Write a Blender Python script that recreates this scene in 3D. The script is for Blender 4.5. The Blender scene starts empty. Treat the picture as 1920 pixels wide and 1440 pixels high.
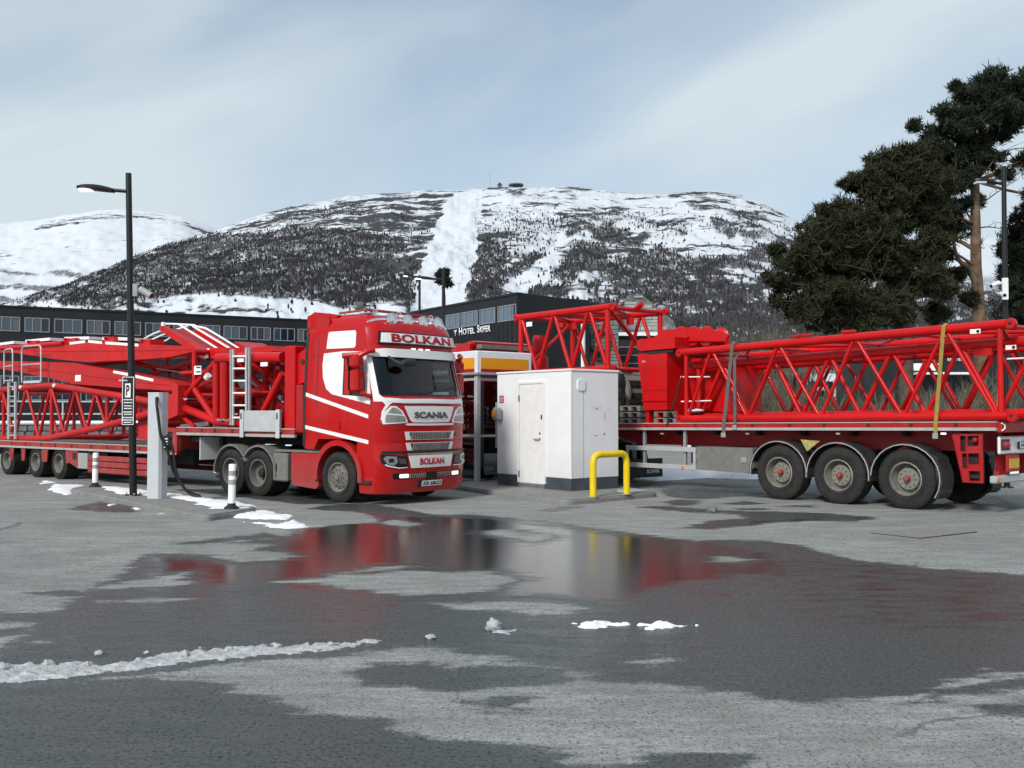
import bpy, bmesh, math, random
import numpy as np
from mathutils import Vector, Matrix

# ------------------------------------------------------------------ camera, sky, sun, exposure
scene = bpy.context.scene
COL = scene.collection
F_PX = 1850.0            # focal length in photograph pixels (1920 wide)
CAM_H = 1.75
PITCH = math.atan(56 / F_PX)
cam_data = bpy.data.cameras.new('camera')
cam_data.sensor_width = 36.0
cam_data.lens = 36.0 * F_PX / 1920.0
cam_data.clip_start = 0.1
cam_data.clip_end = 20000
cam = bpy.data.objects.new('camera', cam_data)
cam.location = (0, 0, CAM_H)
cam.rotation_euler = (math.radians(90) + PITCH, 0, 0)
COL.objects.link(cam)
scene.camera = cam

SUN_EL = math.radians(36)
SUN_AZ = math.atan2(-0.50, -0.86)        # direction towards the sun: behind the camera, to the left
sun_dir = Vector((math.sin(SUN_AZ) * math.cos(SUN_EL), math.cos(SUN_AZ) * math.cos(SUN_EL), math.sin(SUN_EL)))
world = bpy.data.worlds.new('World')
scene.world = world
world.use_nodes = True
wn, wl = world.node_tree.nodes, world.node_tree.links
wn.clear()
w_out = wn.new('ShaderNodeOutputWorld')
w_bg = wn.new('ShaderNodeBackground')
w_bg.inputs['Strength'].default_value = 0.106
w_sky = wn.new('ShaderNodeTexSky')
w_sky.sky_type = 'NISHITA'
w_sky.sun_disc = False
w_sky.sun_elevation = SUN_EL
w_sky.sun_rotation = SUN_AZ
w_sky.air_density = 1.0
w_sky.dust_density = 0.6
w_tc = wn.new('ShaderNodeTexCoord')
w_map = wn.new('ShaderNodeMapping')
w_map.inputs['Scale'].default_value = (1.0, 1.0, 3.2)
w_map0 = wn.new('ShaderNodeMapping')
w_map0.inputs['Rotation'].default_value = (0.0, 0.42, 0.15)
w_map.inputs['Location'].default_value = (4.2, 0.3, 1.1)
w_n = wn.new('ShaderNodeTexNoise')
w_n.inputs['Scale'].default_value = 1.5
w_n.inputs['Detail'].default_value = 4.0
w_n.inputs['Roughness'].default_value = 0.45
w_n.inputs['Distortion'].default_value = 0.3
w_r = wn.new('ShaderNodeValToRGB')
w_r.color_ramp.elements[0].position = 0.40
w_r.color_ramp.elements[0].color = (0.38, 0.38, 0.38, 1)
w_r.color_ramp.elements[1].position = 0.63
w_r.color_ramp.elements[1].color = (0.97, 0.97, 0.97, 1)
w_mix = wn.new('ShaderNodeMixRGB')
w_mix.inputs[2].default_value = (5.4, 6.2, 6.65, 1)     # thin high cloud
wl.new(w_tc.outputs['Generated'], w_map0.inputs['Vector'])
wl.new(w_map0.outputs['Vector'], w_map.inputs['Vector'])
wl.new(w_map.outputs['Vector'], w_n.inputs['Vector'])
wl.new(w_n.outputs['Fac'], w_r.inputs['Fac'])
wl.new(w_r.outputs['Color'], w_mix.inputs[0])
wl.new(w_sky.outputs['Color'], w_mix.inputs[1])
wl.new(w_mix.outputs['Color'], w_bg.inputs['Color'])
wl.new(w_bg.outputs['Background'], w_out.inputs['Surface'])

sun_data = bpy.data.lights.new('sun', 'SUN')
sun_data.energy = 2.8
sun_data.angle = math.radians(12)
sun_data.color = (1.0, 0.96, 0.90)
sun = bpy.data.objects.new('sun', sun_data)
sun.rotation_euler = (-sun_dir).to_track_quat('-Z', 'Y').to_euler()
COL.objects.link(sun)

scene.view_settings.view_transform = 'Standard'
scene.view_settings.look = 'None'
scene.view_settings.gamma = 1.0
scene.view_settings.exposure = 0.22
scene.view_settings.use_curve_mapping = False
scene.cycles.use_adaptive_sampling = True
scene.cycles.adaptive_threshold = 0.02
scene.cycles.max_bounces = 5
scene.cycles.diffuse_bounces = 2
scene.cycles.glossy_bounces = 2
scene.cycles.transmission_bounces = 5
scene.cycles.transparent_max_bounces = 8

# ------------------------------------------------------------------ measuring: photograph pixel -> point in the place
def ray(px, py):
    dx, dz = (px - 960) / F_PX, (720 - py) / F_PX
    return (dx, math.cos(PITCH) - dz * math.sin(PITCH), math.sin(PITCH) + dz * math.cos(PITCH))
def gnd(px, py, z=0.0):                       # on the plane at height z
    r = ray(px, py); t = (z - CAM_H) / r[2]
    return Vector((r[0] * t, r[1] * t, z))
def at(px, py, y):                            # at distance y
    r = ray(px, py); t = y / r[1]
    return Vector((r[0] * t, y, CAM_H + r[2] * t))
class Frame:                                  # a local frame on the ground: X along, Y away from the viewer's side, Z up
    def __init__(self, P, ang):
        self.P = Vector((P[0], P[1], 0)); self.ang = ang
        self.ex = Vector((math.cos(ang), math.sin(ang), 0)); self.ey = Vector((-math.sin(ang), math.cos(ang), 0))
    def w(self, x, y, z=0.0): return self.P + self.ex * x + self.ey * y + Vector((0, 0, z))
    def side(self, px, py, off=0.0):          # pixel -> (x, z) on the plane Y = off
        r = ray(px, py); Q = self.P + self.ey * off; d = self.ex
        det = d.x * (-r[1]) - d.y * (-r[0])
        s = ((-Q.x) * (-r[1]) - (-Q.y) * (-r[0])) / det
        t = (d.x * (-Q.y) - d.y * (-Q.x)) / det
        return (s, CAM_H + t * r[2])
    def front(self, px, py, L):               # pixel -> (y, z) on the plane X = L
        r = ray(px, py); Q = self.P + self.ex * L; d = self.ey
        det = d.x * (-r[1]) - d.y * (-r[0])
        s = ((-Q.x) * (-r[1]) - (-Q.y) * (-r[0])) / det
        t = (d.x * (-Q.y) - d.y * (-Q.x)) / det
        return (s, CAM_H + t * r[2])
    def empty(self, name):
        o = bpy.data.objects.new(name, None); COL.objects.link(o)
        o.empty_display_size = 0.3
        o.location = self.P; o.rotation_euler = (0, 0, self.ang)
        return o

# ------------------------------------------------------------------ noise in numpy
_rs = np.random.RandomState(7)
_tab = _rs.rand(256, 256)
def vnoise(x, y):
    xi, yi = np.floor(x).astype(int), np.floor(y).astype(int)
    fx, fy = x - xi, y - yi
    fx, fy = fx * fx * (3 - 2 * fx), fy * fy * (3 - 2 * fy)
    a = _tab[xi % 256, yi % 256]; b = _tab[(xi + 1) % 256, yi % 256]
    c = _tab[xi % 256, (yi + 1) % 256]; d = _tab[(xi + 1) % 256, (yi + 1) % 256]
    return (a * (1 - fx) + b * fx) * (1 - fy) + (c * (1 - fx) + d * fx) * fy
def fbm(x, y, o=4, g=0.5):
    s, a, t = 0.0, 1.0, 0.0
    for k in range(o):
        s = s + a * vnoise(x * 2 ** k + 17.3 * k, y * 2 ** k + 9.1 * k); t += a; a *= g
    return s / t
def sdist(X, Y, poly):                         # signed distance to a polygon, positive inside
    P = np.array(poly, float); n = len(P)
    d2 = np.full(X.shape, 1e18); ins = np.zeros(X.shape, bool)
    for i in range(n):
        ax, ay = P[i]; bx, by = P[(i + 1) % n]
        ex, ey = bx - ax, by - ay
        wx, wy = X - ax, Y - ay
        t = np.clip((wx * ex + wy * ey) / (ex * ex + ey * ey + 1e-12), 0, 1)
        d2 = np.minimum(d2, (wx - t * ex) ** 2 + (wy - t * ey) ** 2)
        c = (ay > Y) != (by > Y)
        with np.errstate(divide='ignore', invalid='ignore'):
            xi = ax + (Y - ay) * ex / (ey if abs(ey) > 1e-12 else 1e-12)
        ins ^= c & (X < xi)
    d = np.sqrt(d2)
    return np.where(ins, d, -d)
def sstep(a, b, x):
    t = np.clip((x - a) / (b - a), 0, 1); return t * t * (3 - 2 * t)

# ------------------------------------------------------------------ materials
MATS = {}
def mat(name, color, rough=0.5, metal=0.0, var=0.0, vscale=6.0, bump=0.0, bscale=40.0, coat=0.0, dirt=0.0, dirtcol=(0.16, 0.15, 0.14), dscale=2.5,
        emit=None, estr=0.0, trans=0.0, ior=1.45, spec=0.5, low=None):
    m = bpy.data.materials.new(name); m.use_nodes = True
    N, L = m.node_tree.nodes, m.node_tree.links
    b = N['Principled BSDF']
    b.inputs['Base Color'].default_value = (*color, 1); b.inputs['Roughness'].default_value = rough
    b.inputs['Metallic'].default_value = metal; b.inputs['IOR'].default_value = ior
    b.inputs['Specular IOR Level'].default_value = spec
    b.inputs['Coat Weight'].default_value = coat; b.inputs['Coat Roughness'].default_value = 0.06
    b.inputs['Transmission Weight'].default_value = trans
    if emit: b.inputs['Emission Color'].default_value = (*emit, 1); b.inputs['Emission Strength'].default_value = estr
    tc = N.new('ShaderNodeTexCoord')
    src = None
    if var > 0:
        n = N.new('ShaderNodeTexNoise'); n.inputs['Scale'].default_value = vscale; n.inputs['Detail'].default_value = 5
        L.new(tc.outputs['Object'], n.inputs['Vector'])
        r = N.new('ShaderNodeMapRange'); r.inputs[1].default_value = 0.3; r.inputs[2].default_value = 0.7
        r.inputs[3].default_value = 1 - var; r.inputs[4].default_value = 1 + var
        L.new(n.outputs['Fac'], r.inputs[0])
        x = N.new('ShaderNodeMixRGB'); x.blend_type = 'MULTIPLY'; x.inputs[0].default_value = 1
        x.inputs[1].default_value = (*color, 1); L.new(r.outputs[0], x.inputs[2]); src = x.outputs[0]
    if dirt > 0 or low:
        n = N.new('ShaderNodeTexNoise'); n.inputs['Scale'].default_value = dscale; n.inputs['Detail'].default_value = 8; n.inputs['Roughness'].default_value = 0.65
        L.new(tc.outputs['Object'], n.inputs['Vector'])
        fac = N.new('ShaderNodeMapRange'); fac.inputs[1].default_value = 0.40; fac.inputs[2].default_value = 0.75
        fac.inputs[3].default_value = 0.0; fac.inputs[4].default_value = dirt
        L.new(n.outputs['Fac'], fac.inputs[0]); f = fac.outputs[0]
        if low:                                 # road film thrown up from below: (z0, z1, amount)
            sp = N.new('ShaderNodeSeparateXYZ'); L.new(tc.outputs['Object'], sp.inputs[0])
            g = N.new('ShaderNodeMapRange'); g.inputs[1].default_value = low[0]; g.inputs[2].default_value = low[1]
            g.inputs[3].default_value = low[2]; g.inputs[4].default_value = 0.0; L.new(sp.outputs[2], g.inputs[0])
            mm = N.new('ShaderNodeMath'); mm.operation = 'MULTIPLY'; L.new(g.outputs[0], mm.inputs[0])
            nr = N.new('ShaderNodeMapRange'); nr.inputs[1].default_value = 0.3; nr.inputs[2].default_value = 0.7
            nr.inputs[3].default_value = 0.55; nr.inputs[4].default_value = 1.1; L.new(n.outputs['Fac'], nr.inputs[0]); L.new(nr.outputs[0], mm.inputs[1])
            aa = N.new('ShaderNodeMath'); aa.operation = 'ADD'; aa.use_clamp = True; L.new(mm.outputs[0], aa.inputs[0]); L.new(f, aa.inputs[1]); f = aa.outputs[0]
        x = N.new('ShaderNodeMixRGB'); L.new(f, x.inputs[0])
        if src: L.new(src, x.inputs[1])
        else: x.inputs[1].default_value = (*color, 1)
        x.inputs[2].default_value = (*dirtcol, 1); src = x.outputs[0]
        rr = N.new('ShaderNodeMapRange'); rr.inputs[3].default_value = rough; rr.inputs[4].default_value = min(1, rough + 0.45)
        L.new(f, rr.inputs[0]); L.new(rr.outputs[0], b.inputs['Roughness'])
    if src: L.new(src, b.inputs['Base Color'])
    if bump > 0:
        n = N.new('ShaderNodeTexNoise'); n.inputs['Scale'].default_value = bscale; n.inputs['Detail'].default_value = 4
        L.new(tc.outputs['Object'], n.inputs['Vector'])
        bp = N.new('ShaderNodeBump'); bp.inputs['Strength'].default_value = bump; bp.inputs['Distance'].default_value = 0.02
        L.new(n.outputs['Fac'], bp.inputs['Height']); L.new(bp.outputs['Normal'], b.inputs['Normal'])
    MATS[name] = m
    return m

RED = (0.44, 0.0012, 0.0025)
mat('cab_red', RED, 0.30, coat=0.35, spec=0.3, dirt=0.05, dscale=3.5, dirtcol=(0.19, 0.105, 0.095), low=(0.15, 1.30, 0.62))
mat('cab_red_clean', RED, 0.28, coat=0.4, spec=0.3, dirt=0.06, dscale=3.5, dirtcol=(0.20, 0.08, 0.075), low=(0.15, 0.6, 0.25))
mat('lamp_dim', (0.30, 0.32, 0.33), 0.12, metal=0.5, coat=0.6)
mat('crane_red', (0.54, 0.0025, 0.004), 0.36, var=0.14, vscale=1.5, coat=0.12, spec=0.3, dirt=0.42, dscale=3.2, dirtcol=(0.25, 0.018, 0.018))
mat('crane_red_dusty', (0.48, 0.010, 0.012), 0.42, var=0.14, vscale=1.5, spec=0.3, dirt=0.40, dscale=1.6, dirtcol=(0.26, 0.07, 0.065))
mat('trailer_red', (0.36, 0.010, 0.012), 0.5, var=0.15, vscale=3, dirt=0.55, dscale=3.0, dirtcol=(0.20, 0.10, 0.09), low=(0.2, 1.3, 0.25))
mat('trailer_red_clean', (0.40, 0.006, 0.010), 0.4, var=0.12, vscale=3, dirt=0.40, dscale=3.0, dirtcol=(0.14, 0.05, 0.05))
mat('white_paint', (0.80, 0.80, 0.79), 0.35, var=0.04, dirt=0.10, dscale=2, coat=0.2)
mat('cab_white', (0.80, 0.80, 0.79), 0.3, coat=0.4, dirt=0.06, dscale=2)
mat('kiosk_white', (0.80, 0.81, 0.82), 0.5, var=0.03, vscale=2, dirt=0.10, dscale=1.2, dirtcol=(0.48, 0.49, 0.49), low=(0.30, 0.95, 0.45), bump=0.05, bscale=25)
mat('kiosk_plinth', (0.045, 0.06, 0.075), 0.55, var=0.1, dirt=0.3, dirtcol=(0.16, 0.16, 0.16))
mat('grey_paint', (0.33, 0.34, 0.34), 0.5, var=0.08, dirt=0.35, dirtcol=(0.17, 0.16, 0.15), dscale=3)
mat('grey_dusty', (0.17, 0.17, 0.16), 0.7, var=0.15, dirt=0.6, dirtcol=(0.13, 0.12, 0.11), dscale=4)
mat('alloy', (0.62, 0.63, 0.64), 0.35, metal=0.85, var=0.1, vscale=8, dirt=0.25, dirtcol=(0.25, 0.24, 0.23))
mat('steel_grey', (0.42, 0.43, 0.44), 0.45, metal=0.5, var=0.1, dirt=0.2)
mat('rail_grey', (0.50, 0.51, 0.52), 0.45, metal=0.3, var=0.08)
mat('rim_steel', (0.27, 0.26, 0.23), 0.5, metal=0.35, var=0.2, dirt=0.8, dirtcol=(0.12, 0.11, 0.09), dscale=9)
mat('rim_dirty', (0.17, 0.16, 0.14), 0.7, metal=0.1, var=0.2, dirt=0.6, dirtcol=(0.09, 0.08, 0.07), dscale=12)
mat('hub_red', (0.32, 0.04, 0.03), 0.6, var=0.15, dirt=0.6, dirtcol=(0.14, 0.09, 0.07), dscale=12)
mat('tyre', (0.022, 0.022, 0.022), 0.85, var=0.25, vscale=14, dirt=0.7, dirtcol=(0.048, 0.046, 0.043), dscale=5, bump=0.15, bscale=60, spec=0.3)
mat('black_plastic', (0.018, 0.018, 0.019), 0.55, var=0.2, dirt=0.5, dirtcol=(0.06, 0.058, 0.055), dscale=5)
mat('black_gloss', (0.008, 0.008, 0.009), 0.15)
mat('black_paint', (0.007, 0.0075, 0.009), 0.4, var=0.2)
mat('chassis_black', (0.016, 0.015, 0.015), 0.75, var=0.3, dirt=0.5, dirtcol=(0.05, 0.045, 0.04))
mat('interior', (0.03, 0.03, 0.032), 0.8, var=0.2)
mat('strip_grey', (0.42, 0.40, 0.38), 0.6, var=0.15, vscale=10, dirt=0.5, dirtcol=(0.16, 0.13, 0.12), dscale=5)
mat('reflector_white', (0.85, 0.83, 0.80), 0.4, var=0.05)
mat('letter_red', (0.42, 0.004, 0.02), 0.4)
mat('letter_dark', (0.09, 0.09, 0.10), 0.35, metal=0.4, var=0.2)
mat('letter_black', (0.01, 0.01, 0.012), 0.5)
mat('letter_white', (0.86, 0.86, 0.86), 0.5)
mat('mesh_chrome', (0.42, 0.41, 0.38), 0.35, metal=0.6, var=0.2, dirt=0.3, dirtcol=(0.08, 0.07, 0.06))
mat('chrome', (0.80, 0.80, 0.81), 0.12, metal=1.0)
mat('lamp_glass', (0.75, 0.77, 0.78), 0.08, metal=0.6, spec=0.8)
mat('lamp_lit', (0.9, 0.88, 0.8), 0.3, emit=(1.0, 0.93, 0.78), estr=1.3)
mat('led_white', (0.9, 0.9, 0.9), 0.3, emit=(1.0, 0.98, 0.95), estr=1.6)
mat('lamp_red', (0.30, 0.01, 0.02), 0.2, coat=0.5)
mat('lamp_amber', (0.75, 0.22, 0.01), 0.3)
mat('yellow_paint', (0.78, 0.55, 0.005), 0.4, var=0.05, dirt=0.15, dirtcol=(0.35, 0.25, 0.05), dscale=4)
mat('sign_yellow', (0.72, 0.30, 0.005), 0.45, var=0.04)
mat('sign_red', (0.36, 0.006, 0.012), 0.45)
mat('sign_white', (0.70, 0.73, 0.78), 0.4, var=0.03)
mat('reflex_yellow', (0.60, 0.36, 0.02), 0.4, var=0.15, vscale=20)
mat('strap_grey', (0.10, 0.105, 0.105), 0.8, var=0.2, vscale=20)
mat('strap_yellow', (0.30, 0.215, 0.045), 0.8, var=0.2, vscale=14)
mat('concrete', (0.23, 0.23, 0.22), 0.85, var=0.18, vscale=5, bump=0.25, bscale=60, dirt=0.4, dirtcol=(0.11, 0.11, 0.105), dscale=2.5)
mat('concrete_pale', (0.45, 0.46, 0.47), 0.7, var=0.08, vscale=3, bump=0.1, bscale=50, dirt=0.25, dirtcol=(0.28, 0.28, 0.28), dscale=2)
mat('column_grey', (0.50, 0.53, 0.55), 0.45, var=0.05, dirt=0.15, dirtcol=(0.3, 0.3, 0.3))
mat('rubber', (0.012, 0.012, 0.013), 0.6, var=0.2)
mat('wood', (0.20, 0.15, 0.10), 0.8, var=0.25, vscale=8)
mat('plank_grey', (0.17, 0.16, 0.15), 0.85, var=0.25, vscale=5, bump=0.2, bscale=20)
mat('hotel_black', (0.010, 0.011, 0.014), 0.55, var=0.25, vscale=0.6)
mat('hotel_frame', (0.22, 0.23, 0.25), 0.5)
mat('hotel_glass_dark', (0.012, 0.018, 0.03), 0.05, spec=0.7)
mat('hotel_glass_blind', (0.10, 0.11, 0.12), 0.25, spec=0.6, var=0.2)
mat('hotel_glass', (0.03, 0.05, 0.08), 0.05, spec=0.9, coat=0.5)
mat('hotel_glass_sky', (0.16, 0.21, 0.28), 0.04, metal=0.55, spec=0.9)
mat('slate_wall', (0.30, 0.31, 0.30), 0.8, var=0.25, vscale=1.2, bump=0.5, bscale=4)
mat('slate_dark', (0.16, 0.17, 0.17), 0.8, var=0.25, vscale=1.2, bump=0.5, bscale=4)
mat('stone_grey', (0.14, 0.14, 0.14), 0.9, var=0.4, vscale=3, bump=0.6, bscale=6)
mat('snow', (0.80, 0.82, 0.85), 0.7, var=0.06, vscale=6, bump=0.35, bscale=18)
mat('snow_dirty', (0.47, 0.49, 0.50), 0.7, var=0.22, vscale=14, bump=0.7, bscale=45, dirt=0.85, dirtcol=(0.26, 0.27, 0.27), dscale=9)
mat('ice', (0.55, 0.58, 0.60), 0.25, var=0.1, vscale=9)
mat('bark_pine', (0.15, 0.098, 0.062), 0.9, var=0.45, vscale=3.5, bump=0.8, bscale=14)
mat('bark_dark', (0.085, 0.065, 0.05), 0.9, var=0.4, vscale=4, bump=0.6, bscale=14)
mat('twig', (0.125, 0.11, 0.080), 0.9, var=0.35, vscale=2)
mat('needle', (0.022, 0.029, 0.016), 0.7, var=0.45, vscale=0.8, spec=0.25)
mat('needle_warm', (0.030, 0.034, 0.015), 0.7, var=0.45, vscale=0.8, spec=0.25)
mat('far_conifer', (0.020, 0.024, 0.026), 0.9, var=0.3, vscale=0.02)
mat('far_birch', (0.058, 0.056, 0.060), 0.9, var=0.45, vscale=0.03)
def glass_mat(name, tint, rough=0.02, mixf=0.75):
    m = bpy.data.materials.new(name); m.use_nodes = True
    N, L = m.node_tree.nodes, m.node_tree.links
    N.remove(N['Principled BSDF'])
    t = N.new('ShaderNodeBsdfTransparent'); t.inputs[0].default_value = (*tint, 1)
    g = N.new('ShaderNodeBsdfGlossy'); g.inputs['Roughness'].default_value = rough; g.inputs[0].default_value = (0.95, 0.97, 1.0, 1)
    fr = N.new('ShaderNodeFresnel'); fr.inputs[0].default_value = 1.55
    mx = N.new('ShaderNodeMath'); mx.operation = 'MULTIPLY'; mx.inputs[1].default_value = mixf; L.new(fr.outputs[0], mx.inputs[0])
    s = N.new('ShaderNodeMixShader'); L.new(mx.outputs[0], s.inputs[0]); L.new(t.outputs[0], s.inputs[1]); L.new(g.outputs[0], s.inputs[2])
    L.new(s.outputs[0], N['Material Output'].inputs['Surface'])
    MATS[name] = m
glass_mat('cab_glass', (0.88, 0.92, 0.93), mixf=0.9)
glass_mat('clear_glass', (0.12, 0.13, 0.13), mixf=2.6)

# ------------------------------------------------------------------ mesh builder
class MB:
    def __init__(self): self.v, self.f = [], []
    def raw(self, v, f):
        b = len(self.v); self.v += [tuple(p) for p in v]; self.f += [tuple(i + b for i in q) for q in f]; return self
    def box(self, x0, x1, y0, y1, z0, z1, bev=0.0):
        if bev <= 0:
            v = [(x, y, z) for x in (x0, x1) for y in (y0, y1) for z in (z0, z1)]
            return self.raw(v, [(0, 1, 3, 2), (4, 6, 7, 5), (0, 4, 5, 1), (2, 3, 7, 6), (0, 2, 6, 4), (1, 5, 7, 3)])
        bev = min(bev, 0.45 * min(x1 - x0, y1 - y0, z1 - z0))
        c = ((x0 + x1) / 2, (y0 + y1) / 2, (z0 + z1) / 2); h = ((x1 - x0) / 2, (y1 - y0) / 2, (z1 - z0) / 2)
        v, idx = [], {}
        for sx in (-1, 1):
            for sy in (-1, 1):
                for sz in (-1, 1):
                    s = (sx, sy, sz)
                    for a in range(3):
                        idx[(s, a)] = len(v)
                        v.append(tuple(c[k] + s[k] * (h[k] if k == a else h[k] - bev) for k in range(3)))
        f = []
        for a in range(3):
            b_, c_ = (a + 1) % 3, (a + 2) % 3
            for sa in (-1, 1):
                q = []
                for sb, sc in ((-1, -1), (1, -1), (1, 1), (-1, 1)):
                    s = [0, 0, 0]; s[a], s[b_], s[c_] = sa, sb, sc; q.append(idx[(tuple(s), a)])
                f.append(tuple(q if sa > 0 else q[::-1]))
        for a in range(3):                      # edges running along axis a
            b_, c_ = (a + 1) % 3, (a + 2) % 3
            for sb in (-1, 1):
                for sc in (-1, 1):
                    s0 = [0, 0, 0]; s0[a], s0[b_], s0[c_] = -1, sb, sc; s1 = list(s0); s1[a] = 1
                    q = [idx[(tuple(s0), b_)], idx[(tuple(s1), b_)], idx[(tuple(s1), c_)], idx[(tuple(s0), c_)]]
                    f.append(tuple(q if sb * sc < 0 else q[::-1]))
        for sx in (-1, 1):
            for sy in (-1, 1):
                for sz in (-1, 1):
                    q = [idx[((sx, sy, sz), a)] for a in range(3)]
                    f.append(tuple(q if sx * sy * sz > 0 else q[::-1]))
        return self.raw(v, f)
    def tube(self, pts, r, n=8, caps=True, r2=None):
        pts = [Vector(p) for p in pts]; m = len(pts)
        rs = [r if r2 is None else r + (r2 - r) * i / (m - 1) for i in range(m)] if not isinstance(r, (list, tuple)) else list(r)
        v, f = [], []
        t0 = (pts[1] - pts[0]).normalized()
        up = Vector((0, 0, 1)) if abs(t0.z) < 0.9 else Vector((1, 0, 0))
        nx = t0.cross(up).normalized()
        for i, p in enumerate(pts):
            t = ((pts[min(i + 1, m - 1)] - p).normalized() + (p - pts[max(i - 1, 0)]).normalized()).normalized()
            nx = (nx - t * nx.dot(t)).normalized(); ny = t.cross(nx)
            for k in range(n):
                a = 2 * math.pi * k / n; v.append(p + (nx * math.cos(a) + ny * math.sin(a)) * rs[i])
        for i in range(m - 1):
            for k in range(n):
                f.append((i * n + k, i * n + (k + 1) % n, (i + 1) * n + (k + 1) % n, (i + 1) * n + k))
        if caps: f.append(tuple(range(n - 1, -1, -1))); f.append(tuple((m - 1) * n + k for k in range(n)))
        return self.raw(v, f)
    def bar(self, a, b, w, h, up=(0, 0, 1)):    # rectangular bar from a to b
        a, b = Vector(a), Vector(b); t = (b - a).normalized(); up = Vector(up)
        if abs(t.dot(up)) > 0.98: up = Vector((1, 0, 0))
        s = t.cross(up).normalized(); u = s.cross(t)
        v = [p + s * (i * w / 2) + u * (j * h / 2) for p in (a, b) for i in (-1, 1) for j in (-1, 1)]
        return self.raw(v, [(0, 1, 3, 2), (4, 6, 7, 5), (0, 4, 5, 1), (2, 3, 7, 6), (0, 2, 6, 4), (1, 5, 7, 3)])
    def prism(self, poly, axis, a0, a1):        # polygon in the two other axes, extruded along axis
        n = len(poly); v = []
        for a in (a0, a1):
            for (p, q) in poly:
                v.append({'x': (a, p, q), 'y': (p, a, q), 'z': (p, q, a)}[axis])
        f = [tuple(range(n)), tuple(range(2 * n - 1, n - 1, -1))] + [(i, n + i, n + (i + 1) % n, (i + 1) % n) for i in range(n)]
        return self.raw(v, f)
    def lathe(self, prof, c, axis='y', n=32, caps=False):   # prof: (radius, along)
        v, f = [], []; m = len(prof)
        for k in range(n):
            a = 2 * math.pi * k / n; ca, sa = math.cos(a), math.sin(a)
            for r, h in prof:
                p = {'y': (r * ca, h, r * sa), 'z': (r * ca, r * sa, h), 'x': (h, r * ca, r * sa)}[axis]
                v.append((c[0] + p[0], c[1] + p[1], c[2] + p[2]))
        for k in range(n):
            for i in range(m - 1):
                f.append((k * m + i, k * m + i + 1, ((k + 1) % n) * m + i + 1, ((k + 1) % n) * m + i))
        if caps: f.append(tuple(k * m for k in range(n))); f.append(tuple(k * m + m - 1 for k in range(n - 1, -1, -1)))
        return self.raw(v, f)
    def mesh(self, name, m, smooth=35):
        me = bpy.data.meshes.new(name); me.from_pydata(self.v, [], self.f); me.update()
        bm = bmesh.new(); bm.from_mesh(me); bmesh.ops.recalc_face_normals(bm, faces=bm.faces); bm.to_mesh(me); bm.free()
        if smooth: me.shade_smooth(); me.set_sharp_from_angle(angle=math.radians(smooth))
        me.materials.append(MATS[m] if isinstance(m, str) else m)
        return me
    def build(self, name, m, parent=None, smooth=35):
        o = bpy.data.objects.new(name, self.mesh(name, m, smooth)); COL.objects.link(o)
        if parent: o.parent = parent
        return o
def tag(o, label=None, cat=None, group=None, kind=None):
    if label: o['label'] = label
    if cat: o['category'] = cat
    if group: o['group'] = group
    if kind: o['kind'] = kind
    return o
def link_mesh(name, me, parent=None, loc=(0, 0, 0), rot=(0, 0, 0)):
    o = bpy.data.objects.new(name, me); COL.objects.link(o); o.location = loc; o.rotation_euler = rot
    if parent: o.parent = parent
    return o
def copy_tree(o, parent=None):
    c = o.copy(); COL.objects.link(c); c.parent = parent
    for ch in list(o.children): copy_tree(ch, c)
    return c
def patch(outer, mapfn, off, thick, name, m, parent, holes=(), step=0.12, smooth=35):
    """a sheet cut to an outline on a curved surface: mapfn(a, b, o) -> point, o = distance outwards"""
    bm = bmesh.new(); edges = []
    for loop in [outer] + list(holes):
        vs = [bm.verts.new((p[0], p[1], 0)) for p in loop]
        edges += [bm.edges.new((vs[i], vs[(i + 1) % len(vs)])) for i in range(len(vs))]
    bmesh.ops.triangle_fill(bm, use_beauty=True, use_dissolve=False, edges=edges, normal=(0, 0, 1))
    xs = [p[0] for p in outer]; ys = [p[1] for p in outer]
    for ax, (lo, hi) in ((0, (min(xs), max(xs))), (1, (min(ys), max(ys)))):
        k = math.ceil(lo / step) * step
        while k < hi:
            co = (k, 0, 0) if ax == 0 else (0, k, 0); no = (1, 0, 0) if ax == 0 else (0, 1, 0)
            bmesh.ops.bisect_plane(bm, geom=bm.verts[:] + bm.edges[:] + bm.faces[:], plane_co=co, plane_no=no, dist=1e-5); k += step
    bound = [e for e in bm.edges if len(e.link_faces) == 1]
    ret = bmesh.ops.extrude_edge_only(bm, edges=bound)
    low = {v for v in ret['geom'] if isinstance(v, bmesh.types.BMVert)}
    for v in bm.verts:
        a, b = v.co.x, v.co.y
        v.co = Vector(mapfn(a, b, off - thick if v in low else off))
    bmesh.ops.recalc_face_normals(bm, faces=bm.faces)
    me = bpy.data.meshes.new(name); bm.to_mesh(me); bm.free()
    if smooth: me.shade_smooth(); me.set_sharp_from_angle(angle=math.radians(smooth))
    me.materials.append(MATS[m])
    return link_mesh(name, me, parent)
def text_mesh(s, size, bold=0.0, sx=1.0, spacing=1.0):
    c = bpy.data.curves.new('lettering', 'FONT'); c.body = s; c.size = size; c.offset = bold
    c.align_x = 'CENTER'; c.align_y = 'CENTER'; c.space_character = spacing; c.resolution_u = 4
    o = bpy.data.objects.new('lettering', c); COL.objects.link(o)
    dg = bpy.context.evaluated_depsgraph_get(); dg.update()
    me = bpy.data.meshes.new_from_object(o.evaluated_get(dg))
    bpy.data.objects.remove(o); bpy.data.curves.remove(c)
    for v in me.vertices: v.co.x *= sx
    return me
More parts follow.
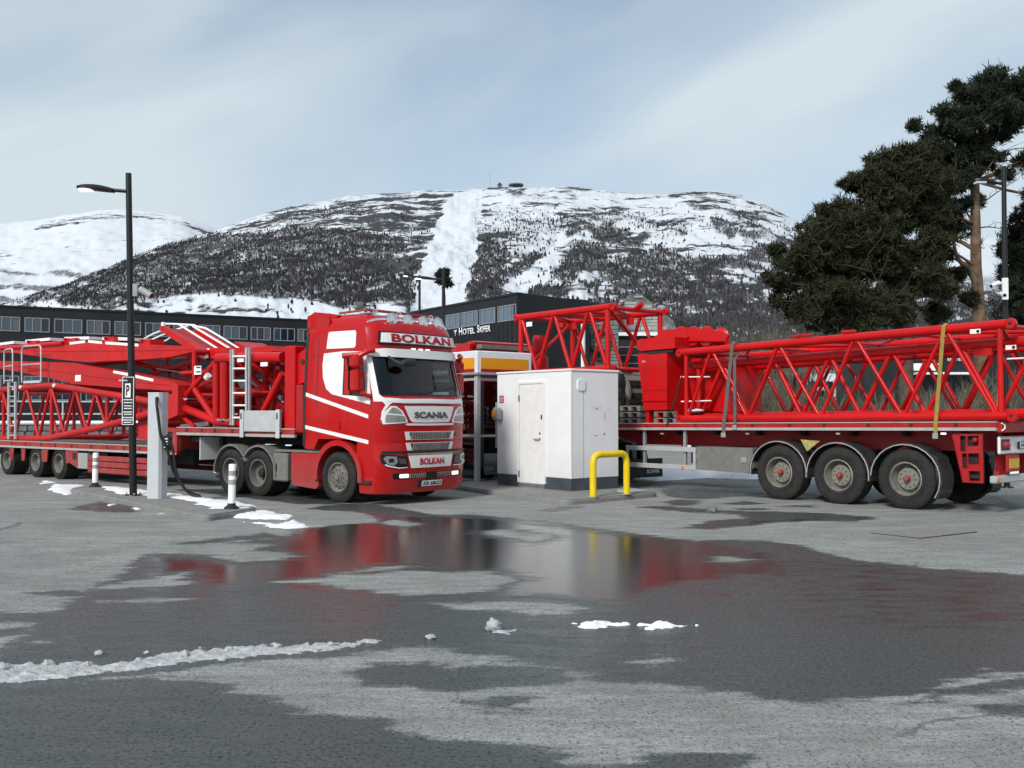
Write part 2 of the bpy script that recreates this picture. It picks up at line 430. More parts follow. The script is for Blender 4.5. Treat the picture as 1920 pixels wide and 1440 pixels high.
def lettering(s, size, mapfn, off, name, m, parent, bold=0.0, sx=1.0, spacing=1.0, thick=0.006, fit=None):
    me = text_mesh(s, size, bold, sx, spacing)
    if fit:                                    # fit = (a0, a1, b0, b1)
        xs = [v.co.x for v in me.vertices]; ys = [v.co.y for v in me.vertices]
        for v in me.vertices:
            v.co.x = fit[0] + (v.co.x - min(xs)) / (max(xs) - min(xs)) * (fit[1] - fit[0])
            v.co.y = fit[2] + (v.co.y - min(ys)) / (max(ys) - min(ys)) * (fit[3] - fit[2])
    bm = bmesh.new(); bm.from_mesh(me)
    bound = [e for e in bm.edges if len(e.link_faces) == 1]
    ret = bmesh.ops.extrude_edge_only(bm, edges=bound)
    low = {v for v in ret['geom'] if isinstance(v, bmesh.types.BMVert)}
    for v in bm.verts: v.co = Vector(mapfn(v.co.x, v.co.y, off - thick if v in low else off))
    bm.to_mesh(me); bm.free(); me.materials.clear(); me.materials.append(MATS[m])
    return link_mesh(name, me, parent)
def rounded(x0, x1, z0, z1, r, n=4):
    p = []
    for cx, cz, a0 in ((x1 - r, z1 - r, 0), (x0 + r, z1 - r, 90), (x0 + r, z0 + r, 180), (x1 - r, z0 + r, 270)):
        for k in range(n + 1):
            a = math.radians(a0 + 90 * k / n); p.append((cx + r * math.cos(a), cz + r * math.sin(a)))
    return p
def round_path(pts, r, n=5):                   # polyline with rounded corners
    pts = [Vector(p) for p in pts]; out = [pts[0]]
    for i in range(1, len(pts) - 1):
        a, b, c = pts[i - 1], pts[i], pts[i + 1]
        d1, d2 = (a - b).normalized(), (c - b).normalized()
        rr = min(r, (a - b).length * 0.49, (c - b).length * 0.49); p1, p2 = b + d1 * rr, b + d2 * rr
        for k in range(n + 1):
            t = k / n; out.append(p1 * (1 - t) ** 2 + b * 2 * t * (1 - t) + p2 * t * t)
    out.append(pts[-1]); return out
def grid_mesh(name, X, Y, Z, m, keep=None, attrs=None, smooth=True):
    """height-field sheet from 2-D arrays"""
    r, c = X.shape
    co = np.stack([X, Y, Z], -1).reshape(-1, 3)
    i = np.arange(r * c).reshape(r, c)
    q = np.stack([i[:-1, :-1], i[:-1, 1:], i[1:, 1:], i[1:, :-1]], -1).reshape(-1, 4)
    if keep is not None:
        k = keep.reshape(-1); q = q[k[q].any(1)]
        used = np.zeros(r * c, bool); used[q] = True; mp = np.cumsum(used) - 1; co = co[used]; q = mp[q]
        if attrs: attrs = {n_: a.reshape(-1)[used] for n_, a in attrs.items()}
    me = bpy.data.meshes.new(name)
    me.vertices.add(len(co)); me.vertices.foreach_set('co', co.reshape(-1).astype(np.float32))
    me.loops.add(q.size); me.loops.foreach_set('vertex_index', q.reshape(-1).astype(np.int32))
    me.polygons.add(len(q)); me.polygons.foreach_set('loop_start', np.arange(0, q.size, 4, dtype=np.int32))
    me.update(calc_edges=True); me.validate()
    for n_, a in (attrs or {}).items():
        at_ = me.attributes.new(n_, 'FLOAT', 'POINT'); at_.data.foreach_set('value', a.reshape(-1).astype(np.float32))
    if smooth: me.shade_smooth()
    me.materials.append(MATS[m] if isinstance(m, str) else m)
    o = bpy.data.objects.new(name, me); COL.objects.link(o); return o
def tri_soup(name, V, Fc, m, smooth=False):
    me = bpy.data.meshes.new(name); n = Fc.shape[1]
    me.vertices.add(len(V)); me.vertices.foreach_set('co', V.reshape(-1).astype(np.float32))
    me.loops.add(Fc.size); me.loops.foreach_set('vertex_index', Fc.reshape(-1).astype(np.int32))
    me.polygons.add(len(Fc)); me.polygons.foreach_set('loop_start', np.arange(0, Fc.size, n, dtype=np.int32))
    me.update(calc_edges=True)
    if smooth: me.shade_smooth()
    me.materials.append(MATS[m]); return me
# ------------------------------------------------------------------ ground: dry and wet asphalt in one sheet
def axis_coords(lo, hi, step, far_lo, far_hi):
    a = list(np.arange(lo, hi + 1e-6, step)); s = step; p = hi
    while p < far_hi: s *= 1.35; p += s; a.append(min(p, far_hi))
    s = step; p = lo; b = []
    while p > far_lo: s *= 1.35; p -= s; b.append(max(p, far_lo))
    return np.array(b[::-1] + a)
gx = axis_coords(-12.5, 11.5, 0.05, -1500, 1500)
gy = axis_coords(4.0, 21.0, 0.05, -600, 700)
GX, GY = np.meshgrid(gx, gy)
def gpoly(pp): return [tuple(gnd(*p)[:2]) for p in pp]
WET = [
 [(-60,1250),(0,1222),(60,1182),(110,1142),(168,1108),(235,1070),(252,1056),(285,1038),(330,1036),(400,1043),(440,1053),(520,1048),(562,1041),(535,1033),(470,1030),(520,1020),(470,1019),(420,1018),(500,1010),(545,1002),(560,990),(640,984),(712,980),(706,968),(650,955),(632,946),(700,944),(760,955),(830,966),(890,965),(960,972),(1040,980),(1130,992),(1180,1000),(1250,1008),(1300,1012),(1440,1014),(1500,1022),(1540,1035),(1600,1048),(1700,1060),(1800,1070),(1960,1084),(1960,1262),(1860,1255),(1800,1270),(1740,1285),(1700,1300),(1600,1312),(1500,1318),(1440,1312),(1380,1300),(1280,1290),(1150,1278),(1120,1262),(1000,1240),(900,1225),(840,1212),(760,1208),(700,1215),(600,1232),(400,1248),(280,1264),(-60,1300)],
 [(-200,1300),(0,1286),(200,1272),(290,1268),(440,1302),(560,1330),(700,1352),(770,1380),(840,1392),(960,1396),(1040,1412),(1100,1450),(1110,1500),(-200,1500)],
 [(665,1264),(720,1245),(800,1240),(840,1250),(930,1245),(1030,1256),(1060,1275),(1000,1282),(940,1285),(850,1291),(790,1291),(720,1281)],
 [(1080,1460),(1150,1442),(1200,1414),(1250,1406),(1330,1415),(1400,1428),(1450,1460)],
 [(1690,1316),(1760,1292),(1880,1270),(1960,1264),(1960,1284),(1860,1291),(1760,1312)],
 [(1820,1338),(1960,1318),(1960,1336),(1860,1340)],
 [(880,1315),(930,1308),(1000,1310),(960,1325),(900,1328)],
 [(1285,990),(1330,976),(1395,973),(1380,963),(1300,961),(1200,951),(1250,949),(1380,958),(1470,960),(1560,963),(1642,970),(1600,978),(1500,977),(1400,986),(1330,993)],
 [(1240,942),(1270,937),(1312,938),(1300,948),(1260,948)], [(1350,944),(1400,940),(1440,945),(1390,947)], [(1380,953),(1430,952),(1432,956),(1390,957)], [(1460,950),(1530,947),(1520,951)],
 [(36,1113),(110,1105),(150,1107),(182,1110),(140,1117)], [(318,1019),(430,1008),(500,999),(530,1006),(420,1016),(340,1020)],
 [(-60,1150),(90,1147),(140,1150),(90,1166),(-60,1166)], [(-60,1182),(70,1172),(40,1190),(-60,1205)],
 [(130,955),(190,940),(230,945),(290,950),(240,962),(190,960)], [(0,905),(60,900),(120,904),(60,909),(10,910)],
 [(1010,958),(1050,950),(1090,950),(1030,960)], [(1245,915),(1300,903),(1430,903),(1520,915),(1700,928),(1860,930),(1900,945),(1700,945),(1540,938),(1400,930),(1300,936),(1250,930)], [(300,905),(480,912),(620,930),(640,946),(560,945),(430,930),(330,918)], [(570,955),(640,945),(720,947),(650,958)],  # patch under the left truck: damp, with the truck's shade put into its tone
]
DRY = [
 [(515,1090),(640,1078),(800,1070),(920,1072),(970,1085),(930,1098),(905,1110),(840,1115),(770,1118),(680,1105),(600,1098)],
 [(803,1132),(960,1127),(1040,1130),(1094,1140),(1060,1150),(1000,1152),(930,1145)],
 [(905,998),(940,992),(990,995),(1062,1008),(1000,1018),(960,1010)], [(712,981),(740,975),(802,982),(770,988)],
 [(1323,1046),(1360,1043),(1398,1050),(1385,1055),(1340,1053)],
 [(180,1103),(235,1090),(300,1080),(352,1072),(330,1088),(372,1095),(320,1102),(210,1106)], [(180,1126),(300,1117),(372,1120),(300,1128),(200,1129)],
 [(622,1076),(700,1062),(792,1062),(740,1069)], [(33,1203),(110,1199),(82,1209)],
 [(1180,1240),(1230,1225),(1260,1232),(1220,1250)],
]
WET = [gpoly(p) for p in WET]; DRY = [gpoly(p) for p in DRY]
DEEP = [gpoly(p) for p in [
 [(560,992),(720,968),(900,970),(1180,1003),(1330,1015),(1450,1040),(1500,1075),(1300,1095),(1180,1130),(1000,1120),(850,1120),(640,1110),(420,1100),(250,1090),(300,1040),(450,1056)],
 [(1300,988),(1400,975),(1600,970),(1500,976)],
]]
STREAK = [gpoly(p) for p in [[(1150,1060),(1450,1045),(1700,1072),(1960,1100),(1960,1185),(1700,1175),(1400,1160),(1150,1150)], [(250,1070),(560,1060),(760,1120),(720,1170),(480,1150),(250,1140)]]]
near = (np.abs(GX) < 14) & (GY > 3.5) & (GY < 23)
nx_, ny_ = GX[near], GY[near]
wx = nx_ + 0.22 * (fbm(nx_ * 1.7 + 40, ny_ * 1.7 + 11, 4) - 0.5); wy = ny_ + 0.30 * (fbm(nx_ * 1.7 + 90, ny_ * 1.7 + 71, 4) - 0.5)
sd = np.full(nx_.shape, -2.0)
def bbox_sd(poly, pad=2.5):
    P = np.array(poly); k = (wx > P[:, 0].min() - pad) & (wx < P[:, 0].max() + pad) & (wy > P[:, 1].min() - pad) & (wy < P[:, 1].max() + pad)
    r = np.full(wx.shape, -2.0); r[k] = sdist(wx[k], wy[k], poly); return np.clip(r, -2, 2)
for p in WET[:1]: sd = np.maximum(sd, bbox_sd(p))
for p in DRY: sd = np.minimum(sd, -bbox_sd(p))
for p in WET[1:]: sd = np.maximum(sd, bbox_sd(p))
dp = np.full(nx_.shape, -2.0)
for p in DEEP: dp = np.maximum(dp, bbox_sd(p))
for p in STREAK: dp = np.maximum(dp, np.minimum(bbox_sd(p), 0.0))
WETD = np.full(GX.shape, -2.0); WETD[near] = sd
DEEPD = np.full(GX.shape, -2.0); DEEPD[near] = np.minimum(dp, sd)
# the lot dips a few centimetres where the water stands and is bumpy elsewhere
GZ = 0.02 * (fbm(GX * 0.25 + 5, GY * 0.25 + 3, 3) - 0.5) * (np.abs(GX) < 40) * (np.abs(GY) < 60)
GZ = GZ * np.clip(-WETD * 2, 0, 1)
GZ = np.where((GY > 60) | (np.abs(GX) > 60), GZ - 0.0, GZ)

def asphalt():
    m = bpy.data.materials.new('asphalt'); m.use_nodes = True
    N, L = m.node_tree.nodes, m.node_tree.links; b = N['Principled BSDF']
    geo = N.new('ShaderNodeNewGeometry')
    def noise(scale, detail=4, rough=0.55, sc=None):
        n = N.new('ShaderNodeTexNoise'); n.inputs['Scale'].default_value = scale; n.inputs['Detail'].default_value = detail; n.inputs['Roughness'].default_value = rough
        if sc:
            mp = N.new('ShaderNodeMapping'); mp.inputs['Scale'].default_value = sc; L.new(geo.outputs['Position'], mp.inputs[0]); L.new(mp.outputs[0], n.inputs['Vector'])
        else: L.new(geo.outputs['Position'], n.inputs['Vector'])
        return n.outputs['Fac']
    def math_(op, a, b_=None, clamp=False):
        n = N.new('ShaderNodeMath'); n.operation = op; n.use_clamp = clamp
        for i, x in enumerate((a, b_)):
            if x is None: continue
            if isinstance(x, (int, float)): n.inputs[i].default_value = x
            else: L.new(x, n.inputs[i])
        return n.outputs[0]
    def rng(x, a, c, d, e):
        n = N.new('ShaderNodeMapRange'); n.interpolation_type = 'SMOOTHSTEP'; L.new(x, n.inputs[0])
        for i, q in enumerate((a, c, d, e)): n.inputs[i + 1].default_value = q
        return n.outputs[0]
    def mix(f, a, c):
        n = N.new('ShaderNodeMixRGB'); L.new(f, n.inputs[0]) if not isinstance(f, float) else setattr(n.inputs[0], 'default_value', f)
        for i, q in ((1, a), (2, c)):
            if isinstance(q, tuple): n.inputs[i].default_value = (*q, 1)
            else: L.new(q, n.inputs[i])
        return n.outputs[0]
    wa = N.new('ShaderNodeAttribute'); wa.attribute_name = 'wet'
    da = N.new('ShaderNodeAttribute'); da.attribute_name = 'deep'
    n_edge = noise(9, 5, 0.6); n_grain = noise(48, 3, 0.75); n_fine = noise(120, 2, 0.7); n_big = noise(0.55, 5, 0.6); n_mid = noise(3.0, 5, 0.6, (0.6, 2.2, 1))
    vor = N.new('ShaderNodeTexVoronoi'); vor.inputs['Scale'].default_value = 62; L.new(geo.outputs['Position'], vor.inputs['Vector'])
    w = math_('ADD', wa.outputs['Fac'], math_('MULTIPLY', math_('SUBTRACT', n_edge, 0.5), 0.26))
    w = math_('ADD', w, math_('MULTIPLY', math_('SUBTRACT', n_grain, 0.5), 0.30))
    w = math_('ADD', w, math_('MULTIPLY', math_('SUBTRACT', n_mid, 0.5), 0.55))
    wet = rng(w, -0.035, 0.045, 0, 1)
    halo = rng(w, -0.10, 0.0, 0, 1)               # damp edge: dark, not shiny
    deep = rng(math_('ADD', da.outputs['Fac'], math_('MULTIPLY', math_('SUBTRACT', n_mid, 0.5), 1.0)), -0.15, 0.35, 0, 1)
    # dry colour: dusty grey with stone chips and dark pits
    n_pit = noise(38, 4, 0.8); n_chip = noise(100, 2, 0.7); n_lum = noise(16, 5, 0.75)
    dry = mix(rng(n_big, 0.3, 0.7, 0, 1), (0.29, 0.299, 0.288), (0.385, 0.395, 0.377))
    dry = mix(rng(n_mid, 0.38, 0.62, 0.0, 0.7), dry, (0.205, 0.208, 0.200))
    dry = mix(rng(noise(0.23, 6, 0.65), 0.48, 0.66, 0.0, 0.5), dry, (0.17, 0.172, 0.166))
    n_worn = noise(1.1, 6, 0.7, (0.35, 1.6, 1))
    dry = mix(rng(n_worn, 0.50, 0.68, 0.0, 0.55), dry, (0.47, 0.478, 0.46))
    dry = mix(rng(n_lum, 0.36, 0.60, 0.55, 0.0), dry, (0.16, 0.165, 0.16))
    dry = mix(rng(n_pit, 0.38, 0.47, 0.95, 0.0), dry, (0.050, 0.053, 0.053))
    dry = mix(rng(n_chip, 0.55, 0.68, 0.0, 0.65), dry, (0.50, 0.505, 0.485))
    cv = N.new('ShaderNodeTexVoronoi'); cv.feature = 'DISTANCE_TO_EDGE'; cv.inputs['Scale'].default_value = 0.42     # hairline cracks
    cd = N.new('ShaderNodeVectorMath'); cd.operation = 'MULTIPLY_ADD'
    cn = N.new('ShaderNodeTexNoise'); cn.inputs['Scale'].default_value = 1.6; cn.inputs['Detail'].default_value = 5; L.new(geo.outputs['Position'], cn.inputs['Vector'])
    L.new(cn.outputs['Color'], cd.inputs[0]); cd.inputs[1].default_value = (0.5, 0.5, 0); L.new(geo.outputs['Position'], cd.inputs[2]); L.new(cd.outputs[0], cv.inputs['Vector'])
    crack = math_('MULTIPLY', rng(cv.outputs['Distance'], 0.001, 0.0045, 1, 0), rng(n_big, 0.50, 0.60, 0, 0.55))
    dry = mix(crack, dry, (0.06, 0.062, 0.062))
    wetc = mix(rng(n_pit, 0.36, 0.54, 0, 1), (0.007, 0.0086, 0.0084), (0.070, 0.0835, 0.0815))
    wetc = mix(rng(n_chip, 0.56, 0.70, 0.0, 0.6), wetc, (0.17, 0.19, 0.186))
    col = mix(math_('MULTIPLY', halo, 0.5), dry, wetc)
    wetc = mix(math_('MULTIPLY', deep, 0.8), wetc, (0.024, 0.028, 0.028))
    col = mix(wet, col, wetc)
    L.new(col, b.inputs['Base Color'])
    film = rng(math_('ADD', n_mid, math_('MULTIPLY', n_edge, 0.4)), 0.50, 0.85, 0.42, 0.24)
    film = math_('ADD', film, rng(n_pit, 0.44, 0.34, 0.0, 0.30))
    wr = N.new('ShaderNodeMix'); wr.data_type = 'FLOAT'; L.new(deep, wr.inputs[0]); L.new(film, wr.inputs[2]); wr.inputs[3].default_value = 0.10
    rr = N.new('ShaderNodeMix'); rr.data_type = 'FLOAT'; L.new(wet, rr.inputs[0]); rr.inputs[2].default_value = 0.9; L.new(wr.outputs[0], rr.inputs[3])
    L.new(rr.outputs[0], b.inputs['Roughness'])
    b.inputs['IOR'].default_value = 1.33
    sp = N.new('ShaderNodeMix'); sp.data_type = 'FLOAT'; L.new(math_('MULTIPLY', wet, deep), sp.inputs[0]); sp.inputs[2].default_value = 0.28; sp.inputs[3].default_value = 0.38
    L.new(sp.outputs[0], b.inputs['Specular IOR Level'])
    h = math_('ADD', math_('MULTIPLY', n_pit, 0.9), math_('MULTIPLY', n_chip, 0.3))
    bs = N.new('ShaderNodeMix'); bs.data_type = 'FLOAT'; L.new(wet, bs.inputs[0]); bs.inputs[2].default_value = 0.75
    bw = N.new('ShaderNodeMix'); bw.data_type = 'FLOAT'; L.new(deep, bw.inputs[0]); bw.inputs[2].default_value = 0.30; bw.inputs[3].default_value = 0.085
    L.new(bw.outputs[0], bs.inputs[3])
    bp = N.new('ShaderNodeBump'); bp.inputs['Distance'].default_value = 0.012; L.new(bs.outputs[0], bp.inputs['Strength']); L.new(h, bp.inputs['Height'])
    L.new(bp.outputs[0], b.inputs['Normal'])
    return m
ground = grid_mesh('ground', GX, GY, GZ, asphalt(), attrs={'wet': WETD, 'deep': DEEPD})
tag(ground, kind='structure')

# ------------------------------------------------------------------ mountains
def interp(px, pts):
    p = np.array(pts, float); return np.interp(px, p[:, 0], p[:, 1])
RIDGE = [(-700,640),(-300,612),(-60,585),(60,552),(100,540),(150,521),(200,498),(240,482),(290,462),(330,450),(380,438),(400,432),(450,412),(500,397),(545,384),(600,375),(650,365),(700,362),(760,358),(800,353),(860,355),(905,349),(960,347),(1000,349),(1060,347),(1120,352),(1180,360),(1240,362),(1290,357),(1340,355),(1390,363),(1430,378),(1470,398),(1500,415),(1560,448),(1640,480),(1740,512),(1830,535),(1920,560),(2100,590),(2600,640)]
def smooth1(a, k):
    w = np.hanning(2 * k + 3)[1:-1]; w /= w.sum(); return np.convolve(np.pad(a, k, mode='edge'), w, 'valid')
def in_poly(px, py, poly, soft): return sstep(-soft, soft, sdist(px, py, poly))
class Hill:
    def __init__(self, cols, rows, y0, y1, ridge, base, prof, amp, seed):
        self.c = np.linspace(cols[0], cols[1], cols[2]); self.t = np.linspace(0, 1.12, rows)
        C, T = np.meshgrid(self.c, self.t)
        rd = smooth1(interp(self.c, ridge), 3) + 3.0 * (fbm(self.c * 0.03 + seed, self.c * 0 + seed, 4) - 0.5) + 2.2 * (fbm(self.c * 0.15 + seed, self.c * 0 + 3, 3) - 0.5)
        Y = y0 + (y1 - y0) * np.clip(T, 0, 1.0) ** 1.25 + np.clip(T - 1, 0, 1) * (y1 - y0) * 2.0
        g = prof(np.clip(T, 0, 1))
        PY = base + (rd[None, :] - base) * g
        Z = CAM_H + (776 - PY) / F_PX * Y
        X = (C - 960) / F_PX * Y
        n = (fbm(C * 0.012 + seed, T * 9 + seed, 5) - 0.5) * amp * np.clip(T * 3, 0, 1) * np.clip((1 - T) * 6, 0, 1)
        n2 = (fbm(C * 0.06 + seed, T * 40 + seed, 4) - 0.5) * amp * 0.30 * np.clip(T * 3, 0, 1) * np.clip((1 - T) * 10, 0.15, 1)
        Z = Z + n + n2 - np.clip(T - 1, 0, 1) * (y1 * 0.9)
        k = np.linspace(0, 1, 14)[:-1][:, None]           # the foot runs down to the valley floor
        fy = 105 + (y0 - 105) * k + 0 * Y[:1]; fz = -1.0 + (Z[:1] + 1.0) * k ** 1.5
        X = np.vstack([(C[:1] - 960) / F_PX * fy, X]); Y = np.vstack([fy, Y]); Z = np.vstack([fz, Z]); C = np.vstack([np.repeat(C[:1], 13, 0), C])
        self.X, self.Y, self.Z, self.C = X, Y, Z, C
        self.PY = 776 - (Z - CAM_H) / Y * F_PX
def terrain_mat(name, snow=(0.60, 0.635, 0.68), rockc=(0.045, 0.047, 0.052), scale=1.0):
    m = bpy.data.materials.new(name); m.use_nodes = True
    N, L = m.node_tree.nodes, m.node_tree.links; b = N['Principled BSDF']; b.inputs['Roughness'].default_value = 0.85; b.inputs['Specular IOR Level'].default_value = 0.2
    geo = N.new('ShaderNodeNewGeometry')
    def noise(sc, detail, rough):
        mp = N.new('ShaderNodeMapping'); mp.inputs['Scale'].default_value = sc; L.new(geo.outputs['Position'], mp.inputs[0])
        n = N.new('ShaderNodeTexNoise'); n.inputs['Scale'].default_value = 1; n.inputs['Detail'].default_value = detail; n.inputs['Roughness'].default_value = rough
        n.inputs['Distortion'].default_value = 0.6
        L.new(mp.outputs[0], n.inputs['Vector']); return n.outputs['Fac']
    def math_(op, a, b_, clamp=False):
        n = N.new('ShaderNodeMath'); n.operation = op; n.use_clamp = clamp
        for i, x in enumerate((a, b_)):
            if isinstance(x, (int, float)): n.inputs[i].default_value = x
            else: L.new(x, n.inputs[i])
        return n.outputs[0]
    def rng(x, a, c, d, e):
        n = N.new('ShaderNodeMapRange'); n.interpolation_type = 'SMOOTHSTEP'; L.new(x, n.inputs[0])
        for i, q in enumerate((a, c, d, e)): n.inputs[i + 1].default_value = q
        return n.outputs[0]
    s = scale
    ra = N.new('ShaderNodeAttribute'); ra.attribute_name = 'rock'; fa = N.new('ShaderNodeAttribute'); fa.attribute_name = 'forest'
    st = noise((0.007 / s, 0.007 / s, 0.045 / s), 7, 0.62); fine = noise((0.05 / s, 0.02 / s, 0.16 / s), 5, 0.65); spk = noise((0.16 / s, 0.06 / s, 0.22 / s), 3, 0.6)
    v = math_('ADD', math_('MULTIPLY', st, 0.62), math_('MULTIPLY', fine, 0.38))
    v = math_('ADD', v, math_('MULTIPLY', math_('SUBTRACT', ra.outputs['Fac'], 0.5), 0.36))
    rock = rng(v, 0.50, 0.56, 0, 1)
    brush = math_('MULTIPLY', rng(fa.outputs['Fac'], 0.1, 0.75, 0.0, 1.0), rng(spk, 0.32, 0.50, 0.0, 1.0))
    brush = math_('MULTIPLY', brush, 0.92)
    mx = N.new('ShaderNodeMixRGB'); L.new(rock, mx.inputs[0]); mx.inputs[1].default_value = (*snow, 1); mx.inputs[2].default_value = (*rockc, 1)
    m2 = N.new('ShaderNodeMixRGB'); L.new(brush, m2.inputs[0]); L.new(mx.outputs[0], m2.inputs[1]); m2.inputs[2].default_value = (0.062, 0.062, 0.068, 1)
    L.new(m2.outputs[0], b.inputs['Base Color'])
    bp = N.new('ShaderNodeBump'); bp.inputs['Strength'].default_value = 0.6; bp.inputs['Distance'].default_value = 6 * s; L.new(v, bp.inputs['Height']); L.new(bp.outputs[0], b.inputs['Normal'])
    return m
main = Hill((-420, 2340, 900), 230, 640, 2300, RIDGE, 662, lambda t: 0.30 * t + 0.70 * (1 - (1 - t) ** 1.6), 34, 3.3)
C_, P_ = main.C, main.PY
jx = C_ + 26 * (fbm(C_ * 0.03, P_ * 0.06, 4) - 0.5) * 2; jy = P_ + 12 * (fbm(C_ * 0.03 + 50, P_ * 0.06 + 9, 4) - 0.5) * 2
SLOPE = [(765,600),(775,540),(795,480),(820,420),(835,385),(850,362),(892,358),(898,400),(896,450),(884,500),(866,560),(850,600)]
forest = np.zeros(C_.shape)
for poly, d in [
  ([(-100,620),(60,556),(150,522),(240,485),(330,452),(400,436),(430,440),(500,425),(600,422),(690,428),(760,455),(790,500),(775,590),(640,590),(560,568),(470,560),(380,552),(280,560),(200,575),(60,600)], 0.95),
  ([(870,600),(890,520),(900,470),(925,452),(960,470),(1000,478),(1040,440),(1080,425),(1130,418),(1180,425),(1230,460),(1300,480),(1360,488),(1420,470),(1480,440),(1560,455),(1700,500),(1900,560),(2100,600),(2100,700),(1200,700),(1000,640)], 0.92),
  ([(860,600),(890,520),(905,455),(935,455),(945,520),(925,600)], 1.0),
  ([(1280,440),(1330,405),(1400,410),(1440,440),(1400,460),(1320,460)], 0.7),
  ([(500,425),(560,395),(640,385),(760,400),(800,420),(790,470),(700,440)], 0.35),
  ([(900,420),(1000,400),(1180,395),(1300,390),(1400,400),(1480,430),(1400,470),(1200,440),(1000,470),(910,460)], 0.30),
  ]:
    forest = np.maximum(forest, d * in_poly(jx, jy, poly, 8))
forest *= sstep(0.36, 0.54, fbm(C_ * 0.02 + 31, P_ * 0.045 + 7, 5, 0.6) + 0.14 * (forest > 0.8) * (C_ < 800) + 0.05 * (C_ >= 800) + 0.10 * sstep(560, 620, P_))
forest = np.maximum(forest, 0.97 * in_poly(C_ + 0.4 * (jx - C_), P_ + 0.4 * (jy - P_), [(858,620),(884,525),(898,462),(912,448),(928,460),(936,500),(952,530),(930,620)], 5))
clear = np.zeros(C_.shape)
for poly in [SLOPE, [(925,600),(935,540),(985,505),(1030,480),(1045,430),(1062,430),(1060,480),(1040,520),(990,545),(975,600)],
             [(270,590),(300,562),(380,550),(470,556),(560,562),(640,578),(760,566),(770,640),(270,640)],
             [(-100,640),(-60,590),(40,575),(95,560),(110,575),(200,580),(270,600),(260,640)],
             [(1478,550),(1500,528),(1530,508),(1556,520),(1560,540),(1530,556)], [(1340,470),(1380,440),(1420,445),(1400,475)],
             [(1290,420),(1330,400),(1360,470),(1300,480)]]:
    clear = np.maximum(clear, in_poly(C_ + 0.5 * (jx - C_), P_ + 0.5 * (jy - P_), poly, 4))
forest *= 1 - 0.96 * clear
rockd = 0.40 + 0.22 * sstep(0.40, 0.60, fbm(C_ * 0.012 + 3, P_ * 0.05 + 8, 4))
for poly, d in [([(560,400),(650,362),(760,356),(850,372),(835,420),(800,440),(640,440),(560,430)], 0.56), ([(640,400),(760,390),(840,400),(840,425),(760,440),(690,430)], 0.72),
                ([(900,345),(1000,345),(990,362),(910,362)], 0.72), ([(1240,352),(1380,352),(1480,410),(1460,400),(1380,372),(1250,372)], 0.62), ([(950,400),(1100,385),(1100,425),(980,430)], 0.56),
                ([(330,450),(450,412),(560,385),(600,400),(480,440),(340,470)], 0.52), ([(600,440),(760,430),(760,500),(600,500)], 0.50), ([(270,590),(500,560),(760,566),(770,640),(270,640)], 0.36)]:
    rockd = np.maximum(rockd, d * in_poly(jx, jy, poly, 10))
on_slope = in_poly(C_ + 0.45 * (jx - C_), P_ + 0.45 * (jy - P_), SLOPE, 7)
rockd = rockd * (1 - on_slope) + 0.0 * on_slope
rockd -= 0.06 * clear
mountain = grid_mesh('mountain', main.X, main.Y, main.Z, terrain_mat('mountain_ground'), attrs={'rock': rockd, 'forest': forest})
tag(mountain, kind='structure')
FAR_L = [(-900,470),(-300,440),(-60,418),(0,416),(60,411),(120,400),(180,391),(230,389),(300,397),(345,403),(395,424),(450,450),(560,500),(800,560)]
fl = Hill((-800, 760, 260), 90, 2700, 6500, FAR_L, 600, lambda t: 0.35 * t + 0.65 * (1 - (1 - t) ** 1.5), 60, 8.1)
fr_ = 0.22 + 0.30 * sstep(12, 2, np.abs(fl.PY - interp(fl.C, FAR_L) - 14)) * (fl.C > 60) + 0.12 * sstep(25, 5, np.abs(fl.PY - 470 + 0.08 * fl.C))
ff = sstep(0.50, 0.62, fbm(fl.C * 0.012 + 4, fl.PY * 0.08, 4)) * sstep(495, 515, fl.PY) * sstep(20, 60, fl.C + 60)
o = grid_mesh('far_mountain', fl.X, fl.Y, fl.Z, terrain_mat('far_mountain_ground', snow=(0.62, 0.655, 0.70), scale=2.0), attrs={'rock': fr_, 'forest': ff}); tag(o, kind='structure')
FAR_R = [(1300,600),(1500,530),(1640,470),(1740,436),(1800,432),(1850,440),(1920,452),(2100,440),(2400,470),(2800,560)]
fr2 = Hill((1250, 2900, 200), 60, 2700, 5600, FAR_R, 600, lambda t: 0.35 * t + 0.65 * (1 - (1 - t) ** 1.5), 60, 5.7)
o = grid_mesh('far_mountain', fr2.X, fr2.Y, fr2.Z, MATS.get('x') or terrain_mat('far_ridge_ground', scale=2.0), attrs={'rock': 0.30 + 0 * fr2.C, 'forest': 0.5 * sstep(500, 530, fr2.PY)}); tag(o, kind='structure')

